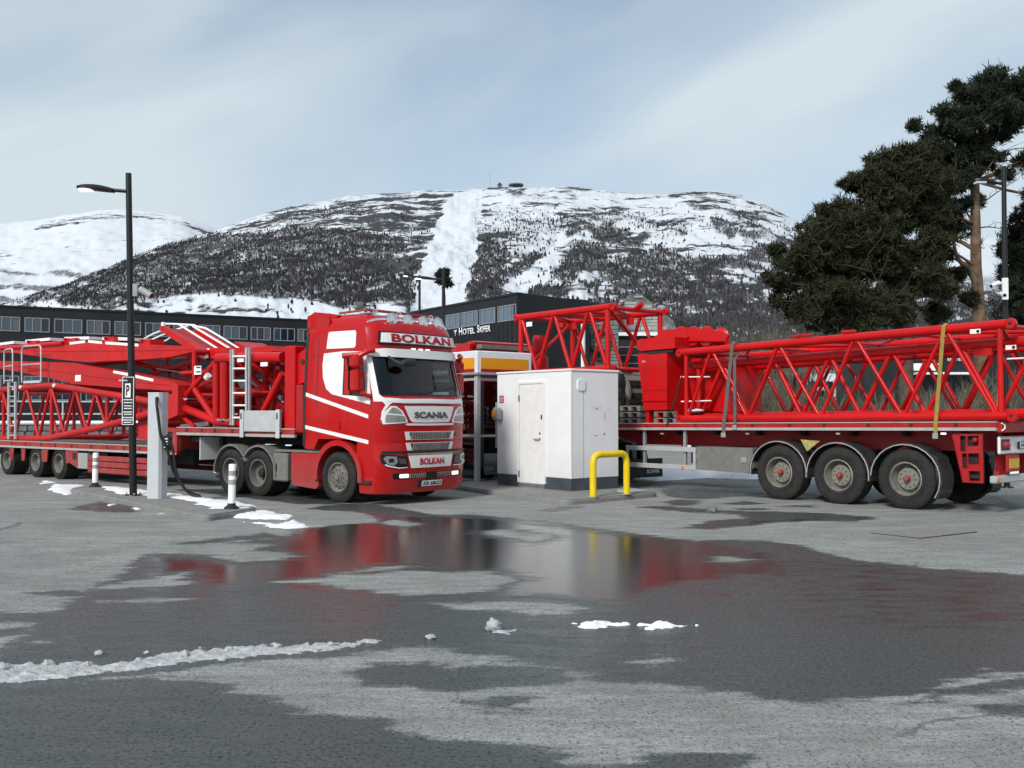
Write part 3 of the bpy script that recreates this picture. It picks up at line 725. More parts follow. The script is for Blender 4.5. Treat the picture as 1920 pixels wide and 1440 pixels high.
# forest on the slopes: tens of thousands of small trees, one object for each kind
rs = np.random.RandomState(11)
def scatter(hill, dens, n, cmin, cmax, pmax=1.0):
    rr, cc = hill.C.shape
    k = int(n); ci = rs.rand(k) * (cc - 2); ri = 6 + rs.rand(k) ** 0.85 * (rr - 34)
    i, j = ri.astype(int), ci.astype(int); d = dens[i, j]
    ok = (rs.rand(k) < d * pmax) & (hill.C[i, j] > cmin) & (hill.C[i, j] < cmax)
    i, j, u, v = i[ok], j[ok], (ri - ri.astype(int))[ok], (ci - ci.astype(int))[ok]
    def bl(A): return (A[i, j] * (1 - v) + A[i, j + 1] * v) * (1 - u) + (A[i + 1, j] * (1 - v) + A[i + 1, j + 1] * v) * u
    return np.stack([bl(hill.X), bl(hill.Y), bl(hill.Z)], -1)
def plant(name, P, H, W, kind, m):
    n = len(P); a = rs.rand(n) * 6.28
    if kind == 'conifer':
        K = 5; ring = [(math.cos(2 * math.pi * k / K), math.sin(2 * math.pi * k / K)) for k in range(K)]
        T = [(c * 1.0, s * 1.0, 0.08) for c, s in ring] + [(c * 0.62, s * 0.62, 0.5) for c, s in ring] + [(0, 0, 1.0)]
        Fq = [(k, (k + 1) % K, K + (k + 1) % K) for k in range(K)] + [(k, K + (k + 1) % K, K + k) for k in range(K)] + [(K + k, K + (k + 1) % K, 2 * K) for k in range(K)]
    else:
        T, Fq = [], []
        for q in range(3):
            c, s = math.cos(q * 2.1), math.sin(q * 2.1); b0 = len(T)
            T += [(0, 0, 0), (c * 0.9, s * 0.9, 0.45), (c * 0.55, s * 0.55, 0.85), (0, 0, 1.0), (-c * 0.45, -s * 0.45, 0.75), (-c * 0.8, -s * 0.8, 0.4)]
            Fq += [(b0, b0 + 1, b0 + 5), (b0 + 1, b0 + 2, b0 + 4), (b0 + 1, b0 + 4, b0 + 5), (b0 + 2, b0 + 3, b0 + 4)]
    T = np.array(T); Fq = np.array(Fq); nt = len(T)
    jit = 1 + 0.35 * (rs.rand(n, nt) - 0.5)
    ca, sa = np.cos(a)[:, None], np.sin(a)[:, None]
    x = (T[:, 0] * ca - T[:, 1] * sa) * W[:, None] * jit; y = (T[:, 0] * sa + T[:, 1] * ca) * W[:, None] * jit; z = T[:, 2] * H[:, None]
    V = np.stack([x + P[:, 0:1], y + P[:, 1:2], z + P[:, 2:3] - 0.3], -1).reshape(-1, 3)
    Fc = (Fq[None] + (np.arange(n) * nt)[:, None, None]).reshape(-1, 3)
    o = bpy.data.objects.new(name, tri_soup(name, V, Fc, m)); COL.objects.link(o); return o
fb = scatter(main, forest, 105000, -150, 2050, 0.9)
nb = len(fb); o = plant('birch_wood', fb, 2.6 + 3.6 * rs.rand(nb), 0.6 + 1.0 * rs.rand(nb), 'birch', 'far_birch')
tag(o, 'bare grey birch wood covering the snowy mountainside', 'forest', kind='stuff')
conif = forest * sstep(0.48, 0.62, fbm(C_ * 0.025 + 77, P_ * 0.05 + 21, 4))
fc = scatter(main, np.clip(0.6 * conif + 0.04 * forest, 0, 1), 26000, -150, 2050, 0.6)
nc = len(fc); o = plant('conifer_wood', fc, 4 + 7 * rs.rand(nc) ** 2, 1.0 + 1.2 * rs.rand(nc), 'conifer', 'far_conifer')
tag(o, 'dark conifers scattered through the birch wood on the mountainside', 'forest', kind='stuff')
sp = scatter(main, np.clip(0.05 + 0.10 * sstep(0.45, 0.6, fbm(C_ * 0.03 + 2, P_ * 0.06 + 5, 3)) - on_slope, 0, 1) * (P_ > 385) * (P_ < 640), 22000, -150, 2050, 0.8)
ns = len(sp); o = plant('mountain_scrub', sp, 2.5 + 3.5 * rs.rand(ns), 0.9 + 1.2 * rs.rand(ns), 'birch', 'far_birch')
tag(o, 'sparse dark scrub dotted over the open snow', 'scrub', kind='stuff')

def hill_point(px, py, hill=main):               # point of the mountainside seen at a pixel
    j = int(np.argmin(np.abs(hill.c - px))); col = hill.PY[:, j]; i = int(np.argmin(np.abs(col[:218] - py)))
    return Vector((hill.X[i, j], hill.Y[i, j], hill.Z[i, j]))
# summit mast, hut and round lookout
p = hill_point(919, 349); s = p.y / F_PX
e = MB(); e.tube([p + Vector((0, 0, -3)), p + Vector((0, 0, 30 * s))], 0.55 * s, 6); tag(e.build('radio_mast', 'steel_grey'), 'thin radio mast on the mountain summit', 'mast')
p = hill_point(968, 348); s = p.y / F_PX
lo = bpy.data.objects.new('summit_lookout', None); COL.objects.link(lo); lo.location = p; tag(lo, 'round dark lookout building with flat roof on the summit', 'building')
e = MB(); e.lathe([(0, -3), (11 * s, -3), (12.5 * s, 3 * s), (0, 3 * s)], (0, 0, 0), 'z', 20); e.build('wall', 'hotel_black', lo)
e = MB(); e.lathe([(0, 3 * s), (14.5 * s, 3 * s), (14 * s, 5.4 * s), (0, 6 * s)], (0, 0, 0), 'z', 20); e.build('roof', 'stone_grey', lo)
p = hill_point(936, 349); s = p.y / F_PX
hu = bpy.data.objects.new('summit_hut', None); COL.objects.link(hu); hu.location = p; tag(hu, 'tiny hut on the summit between mast and round lookout', 'hut')
e = MB(); e.box(-4 * s, 4 * s, -4 * s, 4 * s, -3, 4 * s); e.build('wall', 'stone_grey', hu)
e = MB(); e.prism([(-4.6 * s, 4 * s), (4.6 * s, 4 * s), (0, 9 * s)], 'y', -4.5 * s, 4.5 * s); e.build('roof', 'hotel_black', hu)
# ski lift
LIFT = [(893,385),(891,420),(889,455),(876,492),(867,525),(859,545)]
for k, (a, b_) in enumerate(LIFT):
    p = hill_point(a, b_); s = p.y / F_PX
    if k == 0: lp = None
    e = bpy.data.objects.new('lift_pylon', None); COL.objects.link(e); e.location = p
    g = MB(); g.tube([(0, 0, -2), (0, 0, 13 * s)], 0.7 * s, 6); g.build('mast', 'steel_grey', e)
    g = MB(); g.tube([(-4 * s, 0, 13 * s), (4 * s, 0, 13 * s)], 0.6 * s, 5); g.build('crossarm', 'steel_grey', e)
    tag(e, ['topmost', 'second highest', 'third highest', 'fourth highest', 'second lowest', 'lowest'][k] + ' ski lift pylon beside the white piste', 'lift pylon', 'ski lift pylons on the piste')
# ------------------------------------------------------------------ hotel
def wall_frame(p0, p1):                            # frame whose X runs from p0 to p1 along a facade, Y into the building
    d = (p1 - p0); return Frame((p0.x, p0.y), math.atan2(d.y, d.x)), d.xy.length
HZ = 8.3
def edge_at(px, py, z=HZ):                         # point at height z seen at a pixel
    r = ray(px, py); t = (z - CAM_H) / r[2]; return Vector((r[0] * t, r[1] * t, 0))
hotel = bpy.data.objects.new('hotel_building', None); COL.objects.link(hotel)
tag(hotel, 'long low black hotel with window bands and white lettering behind the trucks', 'building')
A0, A1 = edge_at(-160, 568), edge_at(580, 602)
B0, B1 = edge_at(770, 588), edge_at(970, 552)
C1 = edge_at(1052, 563)
def facade(name, p0, p1, depth, z0=0.0, z1=HZ, m='hotel_black', fl=0.0):
    fr, ln = wall_frame(p0, p1); e = MB(); e.box(-fl, ln, 0, depth, z0, z1); o = e.build(name, m, hotel, 0)
    o.location = fr.P; o.rotation_euler = (0, 0, fr.ang); return fr, ln
fA, lA = facade('wall', A0, A1, 12)
fB, lB = facade('wall', B0, B1, 5.0)
fC, lC = facade('wall', B1 + (C1 - B1).normalized() * 0.01 - Vector((0, -0.02, 0)), C1, 0.3)
_wr = random.Random(4)
def hotel_window(fr, x0, x1, z0, z1, panes, glass):
    e = MB(); f = 0.06
    e.box(x0, x1, -0.05, 0.06, z1 - f, z1); e.box(x0, x1, -0.05, 0.06, z0, z0 + f)
    n = len(panes); xs = [x0] + [x0 + (x1 - x0) * q for q in panes]
    for k, x in enumerate(xs):
        e.box(x - (0 if k == 0 else f / 2), x + (f if k == 0 else f / 2), -0.046, 0.055, z0 + 0.01, z1 - 0.01)
    w = e.build('window', 'hotel_frame', hotel, 0); w.location = fr.P; w.rotation_euler = (0, 0, fr.ang)
    for k in range(len(xs) - 1):
        g = MB(); g.box(xs[k] + 0.05, xs[k + 1] - 0.03, -0.012 - 0.004 * (k % 2), 0.03, z0 + f * 0.6, z1 - f * 0.6)
        g.build('pane', _wr.choice(['hotel_glass', 'hotel_glass', 'hotel_glass_dark', 'hotel_glass_dark', 'hotel_glass_blind']) if glass == 'hotel_glass' else glass, w, 0)
WIN_A = [(-110,-62),(-56,-20),(-13,37),(46,92.5),(101.5,153.5),(162.5,206),(214.5,263.5),(272,317),(325,366),(374,412),(419,463),(470,507),(513,552),(558,592)]
AZ0, AZ1 = fA.side(180, 627)[1], fA.side(180, 600.5)[1]
for a, b_ in WIN_A:
    ya, yb = 592 + (a + 13) * 0.0425, 592 + (b_ + 13) * 0.0425
    x0, zt = fA.side(a, ya); x1, _ = fA.side(b_, yb); _, zb = fA.side(a, 619.5 + (a + 13) * 0.0317)
    hotel_window(fA, x0, x1, AZ0, AZ1, (0.33, 0.67, 1.0) if b_ - a > 30 else (0.5, 1.0), 'hotel_glass')
    hotel_window(fA, x0, x1, 2.6, 4.1, (0.33, 0.67, 1.0) if b_ - a > 30 else (0.5, 1.0), 'hotel_glass')
WZ0, WZ1 = fB.side(967, 600)[1], fB.side(967, 569.5)[1]
for a, b_, t, bt in [(808,822.5,588,613),(834,862,584.5,611),(865,896,578.5,609),(900,928.5,574,605),(934,967.5,569.5,601)]:
    x0, _ = fB.side(a, 590); x1, zt = fB.side(b_, t + 0); _, zb = fB.side(b_, bt - 2)
    hotel_window(fB, x0, x1, WZ0, WZ1, (0.28, 0.72, 1.0), 'hotel_glass_sky')
x0, _ = fC.side(978, 590); x1, _ = fC.side(1015, 590)
hotel_window(fC, x0, x1, WZ0, WZ1, (0.33, 0.67, 1.0), 'hotel_glass_sky')
# fascia boards and parapet flashing
for fr, ln, zz in ((fA, lA, HZ), (fB, lB, HZ), (fC, lC, HZ)):
    e = MB(); e.box(-0.03, ln + 0.03, -0.06, 0.3, zz, zz + 0.12); o = e.build('parapet_flashing', 'black_paint', hotel, 0); o.location = fr.P; o.rotation_euler = (0, 0, fr.ang)
# cladding battens of the near wing
for fr, ln in ((fB, lB), (fC, lC)):
    for k in range(int(ln / 0.45)):
        e = MB(); e.box(0.2 + k * 0.45, 0.24 + k * 0.45, -0.022, 0.01, 0.2, WZ0 - 0.1); o = e.build('batten', 'hotel_black', hotel, 0); o.location = fr.P; o.rotation_euler = (0, 0, fr.ang)
# lettering
fit = (fB.side(863, 625)[0], fB.side(921, 620)[0])
mapB = lambda a, b, o: fB.w(a, -o, b)
zb0, zb1 = fB.side(863, 629)[1], fB.side(863, 615)[1]
x0, x1 = fB.side(862.5, 622)[0], fB.side(892, 620)[0]; x2, x3 = fB.side(896.5, 620)[0], fB.side(921.5, 617)[0]
def caps(word, xa, xb):
    w = (xb - xa) / (len(word) * 0.92 + 0.28)
    lettering(word[0], 1, mapB, 0.08, 'letter', 'letter_white', hotel, bold=0.02, fit=(xa, xa + w * 1.0, zb0, zb1))
    lettering(word[1:], 1, mapB, 0.08, 'letters', 'letter_white', hotel, bold=0.02, fit=(xa + w * 1.18, xb, zb0, zb0 + 0.8 * (zb1 - zb0)))
caps('HOTEL', x0, x1); caps('SKIFER', x2, x3)
x4 = fB.side(857, 622)[0]
lettering('Y', 1, mapB, 0.08, 'letter', 'letter_white', hotel, bold=0.02, fit=(x4 - 0.25, x4 + 0.1, zb0, zb0 + 0.8 * (zb1 - zb0)))
# entrance side: recess, white columns, slate walls, sign
C2 = edge_at(1052, 563); D1 = edge_at(1110, 571)
fD, lD = facade('entrance_wall', C2 + Vector((1.0, 2.5, 0)), D1 + Vector((1.6, 3.5, 0)), 4, 0, 7.9)
roofp = MB(); fE, lE = wall_frame(B1, edge_at(1162, 577)); roofp.box(lC - 0.2, lE, -0.3, 6, 7.55, HZ + 0.02); o = roofp.build('canopy_roof', 'hotel_black', hotel, 0); o.location = fE.P; o.rotation_euler = (0, 0, fE.ang)
for px in (1062, 1069.5, 1077, 1085, 1092.5):
    p = at(px, 700, 56.5); e = MB(); e.tube([(p.x, p.y, 0), (p.x, p.y, 7.6)], 0.16, 10); e.build('column', 'white_paint', hotel)
def slate(name, pxs, ys, dist, thick, m, label):
    pts = [at(x, y, dist) for x, y in zip(pxs, ys)]
    q = [(p.x, p.z) for p in pts]; q = [(q[0][0], 0), *q, (q[-1][0], 0)]
    root = bpy.data.objects.new(name, None); COL.objects.link(root); root.location = (0, dist, 0); tag(root, label, 'wall')
    e = MB(); e.prism(q, 'y', 0.12, thick); e.build('core', 'stone_grey', root, 0)
    # courses of slate blocks clipped to the outline
    rnd = random.Random(len(name) + int(pxs[0])); zmax = max(p[1] for p in q); z = 0.0; xs = [p[0] for p in q]
    e = MB()
    def top_at(x):
        return float(np.interp(x, [p[0] for p in q[1:-1]], [p[1] for p in q[1:-1]]))
    mesh_pool = []
    while z < zmax:
        h = rnd.uniform(0.16, 0.30); x = min(xs)
        while x < max(xs) - 0.05:
            w = min(rnd.uniform(0.5, 1.3), max(xs) - x); t = min(top_at(x + 0.02), top_at(x + w - 0.02))
            if z + h * 0.7 < t and z > 2.2:
                g = MB(); g.box(x + 0.012, x + w - 0.012, rnd.uniform(-0.05, 0.04), 0.13, z + 0.012, min(z + h, t) - 0.01, 0.02); g.build('stone', m, root, 0)
            elif z + h * 0.7 < t: e.box(x + 0.012, x + w - 0.012, rnd.uniform(-0.05, 0.04), 0.13, z + 0.012, min(z + h, t) - 0.01)
            x += w
        z += h
    if e.v: tag(e.build('lower_courses', m, root, 0), kind='stuff')
    return root
slate('slate_gable', (1172, 1178, 1204, 1262, 1275), (566, 553, 552, 600, 628), 62, 0.8, 'slate_wall', 'pale slate gable wall rising behind the lattice end on the right trailer')
slate('slate_clad_wall', (1092, 1160), (600, 600), 57.5, 0.6, 'slate_dark', 'grey slate wall panel with dark sign beside the hotel columns')
# dark sign on the slate panel
sg = bpy.data.objects.new('slate_wall_sign', None); COL.objects.link(sg); tag(sg, 'black round monogram sign with lettering mounted on the grey slate panel', 'sign')
c = at(1122, 640, 57.3); e = MB()
ringp = [(c.x + 0.62 * math.cos(a), c.y, c.z + 0.62 * math.sin(a)) for a in np.linspace(math.radians(-200), math.radians(110), 18)]
e.tube(ringp, 0.10, 6); e.tube([(c.x - 0.55, c.y, c.z + 0.5), (c.x - 0.55, c.y, c.z - 0.75)], 0.12, 6); e.build('monogram', 'letter_black', sg)
mapS = lambda a, b, o: Vector((a, 57.35 - o, b))
lettering('N', 1, mapS, 0.08, 'letter', 'letter_black', sg, bold=0.03, fit=(at(1098, 0, 57.3).x, at(1104.5, 0, 57.3).x, at(0, 668, 57.3).z, at(0, 655, 57.3).z))
lettering('MUT', 1, mapS, 0.08, 'letters', 'letter_black', sg, bold=0.03, fit=(at(1113, 0, 57.3).x, at(1138, 0, 57.3).x, at(0, 668, 57.3).z, at(0, 656, 57.3).z))
e = MB(); a_, b2 = at(1116, 671, 57.3), at(1135, 674, 57.3); e.box(a_.x, b2.x, 57.2, 57.35, b2.z, a_.z); e.build('underline', 'letter_black', sg, 0)
# dark boarded building right of the slate panel
db = bpy.data.objects.new('dark_annex', None); COL.objects.link(db); tag(db, 'low black boarded annex between the two slate walls', 'building')
a_, b2 = at(1160, 630, 60), at(1300, 640, 60)
e = MB(); e.box(a_.x, b2.x, 60, 66, 0, a_.z); e.build('wall', 'hotel_black', db, 0)
for k in range(12):
    e = MB(); e.box(a_.x, b2.x, 59.95, 60.02, 0.3 + k * 0.5, 0.34 + k * 0.5); e.build('board_joint', 'steel_grey', db, 0)
e = MB(); e.box(a_.x - 0.2, b2.x + 0.2, 59.7, 66.2, a_.z, a_.z + 0.2); e.build('roof', 'snow', db, 0)

# ------------------------------------------------------------------ behind the left truck: stone wall with snow, white railing
lw = bpy.data.objects.new('stone_retaining_wall', None); COL.objects.link(lw); tag(lw, 'low grey stone retaining wall with snow on top behind the left trailer', 'wall')
rnd = random.Random(5); w0, w1 = gnd(-260, 812), gnd(560, 822)
fW, lW = wall_frame(at(-330, 800, 44), at(620, 800, 50)); lw.location = fW.P; lw.rotation_euler = (0, 0, fW.ang)
e = MB(); e.box(0, lW, 0.12, 0.7, 0, 1.25); e.build('core', 'stone_grey', lw, 0)
pool = []
for k in range(6):
    g = MB(); g.box(0, 0.62, 0, 0.2, 0, 0.29, 0.05); pool.append(g.mesh('stone', 'stone_grey'))
for r_ in range(4):
    x = -rnd.random() * 0.4
    while x < lW - 0.6:
        link_mesh('stone', rnd.choice(pool), lw, (x, rnd.uniform(-0.05, 0.05), r_ * 0.31), (0, rnd.uniform(-0.04, 0.04), 0)); x += 0.65
e = MB(); e.box(-0.1, lW, -0.08, 0.85, 1.25, 1.42, 0.06); e.build('snow_cap', 'snow', lw)
rl = bpy.data.objects.new('white_railing', None); COL.objects.link(rl); tag(rl, 'thin pale metal railing above the stone wall behind the left trailer', 'railing')
rl.location = fW.w(0, 1.2); rl.rotation_euler = (0, 0, fW.ang)
for z in (1.75, 2.35):
    e = MB(); e.bar((0, 0, z), (lW, 0, z), 0.07, 0.07); e.build('rail', 'rail_grey', rl, 0)
k = 0.0
while k < lW:
    e = MB(); e.bar((k, 0, 1.2), (k, 0, 2.38), 0.06, 0.06); e.build('post', 'rail_grey', rl, 0); k += 2.4
# low black cafe building behind the right trailer, with white vehicle-like sign board and lettering
cb = bpy.data.objects.new('low_black_building', None); COL.objects.link(cb); tag(cb, 'low black building with red and white lettering behind the right trailer', 'building')
a_, b2 = at(1640, 646, 66), at(1990, 640, 66)
e = MB(); e.box(a_.x, b2.x, 66, 74, 0, a_.z); e.build('wall', 'hotel_black', cb, 0)
p0, p1 = at(1708, 703, 65.8), at(1820, 699, 65.8)
e = MB(); e.box(p0.x, p1.x, 64.8, 66.0, p0.z, p1.z); e.build('canopy_edge', 'white_paint', cb, 0)
p0, p1 = at(1708, 696, 65.7), at(1758, 682, 65.7)
e = MB(); e.box(p0.x, p1.x, 65.2, 65.9, p0.z, p1.z, 0.05); e.build('sign_box', 'white_paint', cb)
mapC = lambda a, b, o: Vector((a, 65.98 - o, b))
lettering('SENTER', 1, mapC, 0.1, 'letters', 'letter_white', cb, bold=0.02, fit=(at(1766, 0, 66).x, at(1796, 0, 66).x, at(0, 677, 66).z, at(0, 672, 66).z))
lettering('CITY', 1, mapC, 0.1, 'letters', 'letter_red', cb, bold=0.02, fit=(at(1754, 0, 66).x, at(1797, 0, 66).x, at(0, 670, 66).z, at(0, 661, 66).z))
# dark sign board with white letters seen through the lattice
sb = bpy.data.objects.new('dark_sign_board', None); COL.objects.link(sb); tag(sb, 'dark sign board with white letters seen through the right lattice', 'sign')
p0, p1 = at(1520, 770, 46), at(1562, 715, 46)
e = MB(); e.box(p0.x, p1.x, 46, 46.2, p0.z, p1.z); e.build('board', 'black_paint', sb, 0)
for q in (p0.x + 0.15, p1.x - 0.15):
    e = MB(); e.tube([(q, 46.1, 0), (q, 46.1, p1.z)], 0.06, 6); e.build('post', 'black_paint', sb)
mapD = lambda a, b, o: Vector((a, 46 - o, b))
lettering('CA', 1, mapD, 0.03, 'letters', 'letter_white', sb, bold=0.02, fit=(at(1525, 0, 46).x, at(1540, 0, 46).x, at(0, 734, 46).z, at(0, 726, 46).z))
# ------------------------------------------------------------------ wheels
WHEEL_MESH = {}
def wheel_set(kind):
    """meshes of one wheel, outer face towards -Y at y = 0, axle along +Y"""
    if kind in WHEEL_MESH: return WHEEL_MESH[kind]
    R, W, rr, style = {'front': (0.50, 0.30, 0.285, 'front'), 'drive': (0.49, 0.56, 0.285, 'dish'), 'trail': (0.555, 0.38, 0.30, 'convex'), 'small': (0.42, 0.50, 0.245, 'dish')}[kind]
    t = MB(); gr = []
    prof = [(rr, 0.045), (rr + 0.012, 0.012), (rr + 0.05, 0.0), ((R + rr) / 2 + 0.01, -0.012), (R - 0.055, 0.0), (R - 0.02, 0.018), (R - 0.004, 0.04)]
    n_g = 5; y = 0.04
    for k in range(n_g):
        y0 = 0.04 + (W - 0.08) * (k + 0.5) / n_g - 0.008; prof += [(R, y0 - 0.004), (R - 0.014, y0), (R - 0.014, y0 + 0.012), (R, y0 + 0.016)]
    prof += [(R - 0.004, W - 0.04), (R - 0.02, W - 0.02), (R - 0.055, W), (rr, W - 0.03)]
    t.lathe(prof, (0, 0, 0), 'y', 44)
    for k in range(60):                          # shoulder lugs
        a = 2 * math.pi * k / 60; c, s = math.cos(a), math.sin(a)
        t.bar((c * (R - 0.012), 0.016, s * (R - 0.012)), (c * (R - 0.012), 0.06, s * (R - 0.012)), 0.018, 0.03, (c, 0, s))
    for q in (0.06, 0.10):                        # sidewall rings
        t.lathe([(rr + q, -0.006), (rr + q + 0.006, -0.016), (rr + q + 0.012, -0.006)], (0, 0, 0), 'y', 44)
    r = MB()
    if style == 'convex':      # deep steel rim seen with outset disc (single tyre trailer wheel)
        r.lathe([(rr + 0.006, 0.02), (rr + 0.012, -0.006), (rr - 0.008, -0.012), (rr - 0.022, 0.03), (rr - 0.03, 0.15), (rr - 0.045, 0.18), (0.225, 0.18), (0.212, 0.11), (0.195, 0.085), (0.10, 0.085), (0.0, 0.085)], (0, 0, 0), 'y', 40)
        disc, hubr, hy = 0.085, 0.055, -0.02
    elif style == 'front':
        r.lathe([(rr + 0.006, 0.02), (rr + 0.010, -0.004), (rr - 0.012, -0.006), (rr - 0.022, 0.03), (0.235, 0.05), (0.215, 0.035), (0.19, 0.015), (0.11, 0.01), (0.105, -0.01), (0.06, -0.018), (0.0, -0.018)], (0, 0, 0), 'y', 40)
        disc, hubr, hy = 0.012, 0.07, -0.055
    else:                       # dual wheel: deep dish
        r.lathe([(rr + 0.006, 0.02), (rr + 0.010, -0.004), (rr - 0.012, -0.006), (rr - 0.022, 0.03), (rr - 0.035, 0.13), (0.21, 0.16), (0.17, 0.17), (0.0, 0.17)], (0, 0, 0), 'y', 40)
        disc, hubr, hy = 0.165, 0.095, 0.06
    nb, br = (10, 0.15 if style != 'front' else 0.16)
    b = MB()
    for k in range(nb):
        a = 2 * math.pi * k / nb; c, s = math.cos(a) * br, math.sin(a) * br
        b.lathe([(0.0, disc - 0.032), (0.010, disc - 0.032), (0.016, disc - 0.02), (0.018, disc + 0.01)], (c, 0, s), 'y', 6)
    h = MB()                    # dark hand holes
    if style == 'convex':
        for k in range(nb):
            a = 2 * math.pi * (k + 0.5) / nb; c, s = math.cos(a) * 0.203, math.sin(a) * 0.203
            h.lathe([(0.0, 0.112), (0.025, 0.118), (0.025, 0.15)], (c, 0, s), 'y', 10)
    elif style == 'front':
        for k in range(nb):
            a = 2 * math.pi * (k + 0.5) / nb; c, s = math.cos(a) * 0.218, math.sin(a) * 0.218
            h.lathe([(0.0, 0.030), (0.014, 0.030), (0.014, 0.05)], (c, 0, s), 'y', 10)
    hub = MB()
    hub.lathe([(0.0, hy), (hubr * 0.62, hy), (hubr * 0.9, hy + 0.012), (hubr, hy + 0.035), (hubr, disc), (hubr + 0.03, disc + 0.004)], (0, 0, 0), 'y', 20)
    inner = MB(); inner.lathe([(rr - 0.01, W - 0.05), (0.0, W - 0.05)], (0, 0, 0), 'y', 24)
    rm = {'front': 'rim_dirty', 'drive': 'rim_dirty', 'trail': 'rim_steel', 'small': 'rim_steel'}[kind]
    hm = {'front': 'rim_dirty', 'drive': 'chassis_black', 'trail': 'hub_red', 'small': 'rim_dirty'}[kind]
    WHEEL_MESH[kind] = (R, W, t.mesh('wheel', 'tyre', 40), r.mesh('rim', rm, 40), b.mesh('wheel_nuts', 'rim_steel' if kind == 'trail' else rm), hub.mesh('wheel_hub', hm, 40), h.mesh('rim_holes', 'chassis_black') if h.v else None, inner.mesh('brake_drum', 'chassis_black'))
    return WHEEL_MESH[kind]
def add_wheel(parent, kind, x, y, far=False, steer=0.0, z=None):
    R, W, t, r, b, hub, h, inn = wheel_set(kind)
    o = link_mesh('wheel', t, parent, (x, y, z or R), (0, 0, (math.pi if far else 0.0) + steer))
    link_mesh('rim', r, o); link_mesh('wheel_hub', hub, o); tag(link_mesh('wheel_nuts', b, o), kind='stuff'); link_mesh('brake_drum', inn, o)
    if h: tag(link_mesh('rim_holes', h, o), kind='stuff')
    return o

# ------------------------------------------------------------------ tractor
T1 = Frame(gnd(632, 943)[:2], math.atan2(-0.6284709, 0.7778331))
CW, CY = 2.52, 1.26
ZS = [0.22, 0.42, 0.75, 1.0, 1.05, 1.25, 1.5, 1.75, 2.0, 2.11, 2.3, 2.5, 2.7, 2.84, 2.95, 3.1, 3.25, 3.4, 3.5, 3.58, 3.65, 3.71, 3.75]
FZ = [1.26, 1.31, 1.335, 1.33, 1.33, 1.335, 1.34, 1.335, 1.315, 1.29, 1.24, 1.19, 1.14, 1.105, 1.09, 1.075, 1.05, 1.01, 0.96, 0.89, 0.78, 0.60, 0.30]
HW = [1.215, 1.235, 1.245, 1.25, 1.25, 1.25, 1.255, 1.255, 1.25, 1.245, 1.235, 1.225, 1.215, 1.21, 1.205, 1.20, 1.195, 1.185, 1.165, 1.135, 1.09, 1.02, 0.88]
def cab_fz(z): return float(np.interp(z, ZS, FZ))
def cab_hw(z): return float(np.interp(z, ZS, HW))
def front_map(a, b, o):                            # a = lateral position (0 near .. 2.52 far), b = height
    hw = cab_hw(b); t = max(-1, min(1, (a - CY) / hw)); at_ = abs(t)
    x = cab_fz(b) - 0.10 * t * t - 0.20 * at_ ** 8
    dx = -(0.2 * t + 1.6 * at_ ** 7 * (1 if t > 0 else -1)) / hw
    n = Vector((1, -dx, 0)).normalized()
    return Vector((x, a, b)) + n * o
def side_map(a, b, o): return Vector((a, CY - cab_hw(b) - o, b))
def side_map_far(a, b, o): return Vector((a, CY + cab_hw(b) + o, b))
def cab_ring(z, x_rear, zi_only_front=False):
    hw, f = cab_hw(z), cab_fz(z); xe = f - 0.30
    xs = [x_rear + (xe - x_rear) * u for u in SU]
    ts = [-1, -0.985, -0.96, -0.92, -0.86, -0.77, -0.6, -0.35, 0, 0.35, 0.6, 0.77, 0.86, 0.92, 0.96, 0.985, 1]
    ring = [(x, CY - hw, z) for x in xs[:-1]] + [(f - 0.1 * t * t - 0.2 * abs(t) ** 8, CY + t * hw, z) for t in ts] + [(x, CY + hw, z) for x in xs[:-1][::-1]]
    return ring
SU = [0, 0.14, 0.3, 0.46, 0.53, 0.60, 0.68, 0.76, 0.90, 0.955, 1.0]
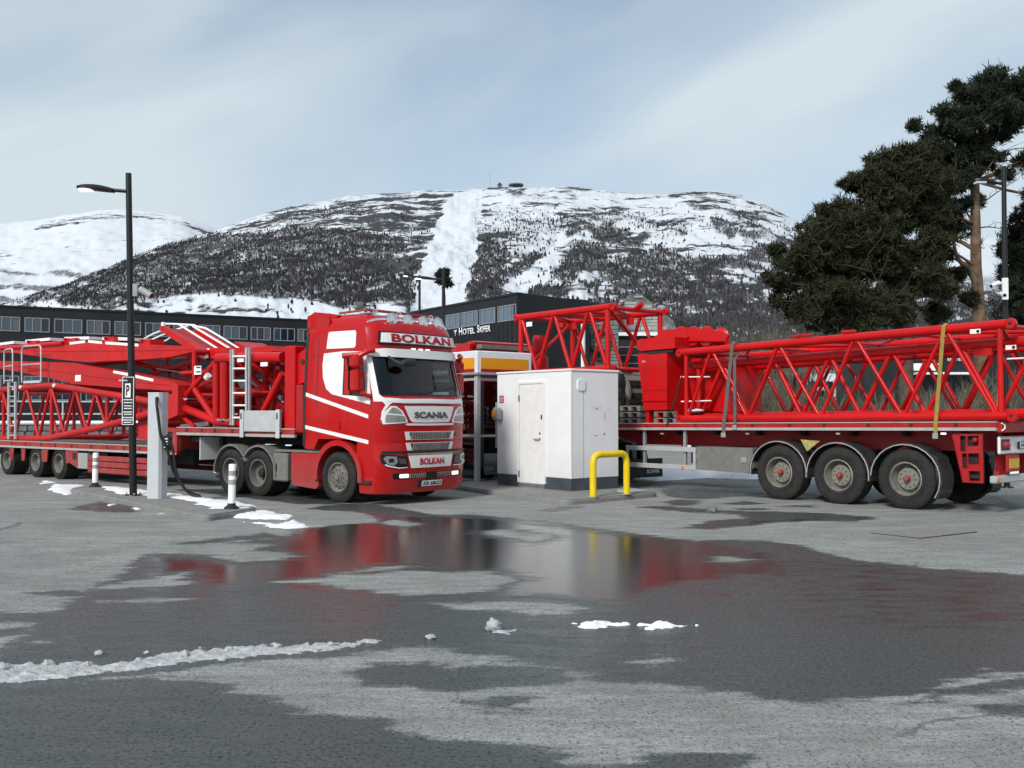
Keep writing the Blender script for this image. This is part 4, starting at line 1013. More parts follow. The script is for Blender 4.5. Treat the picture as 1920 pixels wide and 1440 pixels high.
def build_tractor(fr, label, wheels, front_text=True):
    T = fr.empty('truck_tractor'); tag(T, label, 'truck')
    # ---- shell, with window openings cut out
    zi = [i for i, z in enumerate(ZS) if z >= 1.25]
    v, f = [], []; xr = lambda z: -1.05 + (0.0 if z < 3.5 else 0.03 + (z - 3.5) * 0.25)
    rings = [cab_ring(ZS[i], xr(ZS[i])) for i in zi]; n = len(rings[0]); ns = len(SU) - 1
    for r in rings: v += r
    for k in range(len(rings) - 1):
        z = (rings[k][0][2] + rings[k + 1][0][2]) / 2
        for u in range(n - 1):
            ws = ns + 2 <= u < ns + 14 and 2.11 < z < 2.84
            sw = (u in (6, 7) or n - 2 - u in (6, 7)) and 2.11 < z < 2.84
            if ws or sw: continue
            a = k * n + u; f.append((a, a + 1, a + n + 1, a + n))
        a = k * n; f.append((a + n - 1, a, a + n, a + n + n - 1))       # rear wall
    top = (len(rings) - 1) * n
    f.append(tuple(range(top, top + n)))
    sh = MB(); sh.raw(v, f); cabo = sh.build('cab_shell', 'cab_red', T, 32)
    # lower parts: rear corner, front quarter and bumper
    for y0, y1 in ((0.008, 0.75), (CW - 0.75, CW - 0.008)):
        e = MB(); e.prism([(-1.05, 1.25), (-1.05, 1.10), (-0.98, 1.04), (-0.72, 1.04), (-0.58, 1.25)], 'y', y0, y1); e.build('cab_skirt', 'cab_red', T)
    rings = []
    for z in (0.22, 0.27, 0.42, 0.6, 0.75, 0.9, 1.0, 1.25):
        xf = 0.56 if z > 0.75 else 0.60
        hw, fz = cab_hw(z), cab_fz(z); xe = fz - 0.30
        ts = [-1, -0.985, -0.96, -0.92, -0.86, -0.77, -0.6, -0.35, 0, 0.35, 0.6, 0.77, 0.86, 0.92, 0.96, 0.985, 1]
        rings.append([(xf, CY - hw, z), ((xf + xe) / 2, CY - hw, z)] + [(fz - 0.1 * t * t - 0.2 * abs(t) ** 8 + (0.03 if z < 1.0 else 0), CY + t * hw, z) for t in ts] + [((xf + xe) / 2, CY + hw, z), (xf, CY + hw, z)])
    v, f = [], []; n = len(rings[0])
    for r in rings: v += r
    for k in range(len(rings) - 1):
        for u in range(n): f.append((k * n + u, k * n + (u + 1) % n, (k + 1) * n + (u + 1) % n, (k + 1) * n + u))
    f.append(tuple(range(n)))
    MB().raw(v, f).build('bumper', 'cab_red_clean', T, 32)
    bmap = lambda a, b, o: front_map(a, b, o + (0.03 if b < 1.0 else 0))
    # dark gap between bumper and cab front
    patch([(0.10, 1.005), (2.42, 1.005), (2.42, 1.04), (0.10, 1.04)], front_map, 0.034, 0.03, 'shut_line', 'black_plastic', T)
    # ---- wheel arches
    for y0, y1 in ((-0.03, 0.34), (CW - 0.34, CW + 0.03)):
        e = MB(); prof = []
        for k in range(13):
            a = math.radians(-8 + 196 * k / 12); prof.append((0.02 + 0.71 * math.cos(a), 0.52 + 0.72 * math.sin(a)))
        inn = [(0.02 + 0.60 * math.cos(math.radians(-8 + 196 * k / 12)), 0.52 + 0.61 * math.sin(math.radians(-8 + 196 * k / 12))) for k in range(13)][::-1]
        e.prism(prof + inn, 'y', y0, y1); e.build('wheel_arch', 'cab_red', T, 30)
    # ---- glass
    wsb = [(front_map(0.11, 2.11, 0), 0)]
    patch(rounded(0.085, 2.435, 2.115, 2.84, 0.05), front_map, -0.015, 0.008, 'windscreen', 'cab_glass', T, step=0.1)
    patch(rounded(0.06, 2.46, 2.10, 2.865, 0.07), front_map, 0.004, 0.03, 'windscreen_seal', 'black_gloss', T, holes=[rounded(0.10, 2.42, 2.135, 2.83, 0.05)], step=0.1)
    for sm, nm in ((side_map, 0), (side_map_far, 1)):
        wq = [(0.20, 2.13), (0.80, 2.13), (0.72, 2.82), (0.20, 2.82)]
        patch([(0.17, 2.11), (0.86, 2.11), (0.75, 2.84), (0.17, 2.84)], sm, -0.02, 0.008, 'side_window', 'cab_glass', T, step=0.3)
        whole = [(-0.47, 2.96), (-0.50, 2.72), (-0.47, 2.47), (-0.36, 2.25), (-0.18, 2.14), (0.30, 2.05), (0.93, 1.93), (0.935, 2.12), (0.80, 2.92), (0.55, 2.965), (0.1, 2.985)]
        patch(whole, sm, 0.012, 0.02, 'white_surround', 'cab_white', T, holes=[[(0.13, 2.12), (0.80, 2.08), (0.705, 2.80), (0.60, 2.84), (0.13, 2.85)]], step=0.3)
        patch([(0.11, 2.10), (0.82, 2.06), (0.72, 2.82), (0.61, 2.86), (0.11, 2.87)], sm, 0.006, 0.02, 'window_seal', 'black_gloss', T, holes=[[(0.15, 2.14), (0.78, 2.10), (0.69, 2.78), (0.58, 2.82), (0.15, 2.83)]], step=0.3)
        patch(rounded(-0.40, -0.02, 2.28, 2.90, 0.09), sm, 0.016, 0.006, 'blank_panel', 'cab_white', T, step=0.3)
        patch([(-0.40, 3.05), (-0.36, 3.36), (-0.33, 3.39), (0.42, 3.385), (0.46, 3.34), (0.46, 3.08), (0.42, 3.04)], sm, 0.01, 0.014, 'sign_panel', 'cab_white', T, step=0.25)
        # stripes
        for za, zb, th in ((2.20, 1.735, 0.075), (1.53, 1.245, 0.075)):
            xa, xb = -1.045, 0.88; k = [xa + (xb - xa) * q / 6 for q in range(7)]
            zl = [za + (zb - za) * q / 6 for q in range(7)]
            patch(list(zip(k, zl)) + [(x, z - th) for x, z in zip(k[::-1], zl[::-1])], sm, 0.006, 0.007, 'stripe', 'cab_white', T, step=0.4)
        # door shut lines, handle, badge
        for x0 in (-0.66, 0.94):
            patch([(x0, 1.26), (x0 + 0.012, 1.26), (x0 + 0.012, 2.0), (x0, 2.0)] if x0 > 0 else [(x0, 1.26), (x0 + 0.012, 1.26), (x0 + 0.012, 3.3), (x0, 3.3)], sm, 0.003, 0.01, 'door_gap', 'black_plastic', T, step=1)
        patch(rounded(0.0, 0.08, 1.44, 1.60, 0.02), sm, 0.02, 0.02, 'door_handle', 'cab_red', T)
        patch([(-1.04, 2.915), (-0.45, 2.915), (-0.45, 2.925), (-1.04, 2.925)], sm, 0.002, 0.01, 'panel_gap', 'black_plastic', T, step=1)
        patch([(-1.05, 1.10), (-1.0, 1.06), (-0.985, 1.3), (-0.985, 3.5), (-1.02, 3.55), (-1.05, 3.5)], sm, 0.012, 0.06, 'rear_edge_seal', 'black_plastic', T, step=0.5)
    # ---- front: white bands, panels, grilles
    F = lambda px, py: fr.front(px, py, 1.30)
    patch([(0.01, 2.88), (0.015, 2.985), (0.3, 3.02), (1.26, 3.02), (2.22, 3.02), (2.505, 2.985), (2.51, 2.88), (2.40, 2.855), (1.26, 2.85), (0.12, 2.855)], front_map, 0.05, 0.06, 'sun_visor', 'cab_white', T)
    for s in (0, 1):
        mir = (lambda p: p) if s == 0 else (lambda p: [(CW - a, b) for a, b in p][::-1])
        patch(mir([(0.012, 2.86), (0.10, 2.85), (0.095, 2.13), (0.13, 2.075), (0.30, 2.02), (0.012, 2.04)]), front_map, 0.012, 0.02, 'screen_pillar', 'cab_white', T, step=0.05)
        patch(mir([(0.012, 2.05), (0.22, 2.06), (0.50, 2.045), (0.40, 2.0), (0.25, 1.94), (0.15, 1.81), (0.105, 1.63), (0.085, 1.63), (0.105, 1.80), (0.17, 1.92), (0.12, 1.985), (0.012, 1.985)]), front_map, 0.012, 0.02, 'white_brow', 'cab_white', T, step=0.05)
        # corner grille panels with louvres
        cg = mir([(0.10, 1.60), (0.13, 1.78), (0.26, 1.90), (0.36, 1.90), (0.50, 1.81), (0.62, 1.62), (0.62, 1.58), (0.12, 1.55)])
        patch(cg, front_map, 0.014, 0.016, 'corner_grille', 'cab_white', T, step=0.06)
        patch(mir([(0.15, 1.62), (0.17, 1.74), (0.53, 1.71), (0.58, 1.63), (0.57, 1.60), (0.16, 1.58)]), front_map, 0.018, 0.006, 'grille_mesh', 'mesh_chrome', T, step=0.06)
        patch(mir([(0.19, 1.765), (0.28, 1.87), (0.35, 1.87), (0.46, 1.80), (0.49, 1.745)]), front_map, 0.018, 0.006, 'grille_mesh', 'mesh_chrome', T, step=0.06)
        for k in range(5):
            z = 1.605 + k * 0.022
            patch(mir([(0.165, z), (0.57 - k * 0.012, z + 0.004), (0.57 - k * 0.012, z + 0.011), (0.165, z + 0.007)]), front_map, 0.022, 0.006, 'louvre', 'grey_paint', T, step=0.1)
        # headlamp
        hl = mir([(0.085, 0.93), (0.09, 0.98), (0.20, 0.975), (0.60, 0.93), (0.62, 0.80), (0.60, 0.70), (0.40, 0.69), (0.17, 0.74), (0.10, 0.82)])
        hz = patch(hl, bmap, 0.008, 0.012, 'headlamp', 'black_gloss', T, step=0.05)
        patch(mir([(0.13, 0.90), (0.18, 0.945), (0.36, 0.93), (0.38, 0.82), (0.30, 0.76), (0.19, 0.785)]), bmap, 0.014, 0.01, 'lens', 'lamp_dim', hz, step=0.06)
        patch(mir([(0.21, 0.895), (0.29, 0.90), (0.31, 0.83), (0.22, 0.82)]), bmap, 0.02, 0.01, 'reflector', 'black_gloss', hz, step=0.06)
        patch(mir([(0.40, 0.90), (0.57, 0.885), (0.575, 0.78), (0.42, 0.80)]), bmap, 0.014, 0.01, 'lens', 'letter_dark', hz, step=0.06)
        patch(mir([(0.15, 0.775), (0.20, 0.745), (0.40, 0.702), (0.60, 0.710), (0.60, 0.726), (0.41, 0.720), (0.21, 0.762), (0.16, 0.79)]), bmap, 0.018, 0.01, 'running_light', 'letter_white', hz, step=0.06)
        fl = patch(mir(rounded(0.30, 0.66, 0.50, 0.61, 0.02)), bmap, 0.008, 0.01, 'fog_lamp', 'black_gloss', T, step=0.06)
        patch(mir(rounded(0.43, 0.645, 0.518, 0.59, 0.02)), bmap, 0.014, 0.008, 'lamp_lens', 'lamp_lit', fl, step=0.06)
    # nose panel
    patch([(0.20, 2.005), (0.50, 2.04), (1.26, 2.05), (2.02, 2.04), (2.32, 2.005), (2.20, 1.965), (1.95, 1.955), (1.26, 1.96), (0.57, 1.955), (0.32, 1.965)], front_map, 0.02, 0.02, 'white_lip', 'cab_white', T, step=0.1)
    patch([(0.56, 1.90), (1.26, 1.905), (1.96, 1.90), (1.82, 1.62), (1.76, 1.585), (1.26, 1.58), (0.76, 1.585), (0.70, 1.62)], front_map, 0.015, 0.016, 'badge_panel', 'cab_white', T, step=0.1)
    patch([(0.56, 1.548), (0.62, 1.525), (1.26, 1.52), (1.90, 1.525), (1.96, 1.548), (1.90, 1.565), (1.26, 1.56), (0.62, 1.565)], front_map, 0.014, 0.016, 'trim_bar', 'cab_white', T, step=0.1)
    lettering('SCANIA', 1, front_map, 0.030, 'badge_letters', 'letter_dark', T, bold=0.03, spacing=1.0, fit=(0.79, 1.74, 1.665, 1.79), thick=0.012)
    for z0, z1, w0, w1 in ((1.245, 1.405, 0.70, 0.66), (1.03, 1.19, 0.67, 0.62)):
        g = patch([(CY - w0, z1), (CY + w0, z1), (CY + w1, z0), (CY - w1, z0)], front_map, 0.012, 0.014, 'grille_frame', 'cab_white', T, step=0.1)
        patch([(CY - w0 + 0.11, z1 - 0.012), (CY + w0 - 0.11, z1 - 0.012), (CY + w1 - 0.11, z0 + 0.012), (CY - w1 + 0.11, z0 + 0.012)], front_map, 0.016, 0.006, 'grille_opening', 'black_plastic', g, step=0.1)
        e = MB(); nb = 26
        for k in range(nb):
            a = CY - w1 + 0.13 + (2 * w1 - 0.26) * k / (nb - 1)
            for (b0, b1, da) in ((z0 + 0.015, (z0 + z1) / 2, 0.012), ((z0 + z1) / 2, z1 - 0.015, -0.012)):
                p, q = front_map(a - da / 2, b0, 0.022), front_map(a + da / 2, b1, 0.022); e.bar(p, q, 0.017, 0.014)
        tag(e.build('grille_bars', 'mesh_chrome', g), kind='stuff')
    # red grille crease lines
    for z in (1.22, 1.44):
        patch([(0.25, z), (0.56, z), (0.56, z + 0.006), (0.25, z + 0.006)], front_map, 0.004, 0.01, 'crease', 'black_plastic', T, step=0.1)
        patch([(1.96, z), (2.27, z), (2.27, z + 0.006), (1.96, z + 0.006)], front_map, 0.004, 0.01, 'crease', 'black_plastic', T, step=0.1)
    # bumper sign, intakes, plate
    patch([(CY - 0.62, 0.94), (CY + 0.62, 0.94), (CY + 0.55, 0.70), (CY - 0.55, 0.70)], bmap, 0.014, 0.016, 'name_board', 'cab_white', T, step=0.1)
    patch([(CY - 0.65, 0.985), (CY + 0.65, 0.985), (CY + 0.63, 0.945), (CY - 0.63, 0.945)], bmap, 0.008, 0.01, 'intake', 'mesh_chrome', T, step=0.1)
    if front_text: lettering('BOLKAN', 1, bmap, 0.022, 'name_letters', 'letter_red', T, bold=0.035, spacing=1.04, fit=(CY - 0.34, CY + 0.34, 0.755, 0.885), thick=0.01)
    g = patch([(CY - 0.66, 0.545), (CY - 0.60, 0.60), (CY + 0.60, 0.60), (CY + 0.66, 0.545), (CY + 0.60, 0.50), (CY - 0.60, 0.50)], bmap, 0.008, 0.01, 'lower_intake', 'black_plastic', T, step=0.1)
    e = MB()
    for k in range(22):
        a = CY - 0.58 + 1.16 * k / 21
        if abs(a - CY) > 0.13: e.bar(bmap(a - 0.008, 0.507, 0.016), bmap(a + 0.008, 0.593, 0.016), 0.02, 0.014)
    tag(e.build('intake_bars', 'mesh_chrome', g), kind='stuff')
    patch(rounded(CY - 0.15, CY + 0.13, 0.47, 0.61, 0.01), bmap, 0.03, 0.03, 'radar_cover', 'black_gloss', T, step=0.1)
    np_ = patch(rounded(CY - 0.36, CY + 0.32, 0.315, 0.455, 0.01), bmap, 0.02, 0.02, 'plate_holder', 'black_plastic', T, step=0.1)
    patch(rounded(CY - 0.27, CY + 0.30, 0.33, 0.44, 0.01), bmap, 0.026, 0.006, 'number_plate', 'white_paint', np_, step=0.1)
    patch(rounded(CY - 0.34, CY - 0.275, 0.33, 0.44, 0.005), bmap, 0.026, 0.006, 'plate_band', 'letter_black', np_, step=0.1)
    if front_text: lettering('XR 68622', 1, bmap, 0.030, 'plate_letters', 'letter_black', np_, bold=0.02, fit=(CY - 0.24, CY + 0.275, 0.345, 0.425), thick=0.004)
    # tow eyes and lamp dots
    for a, z in ((2.0, 1.34), (2.07, 0.66)):
        p = front_map(a, z, 0.0); e = MB(); e.lathe([(0.0, 0.03), (0.028, 0.03), (0.034, -0.02)], p, 'x', 12); e.build('badge', 'letter_dark', T)
    # ---- roof sign and roof lamps
    rb = patch([(0.20, 3.11), (0.24, 3.35), (2.28, 3.35), (2.32, 3.11)], front_map, 0.065, 0.09, 'roof_sign', 'black_gloss', T, step=0.1)
    patch([(0.235, 3.135), (0.27, 3.325), (2.25, 3.325), (2.285, 3.135)], front_map, 0.072, 0.012, 'sign_face', 'cab_white', rb, step=0.1)
    if front_text: lettering('BOLKAN', 1, front_map, 0.080, 'name_letters', 'letter_red', rb, bold=0.035, spacing=1.04, fit=(0.44, 2.09, 3.15, 3.315), thick=0.01)
    e = MB(); e.tube(round_path([(0.50, 0.12, 3.40), (0.72, 0.16, 3.56), (0.80, 0.4, 3.60), (0.84, CY, 3.615), (0.80, CW - 0.4, 3.60), (0.72, CW - 0.16, 3.56), (0.50, CW - 0.12, 3.40)], 0.15), 0.03, 8)
    e.build('lamp_bar', 'chrome', T)
    for k in range(4):
        y = 0.60 + 0.44 * k; c = (0.90, y, 3.60)
        e = MB(); e.lathe([(0.0, -0.14), (0.06, -0.13), (0.125, -0.06), (0.135, 0.0), (0.135, 0.02), (0.12, 0.024), (0.116, 0.008)], c, 'x', 24); L = e.build('roof_lamp', 'chrome', T)
        e = MB(); e.lathe([(0.117, 0.010), (0.06, 0.018), (0.0, 0.022)], c, 'x', 24); e.build('lamp_lens', 'lamp_glass', L)
        e = MB(); e.box(c[0] - 0.10, c[0] - 0.05, y - 0.02, y + 0.02, 3.46, 3.60); e.build('lamp_bracket', 'chassis_black', L)
    for k in range(3):
        e = MB(); p = front_map(1.0 + 0.2 * k, 3.03, 0.03); e.box(p.x - 0.02, p.x + 0.01, p.y - 0.05, p.y + 0.05, 3.025, 3.045, 0.005); e.build('marker_lamp', 'led_white', T)
    # horns and beacon on the roof, dark roof rack
    for y in (0.42, 1.06, 2.0):
        e = MB(); e.lathe([(0.0, -0.45), (0.022, -0.45), (0.03, -0.1), (0.07, 0.0), (0.055, 0.0), (0.0, -0.08)], (0.62, y, 3.745), 'x', 14); e.build('horn', 'chrome', T)
    for y in (0.30, 2.2):
        e = MB(); e.bar((-0.3, y, 3.78), (0.55, y, 3.80), 0.04, 0.04); e.build('roof_rail', 'hub_red', T, 0)
    e = MB(); e.bar((0.5, 0.28, 3.80), (0.5, 2.22, 3.80), 0.05, 0.05); e.build('roof_rail', 'hub_red', T, 0)
    e = MB(); e.prism([(-1.02, 3.55), (-1.05, 3.80), (-0.95, 3.84), (-0.45, 3.77), (-0.2, 3.72), (-0.4, 3.66)], 'y', 0.20, CW - 0.20); e.build('air_deflector', 'cab_red', T, 50)
    for y0, y1 in ((0.03, 0.20), (CW - 0.20, CW - 0.03)):
        e = MB(); e.prism([(-1.04, 3.45), (-1.05, 3.74), (-0.95, 3.775), (-0.5, 3.72), (-0.35, 3.62), (-0.4, 3.45)], 'y', y0 + 0.06, y1); e.build('deflector_cheek', 'cab_red', T, 50)
    # ---- mirrors
    for s in (-1, 1):
        Y = (lambda y: y) if s < 0 else (lambda y: CW - y)
        def ybox(e, x0, x1, y0, y1, z0, z1, b): e.box(x0, x1, min(Y(y0), Y(y1)), max(Y(y0), Y(y1)), z0, z1, b)
        e = MB(); ybox(e, 0.62, 0.86, -0.30, -0.06, 2.62, 2.87, 0.05); mo = e.build('mirror', 'cab_red', T)
        e = MB(); ybox(e, 0.64, 0.86, -0.30, -0.06, 2.16, 2.60, 0.05); e.build('mirror_body', 'cab_red', mo)
        for pts, r_ in (([(0.80, Y(-0.16), 2.86), (0.95, Y(-0.05), 2.95), (1.0, Y(0.05), 2.97)], 0.05), ([(0.80, Y(-0.16), 2.18), (0.92, Y(-0.06), 2.10), (0.95, Y(0.02), 2.08)], 0.045), ([(0.52, Y(-0.34), 2.86), (0.80, Y(-0.14), 2.885)], 0.055)):
            e = MB(); e.tube(pts, r_, 8); e.build('mirror_arm', 'cab_red', mo)
        e = MB(); ybox(e, 0.612, 0.622, -0.28, -0.08, 2.20, 2.82, 0.003); e.build('mirror_glass', 'black_gloss', mo)
    p = front_map(0.62, 2.80, 0.0)
    e = MB(); e.tube([front_map(0.36, 2.86, 0.02), front_map(0.42, 2.74, 0.22), front_map(0.50, 2.70, 0.28)], 0.03, 7); e.raw(*ellip(front_map(0.66, 2.74, 0.26), (0.06, 0.21, 0.085))); e.build('front_mirror', 'black_plastic', T, 60)
    # wipers
    e = MB(); e.bar(front_map(1.0, 2.13, 0.02), front_map(2.15, 2.30, 0.02), 0.02, 0.02); e.bar(front_map(0.35, 2.13, 0.02), front_map(1.2, 2.16, 0.02), 0.02, 0.02); e.build('wiper', 'black_plastic', T)
    # ---- interior
    e = MB(); e.box(0.55, 0.98, 0.12, CW - 0.12, 1.75, 2.12, 0.08); e.build('dashboard', 'interior', T)
    for y in (0.30, 1.62):
        e = MB(); e.box(-0.05, 0.45, y, y + 0.55, 1.7, 1.95, 0.06); e.box(-0.22, -0.04, y, y + 0.55, 1.8, 2.62, 0.07); e.build('seat', 'interior', T)
    e = MB(); e.box(-0.98, -0.95, 0.06, CW - 0.06, 1.3, 3.4); e.box(-0.95, 0.85, 0.08, CW - 0.08, 1.45, 1.6); e.box(-0.6, 0.8, 0.1, CW - 0.1, 3.05, 3.1); e.build('lining', 'interior', T, 0)
    e = MB(); e.tube([(0.52 + 0.08 * math.cos(a), 1.9 + 0.22 * math.sin(a), 2.10 + 0.2 * math.cos(a)) for a in np.linspace(0, 6.28, 17)], 0.018, 6); e.build('steering_wheel', 'interior', T)
    e = MB(); e.box(0.93, 0.96, 1.72, 2.2, 2.135, 2.20, 0.01); e.build('dash_papers', 'letter_white', T)
    # curtain at the near side of the screen
    e = MB(); e.prism([(0.70 + 0.02 * math.sin(k * 2.2), 0.10 + k * 0.02) for k in range(9)] + [(0.68 + 0.02 * math.sin(k * 2.2), 0.10 + k * 0.02) for k in range(8, -1, -1)], 'z', 2.12, 2.82); e.build('curtain', 'interior', T)
    # ---- chassis
    for y in (0.78, 1.68):
        e = MB(); e.box(wheels[-1][0] - 0.75, 0.9, y, y + 0.08, 0.72, 1.0); e.build('frame_rail', 'chassis_black', T, 0)
    e = MB(); e.box(-0.5, 1.0, 0.5, 2.0, 0.45, 1.2); e.box(wheels[-1][0] - 0.2, -0.6, 0.9, 1.62, 0.35, 0.85); e.build('underbody', 'chassis_black', T, 0)
    for x, kind in wheels:
        st = 0.0
        add_wheel(T, kind, x, 0.02, False, st); add_wheel(T, kind, x, CW - 0.02, True, st)
    # rear mudguards
    for x, kind in wheels[1:]:
        for y0, y1 in ((0.0, 0.6), (CW - 0.6, CW)):
            e = MB(); R1, R2 = 0.62, 0.58; a0, a1 = (-2, 150) if x == wheels[1][0] else (25, 182)
            o_ = [(x + R1 * math.cos(math.radians(a)), 0.47 + R1 * math.sin(math.radians(a))) for a in np.linspace(a0, a1, 12)]
            i_ = [(x + R2 * math.cos(math.radians(a)), 0.47 + R2 * math.sin(math.radians(a))) for a in np.linspace(a1, a0, 12)]
            e.prism(o_ + i_, 'y', y0, y1); e.build('mudguard', 'grey_dusty', T, 30)
    xt = wheels[1][0] + 0.60
    for s in (0, 1):
        y0, y1 = (0.03, 0.62) if s == 0 else (CW - 0.62, CW - 0.03)
        e = MB(); e.box(xt - 0.12, xt + 0.36, y0, y1, 0.34, 0.93, 0.03); t = e.build('equipment_box', 'grey_dusty', T)
        ys = y0 - 0.012 if s == 0 else y1
        e = MB(); e.box(xt + 0.0, xt + 0.04, ys, ys + 0.012, 0.55, 0.72, 0.004); e.build('latch', 'black_plastic', t)
        e = MB(); e.prism([(xt + 0.50, 0.95), (-0.58, 0.95), (-0.60, 0.30), (-0.68, 0.24), (xt + 0.58, 0.28), (xt + 0.50, 0.40)], 'y', y0, y1); t = e.build('side_skirt', 'cab_red', T)
        e = MB(); e.box(xt + 0.44, xt + 0.48, y0 + 0.1, y1 - 0.1, 0.35, 0.9); e.build('tank_gap', 'chassis_black', T, 0)
        e = MB(); e.box(xt - 0.1, -0.62, y0 + 0.03, y1, 0.955, 1.0, 0.01); e.build('tank_top', 'grey_dusty', T)
        e = MB(); e.box(0.60, 0.95, y0 - 0.05 if s == 0 else y1 - 0.12, y0 + 0.12 if s == 0 else y1 + 0.05, 0.40, 0.47, 0.01); e.build('step', 'black_plastic', T)
    e = MB(); e.lathe([(0.0, 0.0), (0.45, 0.0), (0.5, -0.06), (0.0, -0.06)], (-2.95, CY, 1.22), 'z', 20); e.build('fifth_wheel', 'chassis_black', T)
    for k, y in enumerate((0.9, 1.1, 1.3)):
        e = MB(); e.tube([(-1.1, y, 1.9), (-1.5, y, 1.35), (-1.9, y, 1.4), (-2.1, y + 0.1, 1.7)], 0.025, 6); e.build('air_line', 'rubber', T)
    return T
def ellip(c, r, n=14, m=8):
    v, f = [], []
    for i in range(m + 1):
        p = math.pi * i / m
        for k in range(n):
            a = 2 * math.pi * k / n; v.append((c[0] + r[0] * math.sin(p) * math.cos(a), c[1] + r[1] * math.sin(p) * math.sin(a), c[2] + r[2] * math.cos(p)))
    for i in range(m):
        for k in range(n): f.append((i * n + k, i * n + (k + 1) % n, (i + 1) * n + (k + 1) % n, (i + 1) * n + k))
    return v, f
tractor = build_tractor(T1, 'red truck with white trim, name board and four roof lamps facing right beside the kiosk', [(0.0, 'front'), (-2.56, 'drive'), (-3.53, 'drive')])
# ------------------------------------------------------------------ left trailer (step deck), same frame as its tractor
def S1(px, py, Y=0.0): return T1.side(px, py, Y)
W1 = 2.50
TR = T1.empty('step_deck_trailer'); tag(TR, 'dusty red step-deck trailer behind the red truck at left', 'trailer')
def rail_parts(parent, x0, x1, z_strip, z_rail, z_top, width, slots, m, ramp=0.0):
    """edge rails along both sides: red board, grey marker strip and lashing slots; ramp = rise per metre"""
    for y0, y1, s in ((0.0, 0.10, -1), (width - 0.10, width, 1)):
        e = MB(); e.prism([(x0, z_rail + ramp * x0), (x1, z_rail + ramp * x1), (x1, z_top + ramp * x1), (x0, z_top + ramp * x0)], 'y', y0, y1); b = e.build('side_rail', m, parent, 0)
        ya, yb = (y0 - 0.012, y0 + 0.05) if s < 0 else (y1 - 0.05, y1 + 0.012)
        e = MB(); e.prism([(x0, z_strip + ramp * x0), (x1, z_strip + ramp * x1), (x1, z_rail - 0.004 + ramp * x1), (x0, z_rail - 0.004 + ramp * x0)], 'y', ya, yb); e.build('marker_strip', 'strip_grey', parent, 0)
        e = MB(); e.prism([(x0, z_top + 0.002 + ramp * x0), (x1, z_top + 0.002 + ramp * x1), (x1, z_top + 0.022 + ramp * x1), (x0, z_top + 0.022 + ramp * x0)], 'y', ya, yb + (0.05 if s < 0 else 0)); e.build('rail_cap', 'strip_grey', parent, 0)
        for x in slots:
            zc = (z_rail + z_top) / 2 + ramp * x; h = (z_top - z_rail) * 0.36
            yy = (y0 - 0.008, y0 + 0.02) if s < 0 else (y1 - 0.02, y1 + 0.008)
            e = MB(); e.box(x - 0.035, x + 0.035, yy[0], yy[1], zc - h, zc + h, 0.004); e.build('lashing_slot', 'chassis_black', parent, 0)
rail_parts(TR, -5.60, -1.32, 1.262, 1.325, 1.425, W1, [-5.2, -4.6, -4.1, -3.45, -2.9, -2.3, -1.75], 'trailer_red')
e = MB(); e.box(-5.60, -1.32, 0.10, W1 - 0.10, 1.36, 1.418); e.build('deck_floor', 'plank_grey', TR, 0)
for k in range(10):
    e = MB(); e.box(-5.6, -1.32, 0.12 + k * 0.226, 0.12 + k * 0.226 + 0.216, 1.419, 1.43); e.build('deck_board', 'plank_grey', TR, 0)
for y in (0.72, 1.66):
    e = MB(); e.box(-6.2, -1.32, y, y + 0.12, 1.08, 1.355); e.build('main_beam', 'chassis_black', TR, 0)
for k in range(5):
    e = MB(); e.box(-5.3 + k * 0.9, -5.22 + k * 0.9, 0.1, W1 - 0.1, 1.22, 1.355); e.build('cross_member', 'chassis_black', TR, 0)
# the step: frame with dark bays
for y0, y1 in ((0.0, 0.12), (W1 - 0.12, W1)):
    e = MB(); e.box(-6.42, -5.60, y0, y1, 1.33, 1.425); e.box(-6.42, -6.26, y0, y1, 0.82, 1.33); e.box(-5.78, -5.60, y0, y1, 0.80, 1.33); e.box(-6.42, -5.60, y0 + 0.003, y1, 0.80, 0.88); e.build('step_frame', 'trailer_red', TR, 0)
    e = MB(); e.box(-6.27, -5.77, y0 + 0.03, y1 - 0.02, 0.88, 1.33); e.build('step_bay', 'chassis_black', TR, 0)
    e = MB(); e.box(-6.40, -5.62, y0 - 0.006, y0 + 0.02, 0.80, 0.835); e.build('marker_strip', 'strip_grey', TR, 0)
e = MB(); e.box(-6.45, -6.40, 0.1, W1 - 0.1, 0.9, 1.42); e.build('step_wall', 'trailer_red', TR, 0)
# lower deck
rail_parts(TR, -16.8, -6.44, 0.792, 0.85, 0.965, W1, [-16.2, -15.4, -14.75, -13.95, -13.1, -12.2, -11.4, -10.5, -9.5, -8.7, -7.9, -7.2], 'trailer_red')
e = MB(); e.box(-16.8, -6.44, 0.1, W1 - 0.1, 0.86, 0.958); e.build('deck_floor', 'plank_grey', TR, 0)
for k in range(10):
    e = MB(); e.box(-16.8, -6.44, 0.12 + k * 0.226, 0.12 + k * 0.226 + 0.216, 0.959, 0.972); e.build('deck_board', 'plank_grey', TR, 0)
for y in (0.72, 1.66):
    e = MB(); e.box(-16.6, -6.0, y, y + 0.14, 0.52, 0.86); e.build('main_beam', 'chassis_black', TR, 0)
for x in (-11.26, -12.57, -14.30):
    add_wheel(TR, 'small', x, 0.03); add_wheel(TR, 'small', x, W1 - 0.03, True)
    e = MB(); e.tube([(x, 0.4, 0.42), (x, W1 - 0.4, 0.42)], 0.07, 8); e.build('axle', 'chassis_black', TR)
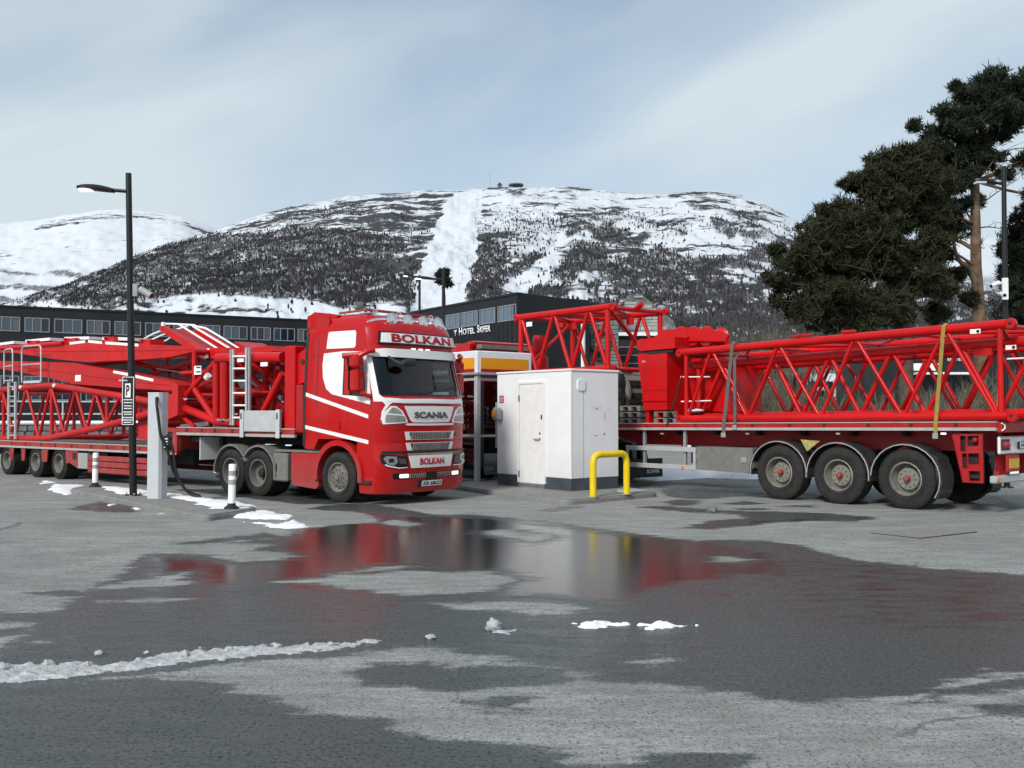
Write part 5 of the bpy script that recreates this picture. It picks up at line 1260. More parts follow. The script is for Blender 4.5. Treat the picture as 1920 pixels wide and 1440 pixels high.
for px0, px1 in ((16, 24), (38, 46), (76, 88), (121, 129)):
    xa, xb = S1(px0, 850)[0], S1(px1, 850)[0]; w = 0.05
    for y0, y1 in ((0.02, 0.05), (W1 - 0.05, W1 - 0.02)):
        e = MB(); e.prism([(xa, 0.80), (xb, 0.80), (xb - w, 0.44), (xa + w, 0.44)], 'y', y0, y1); e.build('guard_plate', 'trailer_red', TR, 0)
xa, xb, xc, xd = S1(129, 870)[0], S1(145, 870)[0], S1(163, 870)[0], -6.55
for y0, y1, s in ((0.0, 0.06, 0), (W1 - 0.06, W1, 1)):
    e = MB(); e.prism([(xa, 0.79), (xb, 0.79), (xb, 0.33), (xa, 0.47)], 'y', y0, y1); e.build('guard_plate', 'trailer_red', TR, 0)
    e = MB(); e.box(xa + 0.2, xa + 0.4, y0 - 0.005 if s == 0 else y0, y1, 0.55, 0.73); e.build('plate_cutout', 'chassis_black', TR, 0)
    e = MB(); e.box(xb + 0.01, xc, y0, y1 + (0.5 if s == 0 else 0), 0.32, 0.73, 0.015); e.build('storage_box', 'grey_paint', TR)
    for z0, z1 in ((0.24, 0.375), (0.39, 0.53), (0.545, 0.68)):
        e = MB(); e.box(xc + 0.03, xd, y0, y1, z0, z1, 0.02); e.build('side_guard_board', 'trailer_red', TR)
# side board and headboard on the upper deck
xa, zt = S1(455, 770); xb, zb = S1(528, 815)
bd = MB(); bd.box(xa, xb, -0.05, 0.0, 1.37, zt, 0.01); bo = bd.build('drop_side', 'concrete_pale', TR)
for x in (xa - 0.01, xb - 0.12):
    e = MB(); e.box(x, x + 0.13, -0.075, -0.052, 1.24, zt + 0.02, 0.01); e.build('stanchion', 'column_grey', bo)
    e = MB(); e.box(x + 0.04, x + 0.08, -0.082, -0.076, zt - 0.18, zt - 0.05, 0.002); e.build('stanchion_slot', 'chassis_black', bo, 0)
xa, zt = S1(532, 648); xb, _ = S1(551, 648)
for y0, y1 in ((0.02, 0.30), (W1 - 0.30, W1 - 0.02)):
    e = MB(); e.box(xa, xb, y0, y1, 1.30, 3.16, 0.02); e.build('headboard_post', 'crane_red', TR)
e = MB(); e.box(xa + 0.08, xb - 0.02, 0.3, W1 - 0.3, 1.43, 2.25); e.build('headboard', 'trailer_red_clean', TR, 0)
e = MB(); e.box(xa + 0.08, xb - 0.04, 0.3, W1 - 0.3, 2.9, 3.1); e.build('headboard_beam', 'trailer_red_clean', TR, 0)
e = MB(); e.box(xb + 0.002, xb + 0.22, 0.05, 0.55, 1.36, 2.35, 0.02); e.build('front_locker', 'trailer_red_clean', TR)
for s, (y0, y1) in enumerate(((0.10, 0.30), (W1 - 0.30, W1 - 0.10))):
    e = MB(); e.prism([(xb + 0.002, 2.35), (xb + 0.30, 2.42), (xb + 0.34, 2.95), (xb + 0.22, 3.08), (xb + 0.002, 2.98)], 'y', y0, y1); lug = e.build('headboard_lug', 'crane_red', TR, 0)
    e = MB(); e.lathe([(0.0, 0), (0.06, 0), (0.06, 0.02)], (xb + 0.17, y0 - 0.012 if s == 0 else y1 - 0.008, 2.82), 'y', 14); e.build('pin_hole', 'chassis_black', lug)
# landing legs, chevron board, marker lamp
for y in (0.35, W1 - 0.5):
    e = MB(); e.box(-4.45, -4.32, y, y + 0.13, 0.35, 1.25, 0.01); e.box(-4.50, -4.27, y - 0.04, y + 0.17, 0.30, 0.36, 0.01); e.build('landing_leg', 'chassis_black', TR)
cv = MB(); cv.box(-4.86, -4.84, 0.12, 0.62, 0.70, 1.22); cvo = cv.build('chevron_board', 'white_paint', TR, 0)
for k in range(3):
    e = MB(); z = 0.70 + k * 0.17; e.prism([(0.12, z), (0.62, z + 0.14), (0.62, z + 0.22), (0.12, z + 0.08)], 'x', -4.872, -4.862); e.build('chevron_stripe', 'sign_red', cvo, 0)
e = MB(); e.raw(*ellip((-4.18, 0.06, 0.47), (0.035, 0.035, 0.035))); e.build('marker_lamp', 'led_white', TR)
e = MB(); e.box(-4.22, -4.16, 0.08, 0.4, 0.44, 0.48); e.build('lamp_arm', 'chassis_black', TR, 0)

# ------------------------------------------------------------------ loads of the left trailer
def on1(name, label, cat): t = T1.empty(name); tag(t, label, cat); return t
def pt1(px, py, Y): x, z = S1(px, py, Y); return (x, Y, z)
def truss_side(root, Y, Yd, top, bot, nodes, verts, rc, rd, m, cap=True, sideof=None):
    """one lattice face: chords, zigzag and posts measured on the plane Y = Yd and set at Y"""
    P = lambda p: (S1(p[0], p[1], Yd)[0], Y, S1(p[0], p[1], Yd)[1])
    for ch in (top, bot):
        e = MB(); e.tube(round_path([P(p) for p in ch], 0.5, 4), rc, 12); e.build('chord', m, root, 50)
    for a, b in zip(nodes[:-1], nodes[1:]):
        e = MB(); e.tube([P(a), P(b)], rd, 8); e.build('lacing', m, root, 50)
    for a, b in verts:
        e = MB(); e.tube([P(a), P(b)], rd * 1.25, 8); e.build('post', m, root, 50)
bh = on1('tapered_boom_section', 'dusty red tapered lattice boom head lying on the left trailer deck', 'boom section')
TOP = [(-70,736),(0,731),(97,722),(228,743),(318,760)]
BOT = [(-70,825),(0,822),(92,822),(120,815),(180,803),(240,787),(318,764)]
ND = [(-66,824),(-45,735),(-20,822),(5,731),(28,821),(50,727),(73,821),(96,723),(121,814),(142,730),(163,806),(179,736),(199,798),(225,744),(246,784)]
VT = [((7,731),(7,822)), ((97,723),(97,822)), ((201,739),(201,797)), ((254,749),(254,781))]
for Y in (0.14, 2.25):
    truss_side(bh, Y, 0.14, TOP, BOT, ND, VT, 0.085, 0.043, 'crane_red_dusty')
for px, py in ((7, 731), (97, 723), (201, 739), (7, 821), (97, 821), (201, 797), (254, 749)):
    a = pt1(px, py, 0.14); e = MB(); e.tube([a, (a[0], 2.25, a[2])], 0.05, 8); e.build('cross_tie', 'crane_red_dusty', bh, 50)
for (p, q) in (((7,731),(97,723)), ((97,723),(201,739)), ((201,739),(300,757))):
    a, b = pt1(*p, 0.14), pt1(*q, 0.14); e = MB(); e.tube([a, (b[0], 2.25, b[2])], 0.04, 7); e.build('cross_lacing', 'crane_red_dusty', bh, 50)
for Y in (0.0, 2.18):
    a = [S1(*p, 0.0) for p in ((300,742),(322,738),(325,715),(334,722),(333,778),(306,790),(300,786))]
    e = MB(); e.prism(a, 'y', Y, Y + 0.24); e.build('end_plate', 'crane_red_dusty', bh, 0)
a = [S1(*p, 0.3) for p in ((258,752),(281,752),(281,826),(259,823))]
e = MB(); e.prism(a, 'y', 0.30, 2.1); e.build('sheave_box', 'crane_red_dusty', bh, 0)
e = MB(); e.tube([pt1(325, 765, 0.1), pt1(325, 765, 2.3)], 0.10, 12); e.build('end_pin', 'crane_red_dusty', bh)
for px, py in ((25, 728), (38, 726), (101, 723)):
    p = pt1(px, py, 0.05); e = MB(); e.lathe([(0.0, -0.03), (0.05, -0.02), (0.06, 0.03)], p, 'y', 12); e.build('painted_stud', 'white_paint', bh)
# ladder and guard rails on the boom head
la = on1('access_ladder', 'narrow alloy ladder hooked on the lattice boom head at left', 'ladder')
for px in (16.5, 29):
    e = MB(); e.bar(pt1(px, 716, 0.0), pt1(px, 823, 0.0), 0.045, 0.08); e.build('stile', 'rail_grey', la, 0)
for k in range(6):
    y = 725 + k * 18.3; e = MB(); e.tube([pt1(16.5, y, 0.0), pt1(29, y, 0.0)], 0.018, 6); e.build('rung', 'rail_grey', la)
for nm, x0, x1, yt, yb, lbl in (('guard_rail', 8, 24, 654, 719, 'narrow hooped guard rail at the far left of the trailer load'), ('guard_rail', 41, 77, 648, 718, 'wide hooped guard rail with grey toe board on the trailer load')):
    g = on1(nm, lbl, 'railing'); Y = 0.08
    e = MB(); e.tube(round_path([pt1(x0, yb, Y), pt1(x0, yt + 2, Y), pt1(x1, yt - 1, Y), pt1(x1, yb - 2, Y)], 0.15, 5), 0.025, 8); e.build('hoop', 'rail_grey', g, 60)
    e = MB(); e.tube([pt1(x0, (yt + yb) / 2 + 1, Y), pt1(x1, (yt + yb) / 2 - 1, Y)], 0.02, 8); e.build('mid_rail', 'rail_grey', g)
    if x1 > 50:
        e = MB(); a, b = pt1(44, 719, Y), pt1(75, 713, Y); e.box(a[0], b[0], Y - 0.01, Y + 0.02, a[2], b[2], 0.005); e.build('toe_board', 'column_grey', g)
    else:
        e = MB(); e.tube([pt1(x0, yb - 5, Y), pt1(x1, yb - 6, Y)], 0.02, 8); e.build('bottom_rail', 'rail_grey', g)
# box-section arms
def box_arm(name, label, poly, Y0, Y1, seam, strips, m):
    r = on1(name, label, 'crane arm'); q = [S1(*p, Y0) for p in poly]
    e = MB(); e.prism(q, 'y', Y0, Y1); e.build('box_beam', m, r, 20)
    e = MB(); e.tube([(S1(*p, Y0)[0], Y0 - 0.004, S1(*p, Y0)[1]) for p in seam], 0.012, 5); e.build('weld_seam', m, r)
    for a, b in strips:
        e = MB(); A, B = S1(*a, Y0), S1(*b, Y0); e.bar((A[0], Y0 - 0.005, A[1]), (B[0], Y0 - 0.005, B[1]), 0.01, 0.07); e.build('reflective_tape', 'reflector_white', r, 0)
    return r
LOW = [(-70,674),(0,677),(70,678),(135,680),(160,685),(240,700),(318,714),(331,722),(331,731),(318,732),(240,728),(160,722),(135,719),(80,706),(0,691),(-70,682)]
a1 = box_arm('box_section_arm', 'lower red box-section arm with square white sticker on the left trailer', LOW, 0.30, 0.72, [(-60,678),(0,683),(70,691),(135,700),(240,714),(318,722)], [((213,697),(250,704)), ((252,705),(288,713))], 'crane_red_dusty')
st = MB(); A, B = S1(141.5, 715, 0.30), S1(152, 703, 0.30); st.box(A[0], B[0], 0.29, 0.302, A[1], B[1]); st.build('sticker', 'letter_white', a1, 0)
a2 = box_arm('box_section_arm', 'lower red box-section arm on the far side of the left trailer', LOW, 1.75, 2.17, [(0,683),(135,700),(318,722)], [], 'crane_red_dusty')
UP = [(-70,656),(0,655),(25,651),(90,648),(125,646),(163,640),(230,644),(330,648),(366,652),(372,657),(320,669),(280,673),(163,679),(100,673),(25,661),(-70,660)]
a3 = box_arm('box_section_arm', 'upper red box-section arm with white tape on its top edge at left', UP, 0.42, 0.86, [(60,658),(125,659),(163,658),(280,657),(360,655)], [((131,644),(160,640.5)), ((166,640),(192,642.5)), ((198,643),(260,647))], 'crane_red')
a4 = box_arm('box_section_arm', 'upper red box-section arm on the far side of the left trailer', UP, 1.65, 2.05, [(60,658),(163,658),(360,655)], [], 'crane_red')
rnd = random.Random(3)
for k, (px0, px1, py) in enumerate(((48, 68, 643), (117, 142, 638), (192, 214, 636), (259, 281, 641))):
    b = on1('pin_bracket', ['leftmost', 'second', 'third', 'rightmost'][k] + ' small red pin bracket on top of the upper arm', 'bracket'); b['group'] = 'pin brackets on the upper arm'
    A, B = S1(px0, py + 7, 0.42), S1(px1, py - 5, 0.42); h = B[1] - A[1]
    e = MB(); e.prism([(A[0], A[1]), (B[0], A[1]), (B[0] - 0.05, B[1]), (A[0] + 0.12, B[1])], 'y', 0.44, 0.84); e.build('bracket_body', 'crane_red', b, 0)
    e = MB(); e.tube([(A[0] + 0.16, 0.38, B[1] - 0.02), (A[0] + 0.16, 0.90, B[1] - 0.02)], 0.04, 8); e.build('pin', 'crane_red', b)
pr = on1('pendant_rod', 'thin red pendant rod along the top of the upper arm', 'rod')
e = MB(); e.tube([pt1(-60, 655, 0.40), pt1(30, 651, 0.40), pt1(118, 643, 0.40)], 0.06, 8); e.build('rod', 'crane_red', pr)
sw = on1('snow_on_arm', 'thin snow lying along the upper crane arm', 'snow')
e = MB()
for (p, q) in (((0, 649), (48, 643)), ((70, 641), (116, 637)), ((143, 636), (190, 635)), ((215, 636), (262, 637))):
    a, b = pt1(*p, 0.9), pt1(*q, 0.9); e.bar(a, b, 0.7, 0.08)
e.build('snow_strip', 'snow', sw); sw['kind'] = 'stuff'

# folded walkway with white rails
wk = on1('folded_walkway', 'tilted red walkway with folded white handrails on the left trailer load', 'walkway')
Yw = 0.60
A, B = S1(304, 614, Yw), S1(391, 670, Yw)
e = MB(); e.bar((A[0], Yw, A[1]), (B[0], Yw, B[1]), 0.12, 0.16); e.build('edge_beam', 'crane_red', wk, 0)
e = MB(); e.bar((A[0], Yw + 1.0, A[1] + 0.02), (B[0], Yw + 1.0, B[1] + 0.02), 0.12, 0.14); e.build('edge_beam', 'crane_red', wk, 0)
e = MB(); e.bar((A[0], Yw + 0.5, A[1] - 0.03), (B[0], Yw + 0.5, B[1] - 0.03), 0.86, 0.04); e.build('tread_plate', 'crane_red_dusty', wk, 0)
for path in ([(305,607),(335,608),(366,610)], [(335,608),(410,655)], [(362,612),(432,654)], [(362,611),(385,615),(404,626),(449,654),(446,657),(385,655)]):
    e = MB(); e.tube(round_path([pt1(px, py, Yw + 0.15) for px, py in path], 0.12, 4), 0.026, 8); e.build('handrail', 'letter_white', wk, 60)
for path in ([(262,640),(285,627),(305,619)], [(266,645),(300,630),(330,618),(352,612)], [(275,640),(310,640),(335,622)]):
    e = MB(); e.tube(round_path([pt1(px, py, Yw + 0.9) for px, py in path], 0.12, 4), 0.024, 8); e.build('handrail', 'letter_white', wk, 60)
for px, py in ((306, 608), (387, 668)):
    p = pt1(px, py, Yw - 0.07); e = MB(); e.box(p[0] - 0.05, p[0] + 0.05, p[1] - 0.03, p[1] + 0.03, p[2] - 0.05, p[2] + 0.05, 0.01); e.build('rail_shoe', 'letter_white', wk)

# foot section on the upper deck
ft = on1('crane_foot_section', 'red tubular crane foot frame with ladder on the step deck beside the cab', 'crane section')
TUBES = [((405,678),(334,757),0.065), ((337,762),(407,790),0.095), ((366,731),(401,784),0.075), ((406,682),(406,787),0.085), ((422,680),(422,786),0.115),
         ((365,657),(365,727),0.06), ((408,672),(440,671),0.11), ((440,671),(531,670),0.115), ((405,791),(533,797),0.10), ((530,700),(495,770),0.075), ((340,780),(365,800),0.05)]
for Y in (0.22, 2.2):
    for a, b, r in TUBES:
        e = MB(); e.tube([pt1(*a, Y if Y < 1 else 0.22)[:1] + (Y,) + pt1(*a, 0.22)[2:], pt1(*b, 0.22)[:1] + (Y,) + pt1(*b, 0.22)[2:]], r, 12); e.build('tube', 'crane_red', ft, 50)
for (a, b) in (((445,680),(500,785)), ((500,680),(445,785)), ((430,735),(530,735)), ((470,680),(525,770)), ((520,690),(455,790)), ((340,700),(420,690)), ((300,740),(420,740)), ((290,790),(420,792))):
    for Y in (1.0, 1.7):
        A, B = S1(*a, 0.6), S1(*b, 0.6); e = MB(); e.tube([(A[0], Y - 0.4, A[1]), (B[0], Y + 0.4, B[1])], 0.06, 8); e.build('inner_brace', 'crane_red', ft, 50)
for px, py in ((406, 682), (422, 785), (365, 660), (366, 731), (525, 671), (525, 796), (336, 758)):
    a = pt1(px, py, 0.22); e = MB(); e.tube([a, (a[0], 2.2, a[2])], 0.075, 10); e.build('cross_tube', 'crane_red', ft, 50)
q = [S1(*p, 0.55) for p in ((392,652),(470,652),(505,648),(512,658),(470,668),(395,672))]
e = MB(); e.prism(q, 'y', 0.55, 1.9); e.build('top_plate', 'crane_red', ft, 0)
q = [S1(*p, 0.8) for p in ((440,640),(470,655),(465,662),(436,648))]
e = MB(); e.prism(q, 'y', 0.8, 1.6); e.build('top_lug', 'crane_red', ft, 0)
A, B = S1(371, 703, 0.20), S1(384, 686, 0.20); e = MB(); e.box(A[0], B[0], 0.10, 0.115, A[1], B[1]); sgn = e.build('notice_plate', 'letter_white', ft, 0)
for k in range(2):
    e = MB(); zz = A[1] + 0.05 + 0.10 * k; e.box(A[0] + 0.09, B[0] - 0.02, 0.094, 0.099, zz, zz + 0.03); e.build('notice_line', 'letter_black', sgn, 0)
for px, py in ((451, 675), (495, 683)):
    A = pt1(px, py, 0.09); e = MB(); e.box(A[0] - 0.12, A[0] + 0.12, 0.085, 0.10, A[2] - 0.045, A[2] + 0.045, 0.003); e.build('tag_plate', 'letter_white', ft)
for (a, b) in (((392,703),(387,709)), ((347,745),(342,752))):
    e = MB(); e.tube([pt1(*a, 0.2), pt1(*b, 0.2)], 0.072, 10); e.build('white_band', 'letter_white', ft)
ld = on1('frame_ladder', 'silver ladder standing against the red crane foot frame', 'ladder')
for px in (433.5, 437, 462, 468):
    e = MB(); e.bar(pt1(px, 655 if px < 450 else 652, 0.05), pt1(px, 797, 0.05), 0.03 if px in (437, 462) else 0.045, 0.06); e.build('stile', 'rail_grey' if px in (437, 462) else 'steel_grey', ld, 0)
for k in range(6):
    y = 668 + k * 23; e = MB(); e.tube([pt1(437, y, 0.05), pt1(462, y, 0.05)], 0.022, 6); e.build('rung', 'letter_white', ld)
# chain heap and alloy beam on the deck
ch = on1('lashing_chain', 'loose lashing chain at the foot of the crane frame', 'chain')
rnd = random.Random(9); pts = [pt1(408 + 6 * math.sin(k * 1.1) + k * 1.2, 790 - 4 * abs(math.cos(k * 1.7)), 0.08) for k in range(14)]
for a, b in zip(pts[:-1], pts[1:]):
    e = MB(); e.tube([a, b], 0.014, 5); e.build('link', 'steel_grey', ch)
al = on1('alloy_beam', 'bare metal beam lying on the deck behind the charging column', 'beam')
e = MB(); e.bar(pt1(340, 800, 0.5), pt1(392, 794, 0.9), 0.12, 0.10); e.build('beam', 'alloy', al, 0)

fj = on1('folded_jib_tubes', 'shaded red jib tubes folded between the two box-section arms', 'crane section')
for (a, b, Y0, Y1, r) in (((150,688),(330,660),1.0,1.3,0.07), ((215,676),(366,704),1.1,1.5,0.07), ((240,708),(372,676),1.3,1.0,0.06), ((262,690),(420,700),1.4,1.4,0.08), ((290,745),(420,712),1.2,1.2,0.08), ((300,765),(425,752),1.0,1.5,0.09), ((160,664),(300,690),1.5,1.2,0.05), ((330,650),(345,745),1.3,1.3,0.06), ((285,655),(300,745),1.4,1.4,0.05)):
    A, B = S1(*a, 1.0), S1(*b, 1.0); e = MB(); e.tube([(A[0], Y0, A[1]), (B[0], Y1, B[1])], r, 10); e.build('tube', 'crane_red_dusty', fj, 50)
q = [S1(*p, 1.2) for p in ((285,706),(420,712),(425,735),(300,738))]
e = MB(); e.prism(q, 'y', 1.25, 1.6); e.build('web_plate', 'crane_red_dusty', fj, 0)
A, B = S1(293, 691, 0.95), S1(343, 699, 0.95); e = MB(); e.tube([(A[0], 0.95, A[1]), (B[0], 0.95, B[1])], 0.014, 6); e.build('pale_rod', 'rail_grey', fj)
# ------------------------------------------------------------------ right trailer: X runs from its front (far left) to its rear (near right)
T2 = Frame(gnd(1462, 937)[:2], math.atan2(-0.7565226, 0.6539676))
def S2(px, py, Y=0.0): return T2.side(px, py, Y)
def p2(px, py, Y): x, z = S2(px, py, Y); return (x, Y, z)
W2 = 2.50; RAMP = 0.0105
TL = T2.empty('flatbed_trailer'); tag(TL, 'red flatbed trailer with three wheels and rear lamps at right', 'trailer')
dz = lambda x: 1.555 + RAMP * x                     # deck height along the trailer
slots = [S2(px, 800)[0] for px in (1212, 1251, 1304, 1411, 1480, 1545, 1628, 1708, 1792)] + [-6.5, -5.6]
rail_parts(TL, -9.2, 4.33, 1.415, 1.475, 1.555, W2, slots, 'trailer_red_clean', RAMP)
e = MB(); e.prism([(-9.2, 1.46 + RAMP * -9.2), (4.3, 1.46 + RAMP * 4.3), (4.3, 1.55 + RAMP * 4.3), (-9.2, 1.55 + RAMP * -9.2)], 'y', 0.1, W2 - 0.1); e.build('deck_floor', 'plank_grey', TL, 0)
for k in range(10):
    e = MB(); e.prism([(-9.2, 1.551 + RAMP * -9.2), (4.3, 1.551 + RAMP * 4.3), (4.3, 1.566 + RAMP * 4.3), (-9.2, 1.566 + RAMP * -9.2)], 'y', 0.12 + k * 0.226, 0.336 + k * 0.226); e.build('deck_board', 'plank_grey', TL, 0)
for y in (0.62, 1.74):
    e = MB(); e.prism([(-9.0, 1.25), (-5.2, 1.22), (-4.4, 1.02), (4.1, 1.08), (4.1, 1.46), (-9.0, 1.37)], 'y', y, y + 0.14); e.build('main_beam', 'trailer_red_clean', TL, 0)
for k in range(12):
    e = MB(); x = -8.6 + k * 1.1; e.box(x, x + 0.09, 0.45, W2 - 0.45, 1.30 + RAMP * x, 1.455 + RAMP * x); e.build('cross_member', 'chassis_black', TL, 0)
WX = [-0.03, 1.31, 2.68]
for x in WX:
    add_wheel(TL, 'trail', x, 0.03); add_wheel(TL, 'trail', x, W2 - 0.03, True)
    e = MB(); e.tube([(x, 0.35, 0.55), (x, W2 - 0.35, 0.55)], 0.075, 8); e.build('axle', 'chassis_black', TL)
    e = MB(); e.lathe([(0.0, 0), (0.11, 0.0), (0.13, 0.1), (0.10, 0.3), (0.0, 0.3)], (x - 0.3, 0.72, 0.72), 'z', 14); e.build('air_bag', 'rubber', TL)
# mudguards with pale piping and flaps
for i, x in enumerate(WX):
    for y0, y1, s in ((-0.01, 0.45, 0), (W2 - 0.45, W2 + 0.01, 1)):
        a0, a1 = (-32 if i == 2 else -8), (188 if i == 0 else 178); R1, R2 = 0.70, 0.665; cz = 0.57
        o_ = [(x + R1 * math.cos(math.radians(a)), cz + R1 * math.sin(math.radians(a)) * 0.93) for a in np.linspace(a0, a1, 16)]
        i_ = [(x + R2 * math.cos(math.radians(a)), cz + R2 * math.sin(math.radians(a)) * 0.93) for a in np.linspace(a1, a0, 16)]
        e = MB(); e.prism(o_ + i_, 'y', y0, y1); mg = e.build('mudguard', 'black_plastic', TL, 30)
        yy = y0 - 0.012 if s == 0 else y1 + 0.012
        e = MB(); e.tube([(p[0], yy, p[1]) for p in i_], 0.011, 5); e.build('piping', 'strip_grey', mg)
for y0, y1 in ((0.0, 0.42), (W2 - 0.42, W2)):
    e = MB(); e.box(3.30, 3.33, y0, y1, 0.26, 0.62); e.build('mud_flap', 'rubber', TL, 0)
    e = MB(); e.prism([(3.22, 1.02), (3.30, 0.95), (3.36, 0.32), (3.31, 0.32), (3.24, 0.9), (3.18, 0.98)], 'y', y0, y1); e.build('guard_tail', 'black_plastic', TL, 0)
# yellow snow-wetted cloth between guards
q = [S2(*p, 0.02) for p in ((1502, 824), (1538, 827), (1514, 846))]
e = MB(); e.prism(q, 'y', 0.0, 0.03); mat('cloth_straw', (0.36, 0.31, 0.12), 0.85, var=0.3, vscale=12); e.build('yellow_cloth', 'cloth_straw', TL, 0)
# tool box and side guard
A, B = S2(1305, 838, 0.0), S2(1400, 888, 0.0)
for y0, y1, s in ((0.02, 0.5, 0), (W2 - 0.5, W2 - 0.02, 1)):
    e = MB(); e.prism([(A[0], 0.52), (B[0] + 0.02, 0.50), (B[0] + 0.14, 0.62), (B[0] + 0.14, 1.03), (A[0], 1.03)], 'y', y0, y1); tb = e.build('tool_box', 'grey_dusty', TL, 0)
    yy = y0 - 0.012 if s == 0 else y1
    e = MB(); e.box(B[0] - 0.16, B[0] - 0.02, yy, yy + 0.012, 0.72, 0.84, 0.003); e.build('latch', 'steel_grey', tb)
    A2, B2 = S2(1172, 834, 0.0), S2(1303, 881, 0.0)
    yy = y0 if s == 0 else y1 - 0.04
    for z0 in (0.50, 0.90):
        e = MB(); e.box(A2[0], B2[0], yy, yy + 0.04, z0, z0 + 0.11, 0.008); e.build('side_guard', 'rail_grey', TL)
    for x in (A2[0] + 0.003, B2[0] - 0.073):
        e = MB(); e.box(x, x + 0.07, yy + 0.005, yy + 0.035, 0.61, 0.90); e.build('side_guard', 'rail_grey', TL)
    for x in (-3.75, -2.55):
        e = MB(); e.box(x, x + 0.07, yy + 0.045, yy + 0.10, 0.5, 1.42); e.build('guard_hanger', 'steel_grey', TL, 0)
p = S2(1279, 876, 0.0); e = MB(); e.lathe([(0, 0.01), (0.035, 0.012), (0.04, 0.04)], (p[0], -0.01, p[1]), 'y', 12); e.build('side_marker', 'lamp_amber', TL)
for px in (1243, 1403, 1573, 1770):
    p = S2(px, 813, 0.1); e = MB(); e.box(p[0] - 0.04, p[0] + 0.04, 0.06, 0.10, p[1] - 0.015, p[1] + 0.015); e.build('side_marker', 'led_white' if px == 1770 else 'lamp_glass', TL, 0)
e = MB(); e.tube([(-2.0, 1.25, 0.95), (-1.0, 1.25, 0.95)], 0.2, 14); e.build('air_tank', 'chassis_black', TL)
for y in (0.45, W2 - 0.6):
    e = MB(); e.box(-5.6, -5.45, y, y + 0.15, 0.35, 1.3); e.box(-5.68, -5.37, y - 0.06, y + 0.21, 0.3, 0.35); e.build('landing_leg', 'chassis_black', TL, 0)
# tail frame
fr_poly = [S2(*p, 0.06) for p in ((1787, 812), (1845, 812), (1847, 906), (1808, 904))]
holes = [[S2(*p, 0.06) for p in h] for h in (((1803,817),(1813,817),(1813,844),(1804,844)), ((1807,850),(1815,850),(1816,876),(1808,876)), ((1817,817),(1837,817),(1837,834),(1817,834)), ((1818,850),(1838,850),(1838,868),(1819,868)), ((1820,883),(1840,883),(1840,900),(1821,900)))]
for Y, s in ((0.02, -1), (W2 - 0.05, 1)):
    patch(fr_poly, lambda a, b, o, Y=Y: Vector((a, Y - o, b)), 0.0, -0.03, 'tail_plate', 'trailer_red_clean', TL, holes=holes, step=3)
    e = MB(); e.box(fr_poly[0][0] + 0.12, fr_poly[1][0] - 0.02, Y + 0.06, Y + 0.09, 0.62, 1.40); e.build('tail_backing', 'chassis_black', TL, 0)
    p = S2(1829, 825, 0.02); e = MB(); e.lathe([(0, -0.03), (0.04, -0.02), (0.05, 0.03)], (p[0], Y - 0.02 if s < 0 else Y + 0.05, p[1]), 'y', 12); e.build('side_lamp', 'lamp_red', TL)
xe = 4.33
Y2 = lambda px, py, L=xe: T2.front(px, py, L)
e = MB(); e.box(4.30, 4.40, 0.04, W2 - 0.04, 1.43, 1.60, 0.01); e.build('rear_beam', 'trailer_red_clean', TL)
e = MB(); e.tube([(4.405, 0.03, 1.46), (4.43, 0.10, 1.5), (4.43, 0.10, 1.56), (4.405, 0.03, 1.59)], 0.012, 6); e.build('corner_trim', 'reflector_white', TL)
lp = [(0.14, 1.06), (W2 - 0.14, 1.06), (W2 - 0.14, 1.36), (0.14, 1.36)]
e = MB(); e.box(4.28, 4.33, 0.12, W2 - 0.12, 1.05, 1.36, 0.03); lb = e.build('lamp_board', 'white_paint', TL)
for y in (0.34, W2 - 0.34):
    e = MB(); e.box(4.332, 4.345, y - 0.17, y + 0.17, 1.12, 1.31, 0.03); rl_ = e.build('rear_lamp_housing', 'black_gloss', lb)
    for k in (-0.07, 0.08):
        e = MB(); e.lathe([(0.0, 0.035), (0.05, 0.03), (0.075, 0.0)], (4.345, y + k, 1.215), 'x', 18); e.build('rear_lamp', 'lamp_red', rl_)
e = MB(); e.box(4.332, 4.35, 0.84, 1.36, 1.13, 1.26); pl_ = e.build('plate_holder', 'letter_black', lb, 0)
e = MB(); e.box(4.351, 4.356, 0.90, 1.35, 1.14, 1.25); e.build('number_plate', 'white_paint', pl_, 0)
lettering('FA 9', 1, lambda a, b, o: Vector((4.357 + o, a, b)), 0.003, 'plate_letters', 'letter_black', pl_, bold=0.02, fit=(0.93, 1.17, 1.155, 1.235), thick=0.002)
e = MB(); e.box(4.30, 4.35, 0.40, 0.88, 0.74, 1.03, 0.01); rb_ = e.build('warning_plate', 'trailer_red_clean', TL)
e = MB(); e.box(4.352, 4.36, 0.44, 0.84, 0.80, 0.97); e.build('reflex_field', 'reflex_yellow', rb_, 0)
e = MB(); e.prism([(0.16, 0.66), (0.34, 0.66), (0.25, 0.88)], 'x', 4.20, 4.22); e.build('reflex_triangle', 'lamp_red', TL, 0)
e = MB(); e.box(4.18, 4.30, 0.04, W2 - 0.04, 0.55, 0.68, 0.02); e.build('underrun_bar', 'rail_grey', TL)
p = (4.302, 0.10, 0.62); e = MB(); e.lathe([(0, 0.02), (0.04, 0.016), (0.05, 0.0)], p, 'x', 14); e.build('corner_reflector', 'lamp_amber', TL)
for y in (0.7, 1.7):
    e = MB(); e.box(4.0, 4.2, y, y + 0.1, 0.6, 1.2); e.build('underrun_hanger', 'trailer_red_clean', TL, 0)

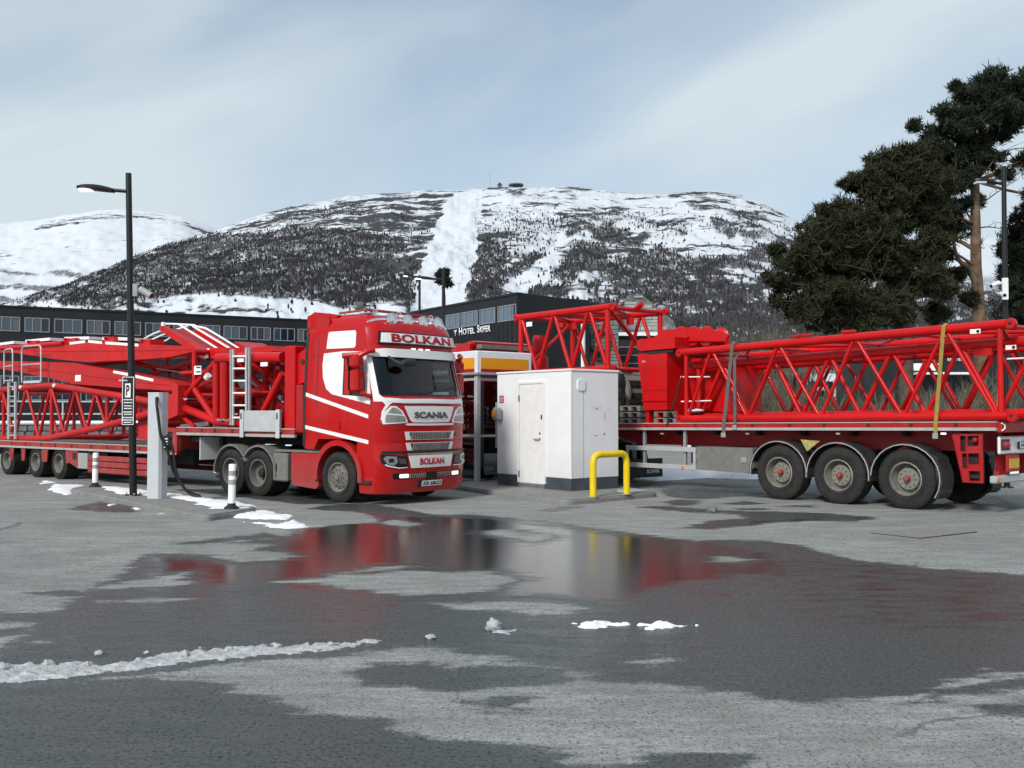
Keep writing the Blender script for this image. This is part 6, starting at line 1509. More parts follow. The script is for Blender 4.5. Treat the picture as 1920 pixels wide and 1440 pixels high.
# ------------------------------------------------------------------ loads of the right trailer
def on2(name, label, cat): t = T2.empty(name); tag(t, label, cat); return t
def lattice(root, x0, x1, y0, y1, zb, zt, panels, rc, rd, m, ramp=0.0, start=0, eyes=True, top_rise=0.0, nodes=None):
    """four-chord lattice boom section between x0 and x1"""
    zB = lambda x: zb + ramp * x; zT = lambda x: zt + (ramp + top_rise) * x
    for Y in (y0, y1):
        for zf in (zB, zT):
            e = MB(); e.tube([(x0, Y, zf(x0)), (x1, Y, zf(x1))], rc, 14); ch = e.build('chord', m, root, 50)
            if eyes:
                for x, s in ((x0, -1), (x1, 1)):
                    e = MB(); z = zf(x); xx = x + s * 0.07
                    e.lathe([(0.028, -0.055), (rc * 1.05, -0.055), (rc * 1.12, -0.03), (rc * 1.12, 0.03), (rc * 1.05, 0.055), (0.028, 0.055)], (xx, Y, z), 'y', 18); e.build('pin_eye', m, ch)
                    e = MB(); e.lathe([(0.0, -0.056), (0.034, -0.056), (0.034, 0.056), (0.0, 0.056)], (xx, Y, z), 'y', 12); e.build('pin_hole', 'chassis_black', ch)
        nd = nodes or [(x0 + 0.12 + (x1 - x0 - 0.24) * k / panels, (k + start) % 2) for k in range(panels + 1)]
        for (xa, ta), (xb, tb) in zip(nd[:-1], nd[1:]):
            za = zT(xa) - rc * 0.6 if ta else zB(xa) + rc * 0.6; zz = zT(xb) - rc * 0.6 if tb else zB(xb) + rc * 0.6
            d = 0.035 if xb > xa else -0.035
            e = MB(); e.tube([(xa + d, Y, za), (xb - d, Y, zz)], rd, 8); e.build('lacing', m, root, 50)
        for x in (x0 + 0.10, x1 - 0.12):
            e = MB(); e.tube([(x, Y, zB(x)), (x, Y, zT(x))], rd * 1.35, 8); e.build('post', m, root, 50)
    n = max(3, panels // 2)
    for k in range(n + 1):
        x = x0 + 0.1 + (x1 - x0 - 0.22) * k / n
        for zf in (zB, zT):
            e = MB(); e.tube([(x, y0, zf(x)), (x, y1, zf(x))], rd * 1.1, 8); e.build('cross_tie', m, root, 50)
        if k < n:
            xn = x0 + 0.1 + (x1 - x0 - 0.22) * (k + 1) / n
            for zf in (zB, zT):
                ya, yb = (y0, y1) if k % 2 else (y1, y0)
                e = MB(); e.tube([(x, ya, zf(x)), (xn, yb, zf(xn))], rd, 8); e.build('cross_lacing', m, root, 50)
    for x, (ya, yb) in ((x0 + 0.1, (y0, y1)), (x1 - 0.12, (y1, y0))):
        e = MB(); e.tube([(x, ya, zB(x)), (x, yb, zT(x))], rd, 8); e.build('end_brace', m, root, 50)
m_ = 'crane_red'
nodes = [(S2(px, 780, 0.1)[0], t) for px, t in ((1287, 0), (1334, 1), (1401, 0), (1460, 1), (1537, 0), (1604, 1), (1692, 0), (1774, 1), (1868, 0))]
o1 = on2('lattice_boom_section', 'long outer red lattice boom section strapped on the right trailer', 'boom section')
lattice(o1, -2.60, 4.48, 0.12, 2.38, 1.665, 3.19, 8, 0.085, 0.038, m_, RAMP, 0, True, 0.012, nodes)
o2 = on2('lattice_boom_section', 'smaller red lattice boom section nested inside the long one on the right trailer', 'boom section')
lattice(o2, -2.55, 4.95, 0.50, 2.0, 1.70, 2.90, 11, 0.095, 0.045, m_, RAMP, 0, True, 0.012)
for (px, py) in ((1833, 622), (1882, 650)):
    A = p2(px, py, 0.12); e = MB(); e.box(A[0] - 0.09, A[0] + 0.09, 0.02 if px < 1850 else 0.4, 0.035 if px < 1850 else 0.415, A[2] - 0.04, A[2] + 0.04, 0.003); pl2 = e.build('tag_plate', 'letter_white', o1)
    e = MB(); yy = 0.012 if px < 1850 else 0.392; e.lathe([(0.0, 0), (0.028, 0.0), (0.028, 0.008)], (A[0] + 0.05, yy, A[2]), 'y', 10); e.build('tag_hole', 'letter_black', pl2)
for a, b in (((1279,707),(1311,706)), ((1280,753),(1313,751))):
    A, B = S2(*a, 0.12), S2(*b, 0.12); e = MB(); e.tube([(A[0], 0.06, A[1]), (B[0] + 0.05, 0.45, B[1])], 0.016, 6); e.build('spacer_rod', 'reflector_white', o1)
A, B = p2(1888, 673, 0.1), p2(1930, 671, 0.4); e = MB(); e.tube([A, B], 0.016, 6); e.build('spacer_rod', 'reflector_white', o1)
for px in (1498, 1592, 1510):
    A = p2(px, 632 - (px - 1500) * 0.09, 0.12); e = MB()
    e.box(A[0] - 0.14, A[0] + 0.14, 0.08, 0.16, A[2] + 0.0, A[2] + 0.05, 0.01); e.build('pulley_clip', m_, o1)
for px, py in ((1845, 657), (1805, 648)):
    A = S2(px, py, 0.5); e = MB(); e.box(A[0] - 0.16, A[0] + 0.16, 0.44, 0.50, A[1] - 0.09, A[1] + 0.07); e.build('gusset', m_, o2, 0)
# raised section at the front
def xy_at(px, Y): return S2(px, 700, Y)[0]
o3 = on2('lattice_end_section', 'short red lattice section raised above the kiosk roof', 'boom section')
xA, zT = S2(1146, 575, 0.2); _, zB = S2(1149, 691, 0.2); x0_, z0_ = S2(972, 604, 0.2)
lattice(o3, x0_, xA, 0.20, 2.15, zB - 0.004 * xA, zT - 0.004 * xA, 5, 0.085, 0.05, m_, 0.004, 1, True)
for px, py in ((1052, 607), (1075, 611), (1181, 602)):
    A = S2(px, py, 1.9); e = MB(); e.box(A[0] - 0.12, A[0] + 0.12, 1.88, 1.93, A[1] - 0.1, A[1] + 0.1); e.build('gusset', m_, o3, 0)
A = p2(993, 608, 0.15); e = MB(); e.box(A[0] - 0.11, A[0] + 0.11, 0.13, 0.145, A[2] - 0.06, A[2] + 0.06, 0.003); e.build('tag_plate', 'letter_white', o3)
e = MB(); A = S2(1204, 570, 1.2); e.tube([(xA - 0.1, 1.2, zT + 0.02), (A[0], 1.2, A[1])], 0.07, 10); e.build('head_lug', m_, o3)
# support under the raised section: dark timber cribs and grey drum
sp_ = on2('timber_crib', 'dark timber crib stack under the raised lattice on the right trailer', 'crib')
for k in range(8):
    x = xA - 0.9 if k % 2 else xA - 0.9
    for q in range(2):
        e = MB()
        if k % 2: e.box(xA - 1.0, xA + 0.2, 0.30 + q * 1.5, 0.45 + q * 1.5, 1.545 + RAMP * xA + k * 0.155, 1.545 + RAMP * xA + k * 0.155 + 0.15, 0.01)
        else: e.box(xA - 1.0 + q * 0.9, xA - 0.7 + q * 0.9, 0.22, 2.1, 1.545 + RAMP * xA + k * 0.155, 1.545 + RAMP * xA + k * 0.155 + 0.15, 0.01)
        e.build('timber', 'chassis_black', sp_)
dr = on2('grey_drum', 'dark grey winch drum on the right trailer bed behind the kiosk', 'drum')
xd_ = S2(1182, 740, 0.9)[0]
e = MB(); e.lathe([(0.0, -0.6), (0.62, -0.6), (0.62, -0.52), (0.5, -0.5), (0.5, 0.5), (0.62, 0.52), (0.62, 0.6), (0.0, 0.6)], (xd_ - 0.3, 1.1, 2.25), 'y', 28); e.build('drum', 'grey_dusty', dr)
e = MB(); e.box(xd_ - 0.9, xd_ + 0.3, 0.5, 0.58, 1.52, 2.2); e.box(xd_ - 0.9, xd_ + 0.3, 1.62, 1.7, 1.52, 2.2); e.build('cradle', 'chassis_black', dr, 0); dr.children[-1]['kind'] = 'stuff'
# red hopper-like machine box
hb = on2('winch_housing', 'tall red steel winch housing with recessed grip between lattice sections', 'machine')
Yh = 0.12
q = [S2(*p, Yh) for p in ((1195,662),(1272,655),(1272,770),(1206,770))]
xL, xR = S2(1197, 700, Yh)[0], S2(1282, 700, Yh)[0]
xl_top, z_top = S2(1195, 664, Yh); xr_ = S2(1345, 700, Yh)[0]; zmid = S2(1205, 752, Yh)[1]; zlo = S2(1206, 769, Yh)[1]; xl_bot = S2(1207, 769, Yh)[0]
e = MB(); e.prism([(xl_top, z_top), (xl_top + 0.9, z_top + 0.02), (xl_top + 0.9, zlo), (xl_bot, zlo), (xl_bot - 0.02, zmid)], 'y', Yh, 2.3); e.build('housing', m_, hb, 0)
e = MB(); zr = S2(1205, 751, Yh)[1]; e.box(xl_bot - 0.04, xl_top + 0.92, Yh - 0.03, Yh, zr - 0.02, zr + 0.025); e.build('rib', m_, hb, 0)
e = MB(); zr = S2(1205, 731, Yh)[1]; e.box(xl_bot - 0.03, xl_top + 0.92, Yh - 0.012, Yh, zr - 0.01, zr + 0.01); e.build('rib', m_, hb, 0)
for px in (1208, 1226, 1262):
    x = S2(px, 780, Yh)[0]; e = MB(); e.box(x, x + 0.1, Yh + 0.05, 2.2, dz(x) + 0.0, zlo); e.build('foot', m_, hb, 0)
# head block with grip recess
zh0, zh1 = S2(1200, 657, Yh)[1], S2(1200, 636, Yh)[1]
q = [S2(*p, Yh) for p in ((1196,640),(1203,636),(1268,632),(1268,653),(1206,658),(1197,655))]
e = MB(); e.prism(q, 'y', Yh - 0.05, 2.3); e.build('head_block', m_, hb, 0)
q = [S2(*p, Yh) for p in ((1206,658),(1262,654),(1262,660),(1215,665))]
e = MB(); e.prism(q, 'y', Yh - 0.01, 1.9); e.build('grip_recess', 'chassis_black', hb, 0)
q = [S2(*p, 0.5) for p in ((1225,634),(1243,618),(1283,616),(1290,632),(1268,640))]
e = MB(); e.prism(q, 'y', 0.5, 0.62); e.build('lug', m_, hb, 0)
q = [S2(*p, 1.2) for p in ((1215,640),(1240,622),(1290,614),(1300,640))]
e = MB(); e.prism(q, 'y', 1.2, 1.35); e.build('lug', m_, hb, 0)
for k, px in enumerate((1290, 1313, 1338)):
    p = S2(px, 632, 0.9); e = MB(); e.lathe([(0.0, -0.3), (0.22, -0.3), (0.24, -0.26), (0.17, -0.22), (0.17, 0.22), (0.24, 0.26), (0.22, 0.3), (0.0, 0.3)], (p[0], 0.9, p[1]), 'y', 20); e.build('sheave', m_, hb)
q = [S2(*p, 0.55) for p in ((1283,640),(1360,640),(1366,628),(1350,620),(1300,622))]
e = MB(); e.prism(q, 'y', 0.55, 0.6); e.build('cheek_plate', m_, hb, 0)
q = [S2(*p, 0.75) for p in ((1285,672),(1360,672),(1368,772),(1300,772))]
e = MB(); e.prism(q, 'y', 0.78, 2.0); e.build('rear_housing', 'crane_red', hb, 0)
p = S2(1204, 678, Yh); e = MB(); e.box(p[0], p[0] + 0.1, Yh - 0.006, Yh, p[1] - 0.02, p[1] + 0.02); e.build('maker_plate', 'steel_grey', hb, 0)
# chain from housing, straps
cn = on2('tie_down_chain', 'dark chain hanging beside the red winch housing', 'chain')
cp = [p2(1279, 706, 0.0), p2(1272, 726, 0.0), p2(1268, 745, 0.0), p2(1262, 762, 0.0), p2(1254, 778, 0.0), p2(1252, 796, -0.02)]
for a, b in zip(cp[:-1], cp[1:]):
    for k in range(4):
        A = Vector(a).lerp(Vector(b), k / 4); B = Vector(a).lerp(Vector(b), (k + 1) / 4)
        e = MB(); e.tube([A, B], 0.026 if k % 2 else 0.018, 6); e.build('link', 'chassis_black', cn)
def strap(name, label, px_t, py_t, px_b, py_b, w, m):
    s = on2(name, label, 'strap'); A, B = S2(px_t, py_t, 0.0), S2(px_b, py_b, 0.0)
    path = [(B[0], -0.02, B[1] - 0.10), (B[0], -0.02, B[1] + 0.08), (A[0], 0.02, A[1]), (A[0], 0.12, A[1] + 0.065), (A[0], 2.38, A[1] + 0.065), (A[0] - 0.02, 2.5, A[1]), (B[0], 2.52, B[1])]
    v, f = [], []
    for q in path: v += [(q[0] - w / 2, q[1], q[2]), (q[0] + w / 2, q[1], q[2])]
    v2 = [(a, b + (0.006 if b < 1.2 else -0.006), c - 0.004) for a, b, c in v]; n = len(v)
    for k in range(len(path) - 1): f += [(2 * k, 2 * k + 1, 2 * k + 3, 2 * k + 2), (n + 2 * k, n + 2 * k + 2, n + 2 * k + 3, n + 2 * k + 1), (2 * k, 2 * k + 2, n + 2 * k + 2, n + 2 * k), (2 * k + 1, n + 2 * k + 1, n + 2 * k + 3, 2 * k + 3)]
    e = MB(); e.raw(v + v2, f); e.build('webbing', m, s, 0)
    e = MB(); e.box(B[0] - w * 0.7, B[0] + w * 0.7, -0.045, -0.025, B[1] - 0.16, B[1] - 0.06, 0.005); e.build('hook', 'steel_grey', s)
    return s
strap('ratchet_strap', 'grey ratchet strap over the left end of the right lattice', 1372, 645, 1358, 806, 0.085, 'strap_grey')
strap('ratchet_strap', 'second grey strap just behind the first on the nested lattice', 1376, 672, 1379, 792, 0.07, 'strap_grey')
strap('ratchet_strap', 'yellow ratchet strap over the right end of the lattice', 1768, 612, 1755, 806, 0.07, 'strap_yellow')
# pallets beneath the housing
for k, (px0, px1) in enumerate(((1162, 1200), (1226, 1268))):
    pa = on2('wooden_pallet', ['dark wooden pallet stack left of the red winch housing', 'wooden pallet under the red winch housing'][k], 'pallet')
    xa, xb = S2(px0, 780, 0.15)[0], S2(px1, 780, 0.15)[0]
    for r_ in range(3 if k == 0 else 2):
        z = dz(xa) + 0.012 + r_ * 0.15
        for q in range(3): e = MB(); e.box(xa + q * (xb - xa - 0.1) / 2, xa + q * (xb - xa - 0.1) / 2 + 0.1, 0.15, 1.3, z + 0.002, z + 0.10); e.build('block', 'plank_grey', pa, 0)
        for q in range(5): e = MB(); e.box(xa, xb, 0.15 + q * 0.26, 0.26 + q * 0.26, z + 0.102, z + 0.125); e.build('slat', 'plank_grey', pa, 0)
rg = on2('folded_tarp', 'small blue and white folded tarp on the lattice chord', 'tarp')
A = p2(1302, 770, 0.3); e = MB(); e.raw(*ellip(A, (0.22, 0.2, 0.05))); e.build('cloth', 'sign_white', rg); e = MB(); e.raw(*ellip((A[0] - 0.05, A[1] - 0.1, A[2] + 0.03), (0.16, 0.1, 0.035))); mat('cloth_blue', (0.06, 0.06, 0.25), 0.8); e.build('fold', 'cloth_blue', rg)

# ------------------------------------------------------------------ second tractor, facing away to the left in front of the right trailer
xc = S2(880, 640, 0.0)[0]
org = T2.w(xc - 1.05, 2.51)                        # its right-hand side is the far side
T3 = Frame((org.x, org.y), T2.ang + math.pi)
tr2 = build_tractor(T3, 'second red truck seen from behind between the cab and the kiosk', [(0.0, 'front'), (-3.4, 'drive'), (-4.9, 'drive')], front_text=False)
e = MB(); e.box(-6.0, -5.97, 0.0, 2.5, 0.12, 0.60); mf = e.build('mud_flap', 'rubber', tr2, 0)
for yy in (1.9,):
    lettering('SCANIA', 1, lambda a, b, o: Vector((-6.0 - o, -a, b)), 0.006, 'flap_letters', 'letter_white', mf, bold=0.03, fit=(-0.62, -0.12, 0.22, 0.32), thick=0.003)
e = MB(); e.box(-1.30, -1.08, 0.25, 2.27, 3.60, 3.72); e.build('rear_roof_lip', 'grey_dusty', tr2, 0)
hc = on2('hose_bundle', 'red tubular hose bundle behind the second cab', 'hoses')
A = S2(1012, 660, 1.2)
for k in range(3):
    e = MB(); e.lathe([(0.0, -0.28), (0.16 + 0.02 * k, -0.28), (0.2, -0.2), (0.2, 0.2), (0.16, 0.28), (0, 0.28)], (A[0] + 0.06 * k, 1.2, 3.65 - k * 0.58), 'z', 14); e.build('drum_ring', 'crane_red', hc)
# ------------------------------------------------------------------ kiosk
KF = Frame(gnd(1071, 930)[:2], math.radians(129 - 180))   # X runs from the far left end to the near corner (at 0); Y towards the right face
def solve_len(fr, px, axis, lo, hi):
    best, bl = 9e9, 0
    for k in np.linspace(lo, hi, 1200):
        p = fr.w(k, 0) if axis == 'x' else fr.w(0, k)
        q = 960 + F_PX * p.x / (p.y * math.cos(PITCH) - CAM_H * math.sin(PITCH))
        if abs(q - px) < best: best, bl = abs(q - px), k
    return bl
kx = solve_len(KF, 932, 'x', -4, -1); ky = solve_len(KF, 1160, 'y', 0.5, 3)
K = KF.empty('service_kiosk'); tag(K, 'white service kiosk with grey plinth and closed white door', 'kiosk')
KZ = 2.67; IZ = 0.10
e = MB(); e.box(kx, 0, 0, ky, 0.36, KZ, 0.012); e.build('wall', 'kiosk_white', K)
e = MB(); e.box(kx + 0.012, -0.012, 0.012, ky - 0.012, IZ - 0.02, 0.362); e.build('plinth', 'kiosk_plinth', K, 0)
e = MB(); e.box(kx - 0.02, 0.02, -0.02, ky + 0.02, KZ, KZ + 0.05, 0.012); e.build('roof_edge', 'white_paint', K)
e = MB(); e.box(-0.03, 0.006, -0.006, 0.03, 0.36, KZ - 0.002, 0.004); e.build('corner_trim', 'white_paint', K)
xd0, zt = KF.side(972, 716); xd1, _ = KF.side(1023, 714); zb = 0.20
dr_ = MB(); dr_.box(xd0, xd0 + 0.06, -0.035, 0.02, zb, zt, 0.006); dr_.box(xd1 - 0.06, xd1, -0.035, 0.02, zb, zt, 0.006); dr_.box(xd0 + 0.062, xd1 - 0.062, -0.034, 0.02, zt - 0.06, zt, 0.006)
door = MB(); door.box(xd0 + 0.066, xd1 - 0.066, -0.022, 0.02, zb, zt - 0.066, 0.006); do = door.build('door', 'white_paint', K)
for a in ((xd0, xd0 + 0.06, zb, zt), (xd1 - 0.06, xd1, zb, zt)):
    e = MB(); e.box(a[0], a[1], -0.035, 0.02, a[2], a[3], 0.006); e.build('door_frame', 'white_paint', do)
e = MB(); e.box(xd0 + 0.062, xd1 - 0.062, -0.034, 0.02, zt - 0.06, zt, 0.006); e.build('door_frame', 'white_paint', do)
hx, hz = KF.side(1012, 823)
e = MB(); e.tube([(hx + 0.03, -0.024, hz), (hx + 0.03, -0.07, hz), (hx - 0.13, -0.07, hz - 0.005)], 0.014, 7); e.build('door_handle', 'steel_grey', do)
for zz in (hz, hz + 0.12):
    e = MB(); e.lathe([(0, -0.034), (0.022, -0.034), (0.026, -0.02)], (hx + 0.03, 0, zz), 'y', 12); e.build('lock', 'letter_dark', do)
lx, lz = KF.side(1017, 782); e = MB(); e.box(lx - 0.025, lx + 0.02, -0.034, -0.02, lz - 0.05, lz + 0.05, 0.004); e.build('code_lock', 'letter_dark', do)
for py in (747, 888):
    zz = KF.side(975, py)[1]; e = MB(); e.tube([(xd0 + 0.062, -0.036, zz - 0.07), (xd0 + 0.062, -0.036, zz + 0.07)], 0.014, 7); e.build('hinge', 'letter_dark', do)
e = MB(); e.box(xd0 + 0.05, xd1 - 0.05, -0.03, 0.01, IZ, zb - 0.005); ve = e.build('vent_grille', 'steel_grey', K, 0)
for k in range(14):
    e = MB(); x = xd0 + 0.09 + k * (xd1 - xd0 - 0.18) / 13; e.box(x - 0.012, x + 0.012, -0.034, -0.031, IZ + 0.015, zb - 0.02); e.build('vent_slot', 'chassis_black', ve, 0)
# payment cabinet and red notice at the left end
cx, cz = KF.side(938, 748); e = MB(); e.box(cx - 0.02, cx + 0.13, -0.012, 0.0, cz - 0.09, cz + 0.075, 0.002); nt = e.build('notice', 'sign_red', K)
for k in range(4): e = MB(); e.box(cx + 0.0, cx + 0.11, -0.016, -0.013, cz - 0.06 + k * 0.03, cz - 0.05 + k * 0.03); e.build('notice_line', 'letter_white', nt, 0)
cx, cz = KF.side(936, 777); e = MB(); e.box(cx - 0.10, cx + 0.16, -0.16, -0.001, cz - 0.15, cz + 0.16, 0.05); te = e.build('alarm_box', 'grey_paint', K)
e = MB(); e.box(cx - 0.06, cx + 0.08, -0.19, -0.161, cz - 0.06, cz + 0.08, 0.02); te2 = e.build('alarm_button', 'sign_yellow', te)
e = MB(); e.box(kx - 0.14, kx - 0.002, 0.05, 0.30, 0.95, 2.02, 0.01); e.build('side_cabinet', 'grey_paint', K)
# right face: blank vent cover, scars of removed fittings
rmap = lambda a, b, o: Vector((o, a, b))
yv, zv = KF.front(1089, 722, 0)
patch(rounded(yv - 0.11, yv + 0.11, zv - 0.12, zv + 0.12, 0.05), rmap, 0.025, 0.025, 'vent_cover', 'kiosk_white', K)
yj, _z = KF.front(1094, 800, 0)
patch([(yj - 0.006, 0.38), (yj + 0.006, 0.38), (yj + 0.006, zv - 0.13), (yj - 0.006, zv - 0.13)], rmap, 0.003, 0.004, 'panel_joint', 'grey_paint', K, step=3)
rnd = random.Random(2)
for px, py, w, h in ((1110, 766, 0.05, 0.06), (1119, 766, 0.03, 0.03), (1126, 765, 0.06, 0.06), (1142, 770, 0.05, 0.05)):
    a, b = KF.front(px, py, 0); patch(rounded(a - w, a + w, b - h, b + h, min(w, h) * 0.9), rmap, 0.002, 0.003, 'glue_mark', 'grey_paint' if w < 0.05 else 'sign_white', K)
for px, py, w, h in ((1134, 780, 0.006, 0.09), (1117, 817, 0.05, 0.006), (1133, 814, 0.02, 0.02)):
    a, b = KF.front(px, py, 0); patch([(a - w, b - h), (a + w, b - h), (a + w, b + h), (a - w, b + h)], rmap, 0.002, 0.003, 'scratch', 'letter_dark', K)

# ------------------------------------------------------------------ islands (kerbed concrete)
def island(name, label, pts, h, m='concrete'):
    bm = bmesh.new(); vs = [bm.verts.new((p[0], p[1], 0)) for p in pts]; f = bm.faces.new(vs)
    r = bmesh.ops.extrude_face_region(bm, geom=[f]); tv = [v for v in r['geom'] if isinstance(v, bmesh.types.BMVert)]
    for v in tv: v.co.z = h
    for v in vs: v.co.z = -0.05
    top = [g for g in r['geom'] if isinstance(g, bmesh.types.BMFace)]
    ee = [e for e in top[0].edges]; bmesh.ops.bevel(bm, geom=ee, offset=0.03, segments=3, affect='EDGES')
    bmesh.ops.recalc_face_normals(bm, faces=bm.faces)
    me = bpy.data.meshes.new(name); bm.to_mesh(me); bm.free(); me.materials.append(MATS[m]); me.shade_smooth(); me.set_sharp_from_angle(angle=math.radians(30))
    o = link_mesh(name, me); tag(o, label, 'kerb island'); return o
def rpoly(pts, r=0.25, n=5):
    pts = [Vector((p[0], p[1], 0)) for p in pts]; out = []; m = len(pts)
    for i in range(m):
        a, b, c = pts[i - 1], pts[i], pts[(i + 1) % m]; d1, d2 = (a - b).normalized(), (c - b).normalized()
        p1, p2_ = b + d1 * r, b + d2 * r
        for k in range(n + 1): t = k / n; out.append(p1 * (1 - t) ** 2 + b * 2 * t * (1 - t) + p2_ * t * t)
    return out
g = lambda px, py, z=0.1: gnd(px, py, z)
kb = [KF.w(kx - 0.75, -0.42), KF.w(0.45, -0.42), KF.w(0.45, ky + 1.6), KF.w(kx - 0.75, ky + 1.6)]
kb = [g(835, 908), g(1060, 938), g(1238, 922), g(1120, 905), g(940, 893)]
island('kiosk_island', 'low concrete island under the white kiosk', rpoly(kb, 0.3), IZ)
ib = [g(128, 916), g(386, 967), g(488, 951), g(330, 921), g(176, 906)]
island('charging_island', 'long low concrete island with lamp post and charging column', rpoly(ib, 0.3), IZ)

# ------------------------------------------------------------------ yellow hoop guard
hp = bpy.data.objects.new('yellow_hoop_guard', None); COL.objects.link(hp); tag(hp, 'yellow steel hoop guard at the corner of the white kiosk', 'guard rail')
A, B = gnd(1112, 932, IZ), gnd(1175, 927, IZ); zt = at(1112, 853, A.y).z
e = MB(); e.tube(round_path([A, (A.x, A.y, zt), (B.x, B.y, zt + 0.01), B], 0.2, 7), 0.068, 16); e.build('hoop', 'yellow_paint', hp, 60)
for p in (A, B):
    e = MB(); e.lathe([(0.0, 0.012), (0.105, 0.012), (0.11, 0.0)], (p.x, p.y, IZ), 'z', 16); e.build('base_plate', 'concrete', hp)

# ------------------------------------------------------------------ fuel shelter with sign band
SF = Frame(gnd(894, 911)[:2], math.radians(130))   # X away to the left along the long side, corner post at 0
cy_ = -solve_len(SF, 997, 'y', -4, -0.5)
SH = SF.empty('fuel_shelter'); tag(SH, 'fuel shelter with white, yellow and red sign band behind the cab', 'shelter')
z0, z1 = at(893, 699, SF.P.y).z, at(893, 657, SF.P.y).z; LX = 3.1
e = MB(); e.box(0, LX, -cy_, 0, z0, z1, 0.02); e.build('sign_band', 'sign_white', SH)
e = MB(); e.box(-0.06, LX + 0.06, -cy_ - 0.06, 0.06, z0 - 0.05, z0 - 0.002, 0.01); e.build('soffit', 'steel_grey', SH)
zy0, zy1, zr0 = at(893, 691, SF.P.y).z, at(893, 670, SF.P.y).z, at(893, 697.0, SF.P.y).z
for nm, za, zb_, m in (('yellow_field', zy0, zy1, 'sign_yellow'), ('red_field', zr0, zy0 - 0.001, 'sign_red')):
    e = MB(); e.box(-0.012, 0.004, -cy_ + 0.12, -0.12, za, zb_); e.build(nm, m, SH, 0)            # right face
    e = MB(); e.box(0.10, 1.15, -0.004, 0.012, za, zb_); e.build(nm, m, SH, 0)                    # left face
lettering('Diesel', 1, lambda a, b, o: SF.w(-a, o, b) - SF.P if False else Vector((-a, 0.004 + o, b)), 0.010, 'letters', 'letter_red', SH, bold=0.03, fit=(-2.55, -1.25, z0 + 0.10, z1 - 0.10), thick=0.008)
for x, y in ((0.06, -0.06), (0.06, -cy_ + 0.06), (LX - 0.06, -0.06)):
    e = MB(); e.box(x - 0.06, x + 0.06, y - 0.06, y + 0.06, IZ - 0.02, z0 - 0.05, 0.01); e.build('post', 'rail_grey', SH)
for a in ((0.13, LX - 0.13, -0.065, -0.055), ):
    e = MB(); e.box(a[0], a[1], a[2], a[3], 0.25, z0 - 0.2); e.build('glass_pane', 'clear_glass', SH, 0)
e = MB(); e.box(0.055, 0.065, -cy_ + 0.13, -0.13, 0.25, z0 - 0.2); e.build('glass_pane', 'clear_glass', SH, 0)
for zz in (1.18, z0 - 0.18):
    e = MB(); e.box(0.04, 0.08, -cy_ + 0.12, -0.12, zz, zz + 0.06); e.build('glazing_bar', 'rail_grey', SH, 0)
    e = MB(); e.box(0.12, LX - 0.12, -0.08, -0.04, zz, zz + 0.06); e.build('glazing_bar', 'rail_grey', SH, 0)
fp = SF.empty('fuel_pump'); tag(fp, 'dark fuel pump cabinet inside the glazed shelter', 'fuel pump')
e = MB(); e.box(0.8, 1.4, -1.2, -0.6, IZ, 1.9, 0.03); e.build('cabinet', 'black_paint', fp)
e = MB(); e.box(0.79, 0.80, -1.1, -0.7, 1.3, 1.7); e.build('display', 'black_gloss', fp, 0)
for k in range(3):
    e = MB(); e.tube(round_path([(0.85, -0.55, 1.4 + 0.1 * k), (0.7, -0.45, 0.7), (0.9, -0.45, 0.4), (1.1, -0.55, 1.2)], 0.2), 0.02, 6); e.build('hose', 'rubber', fp)

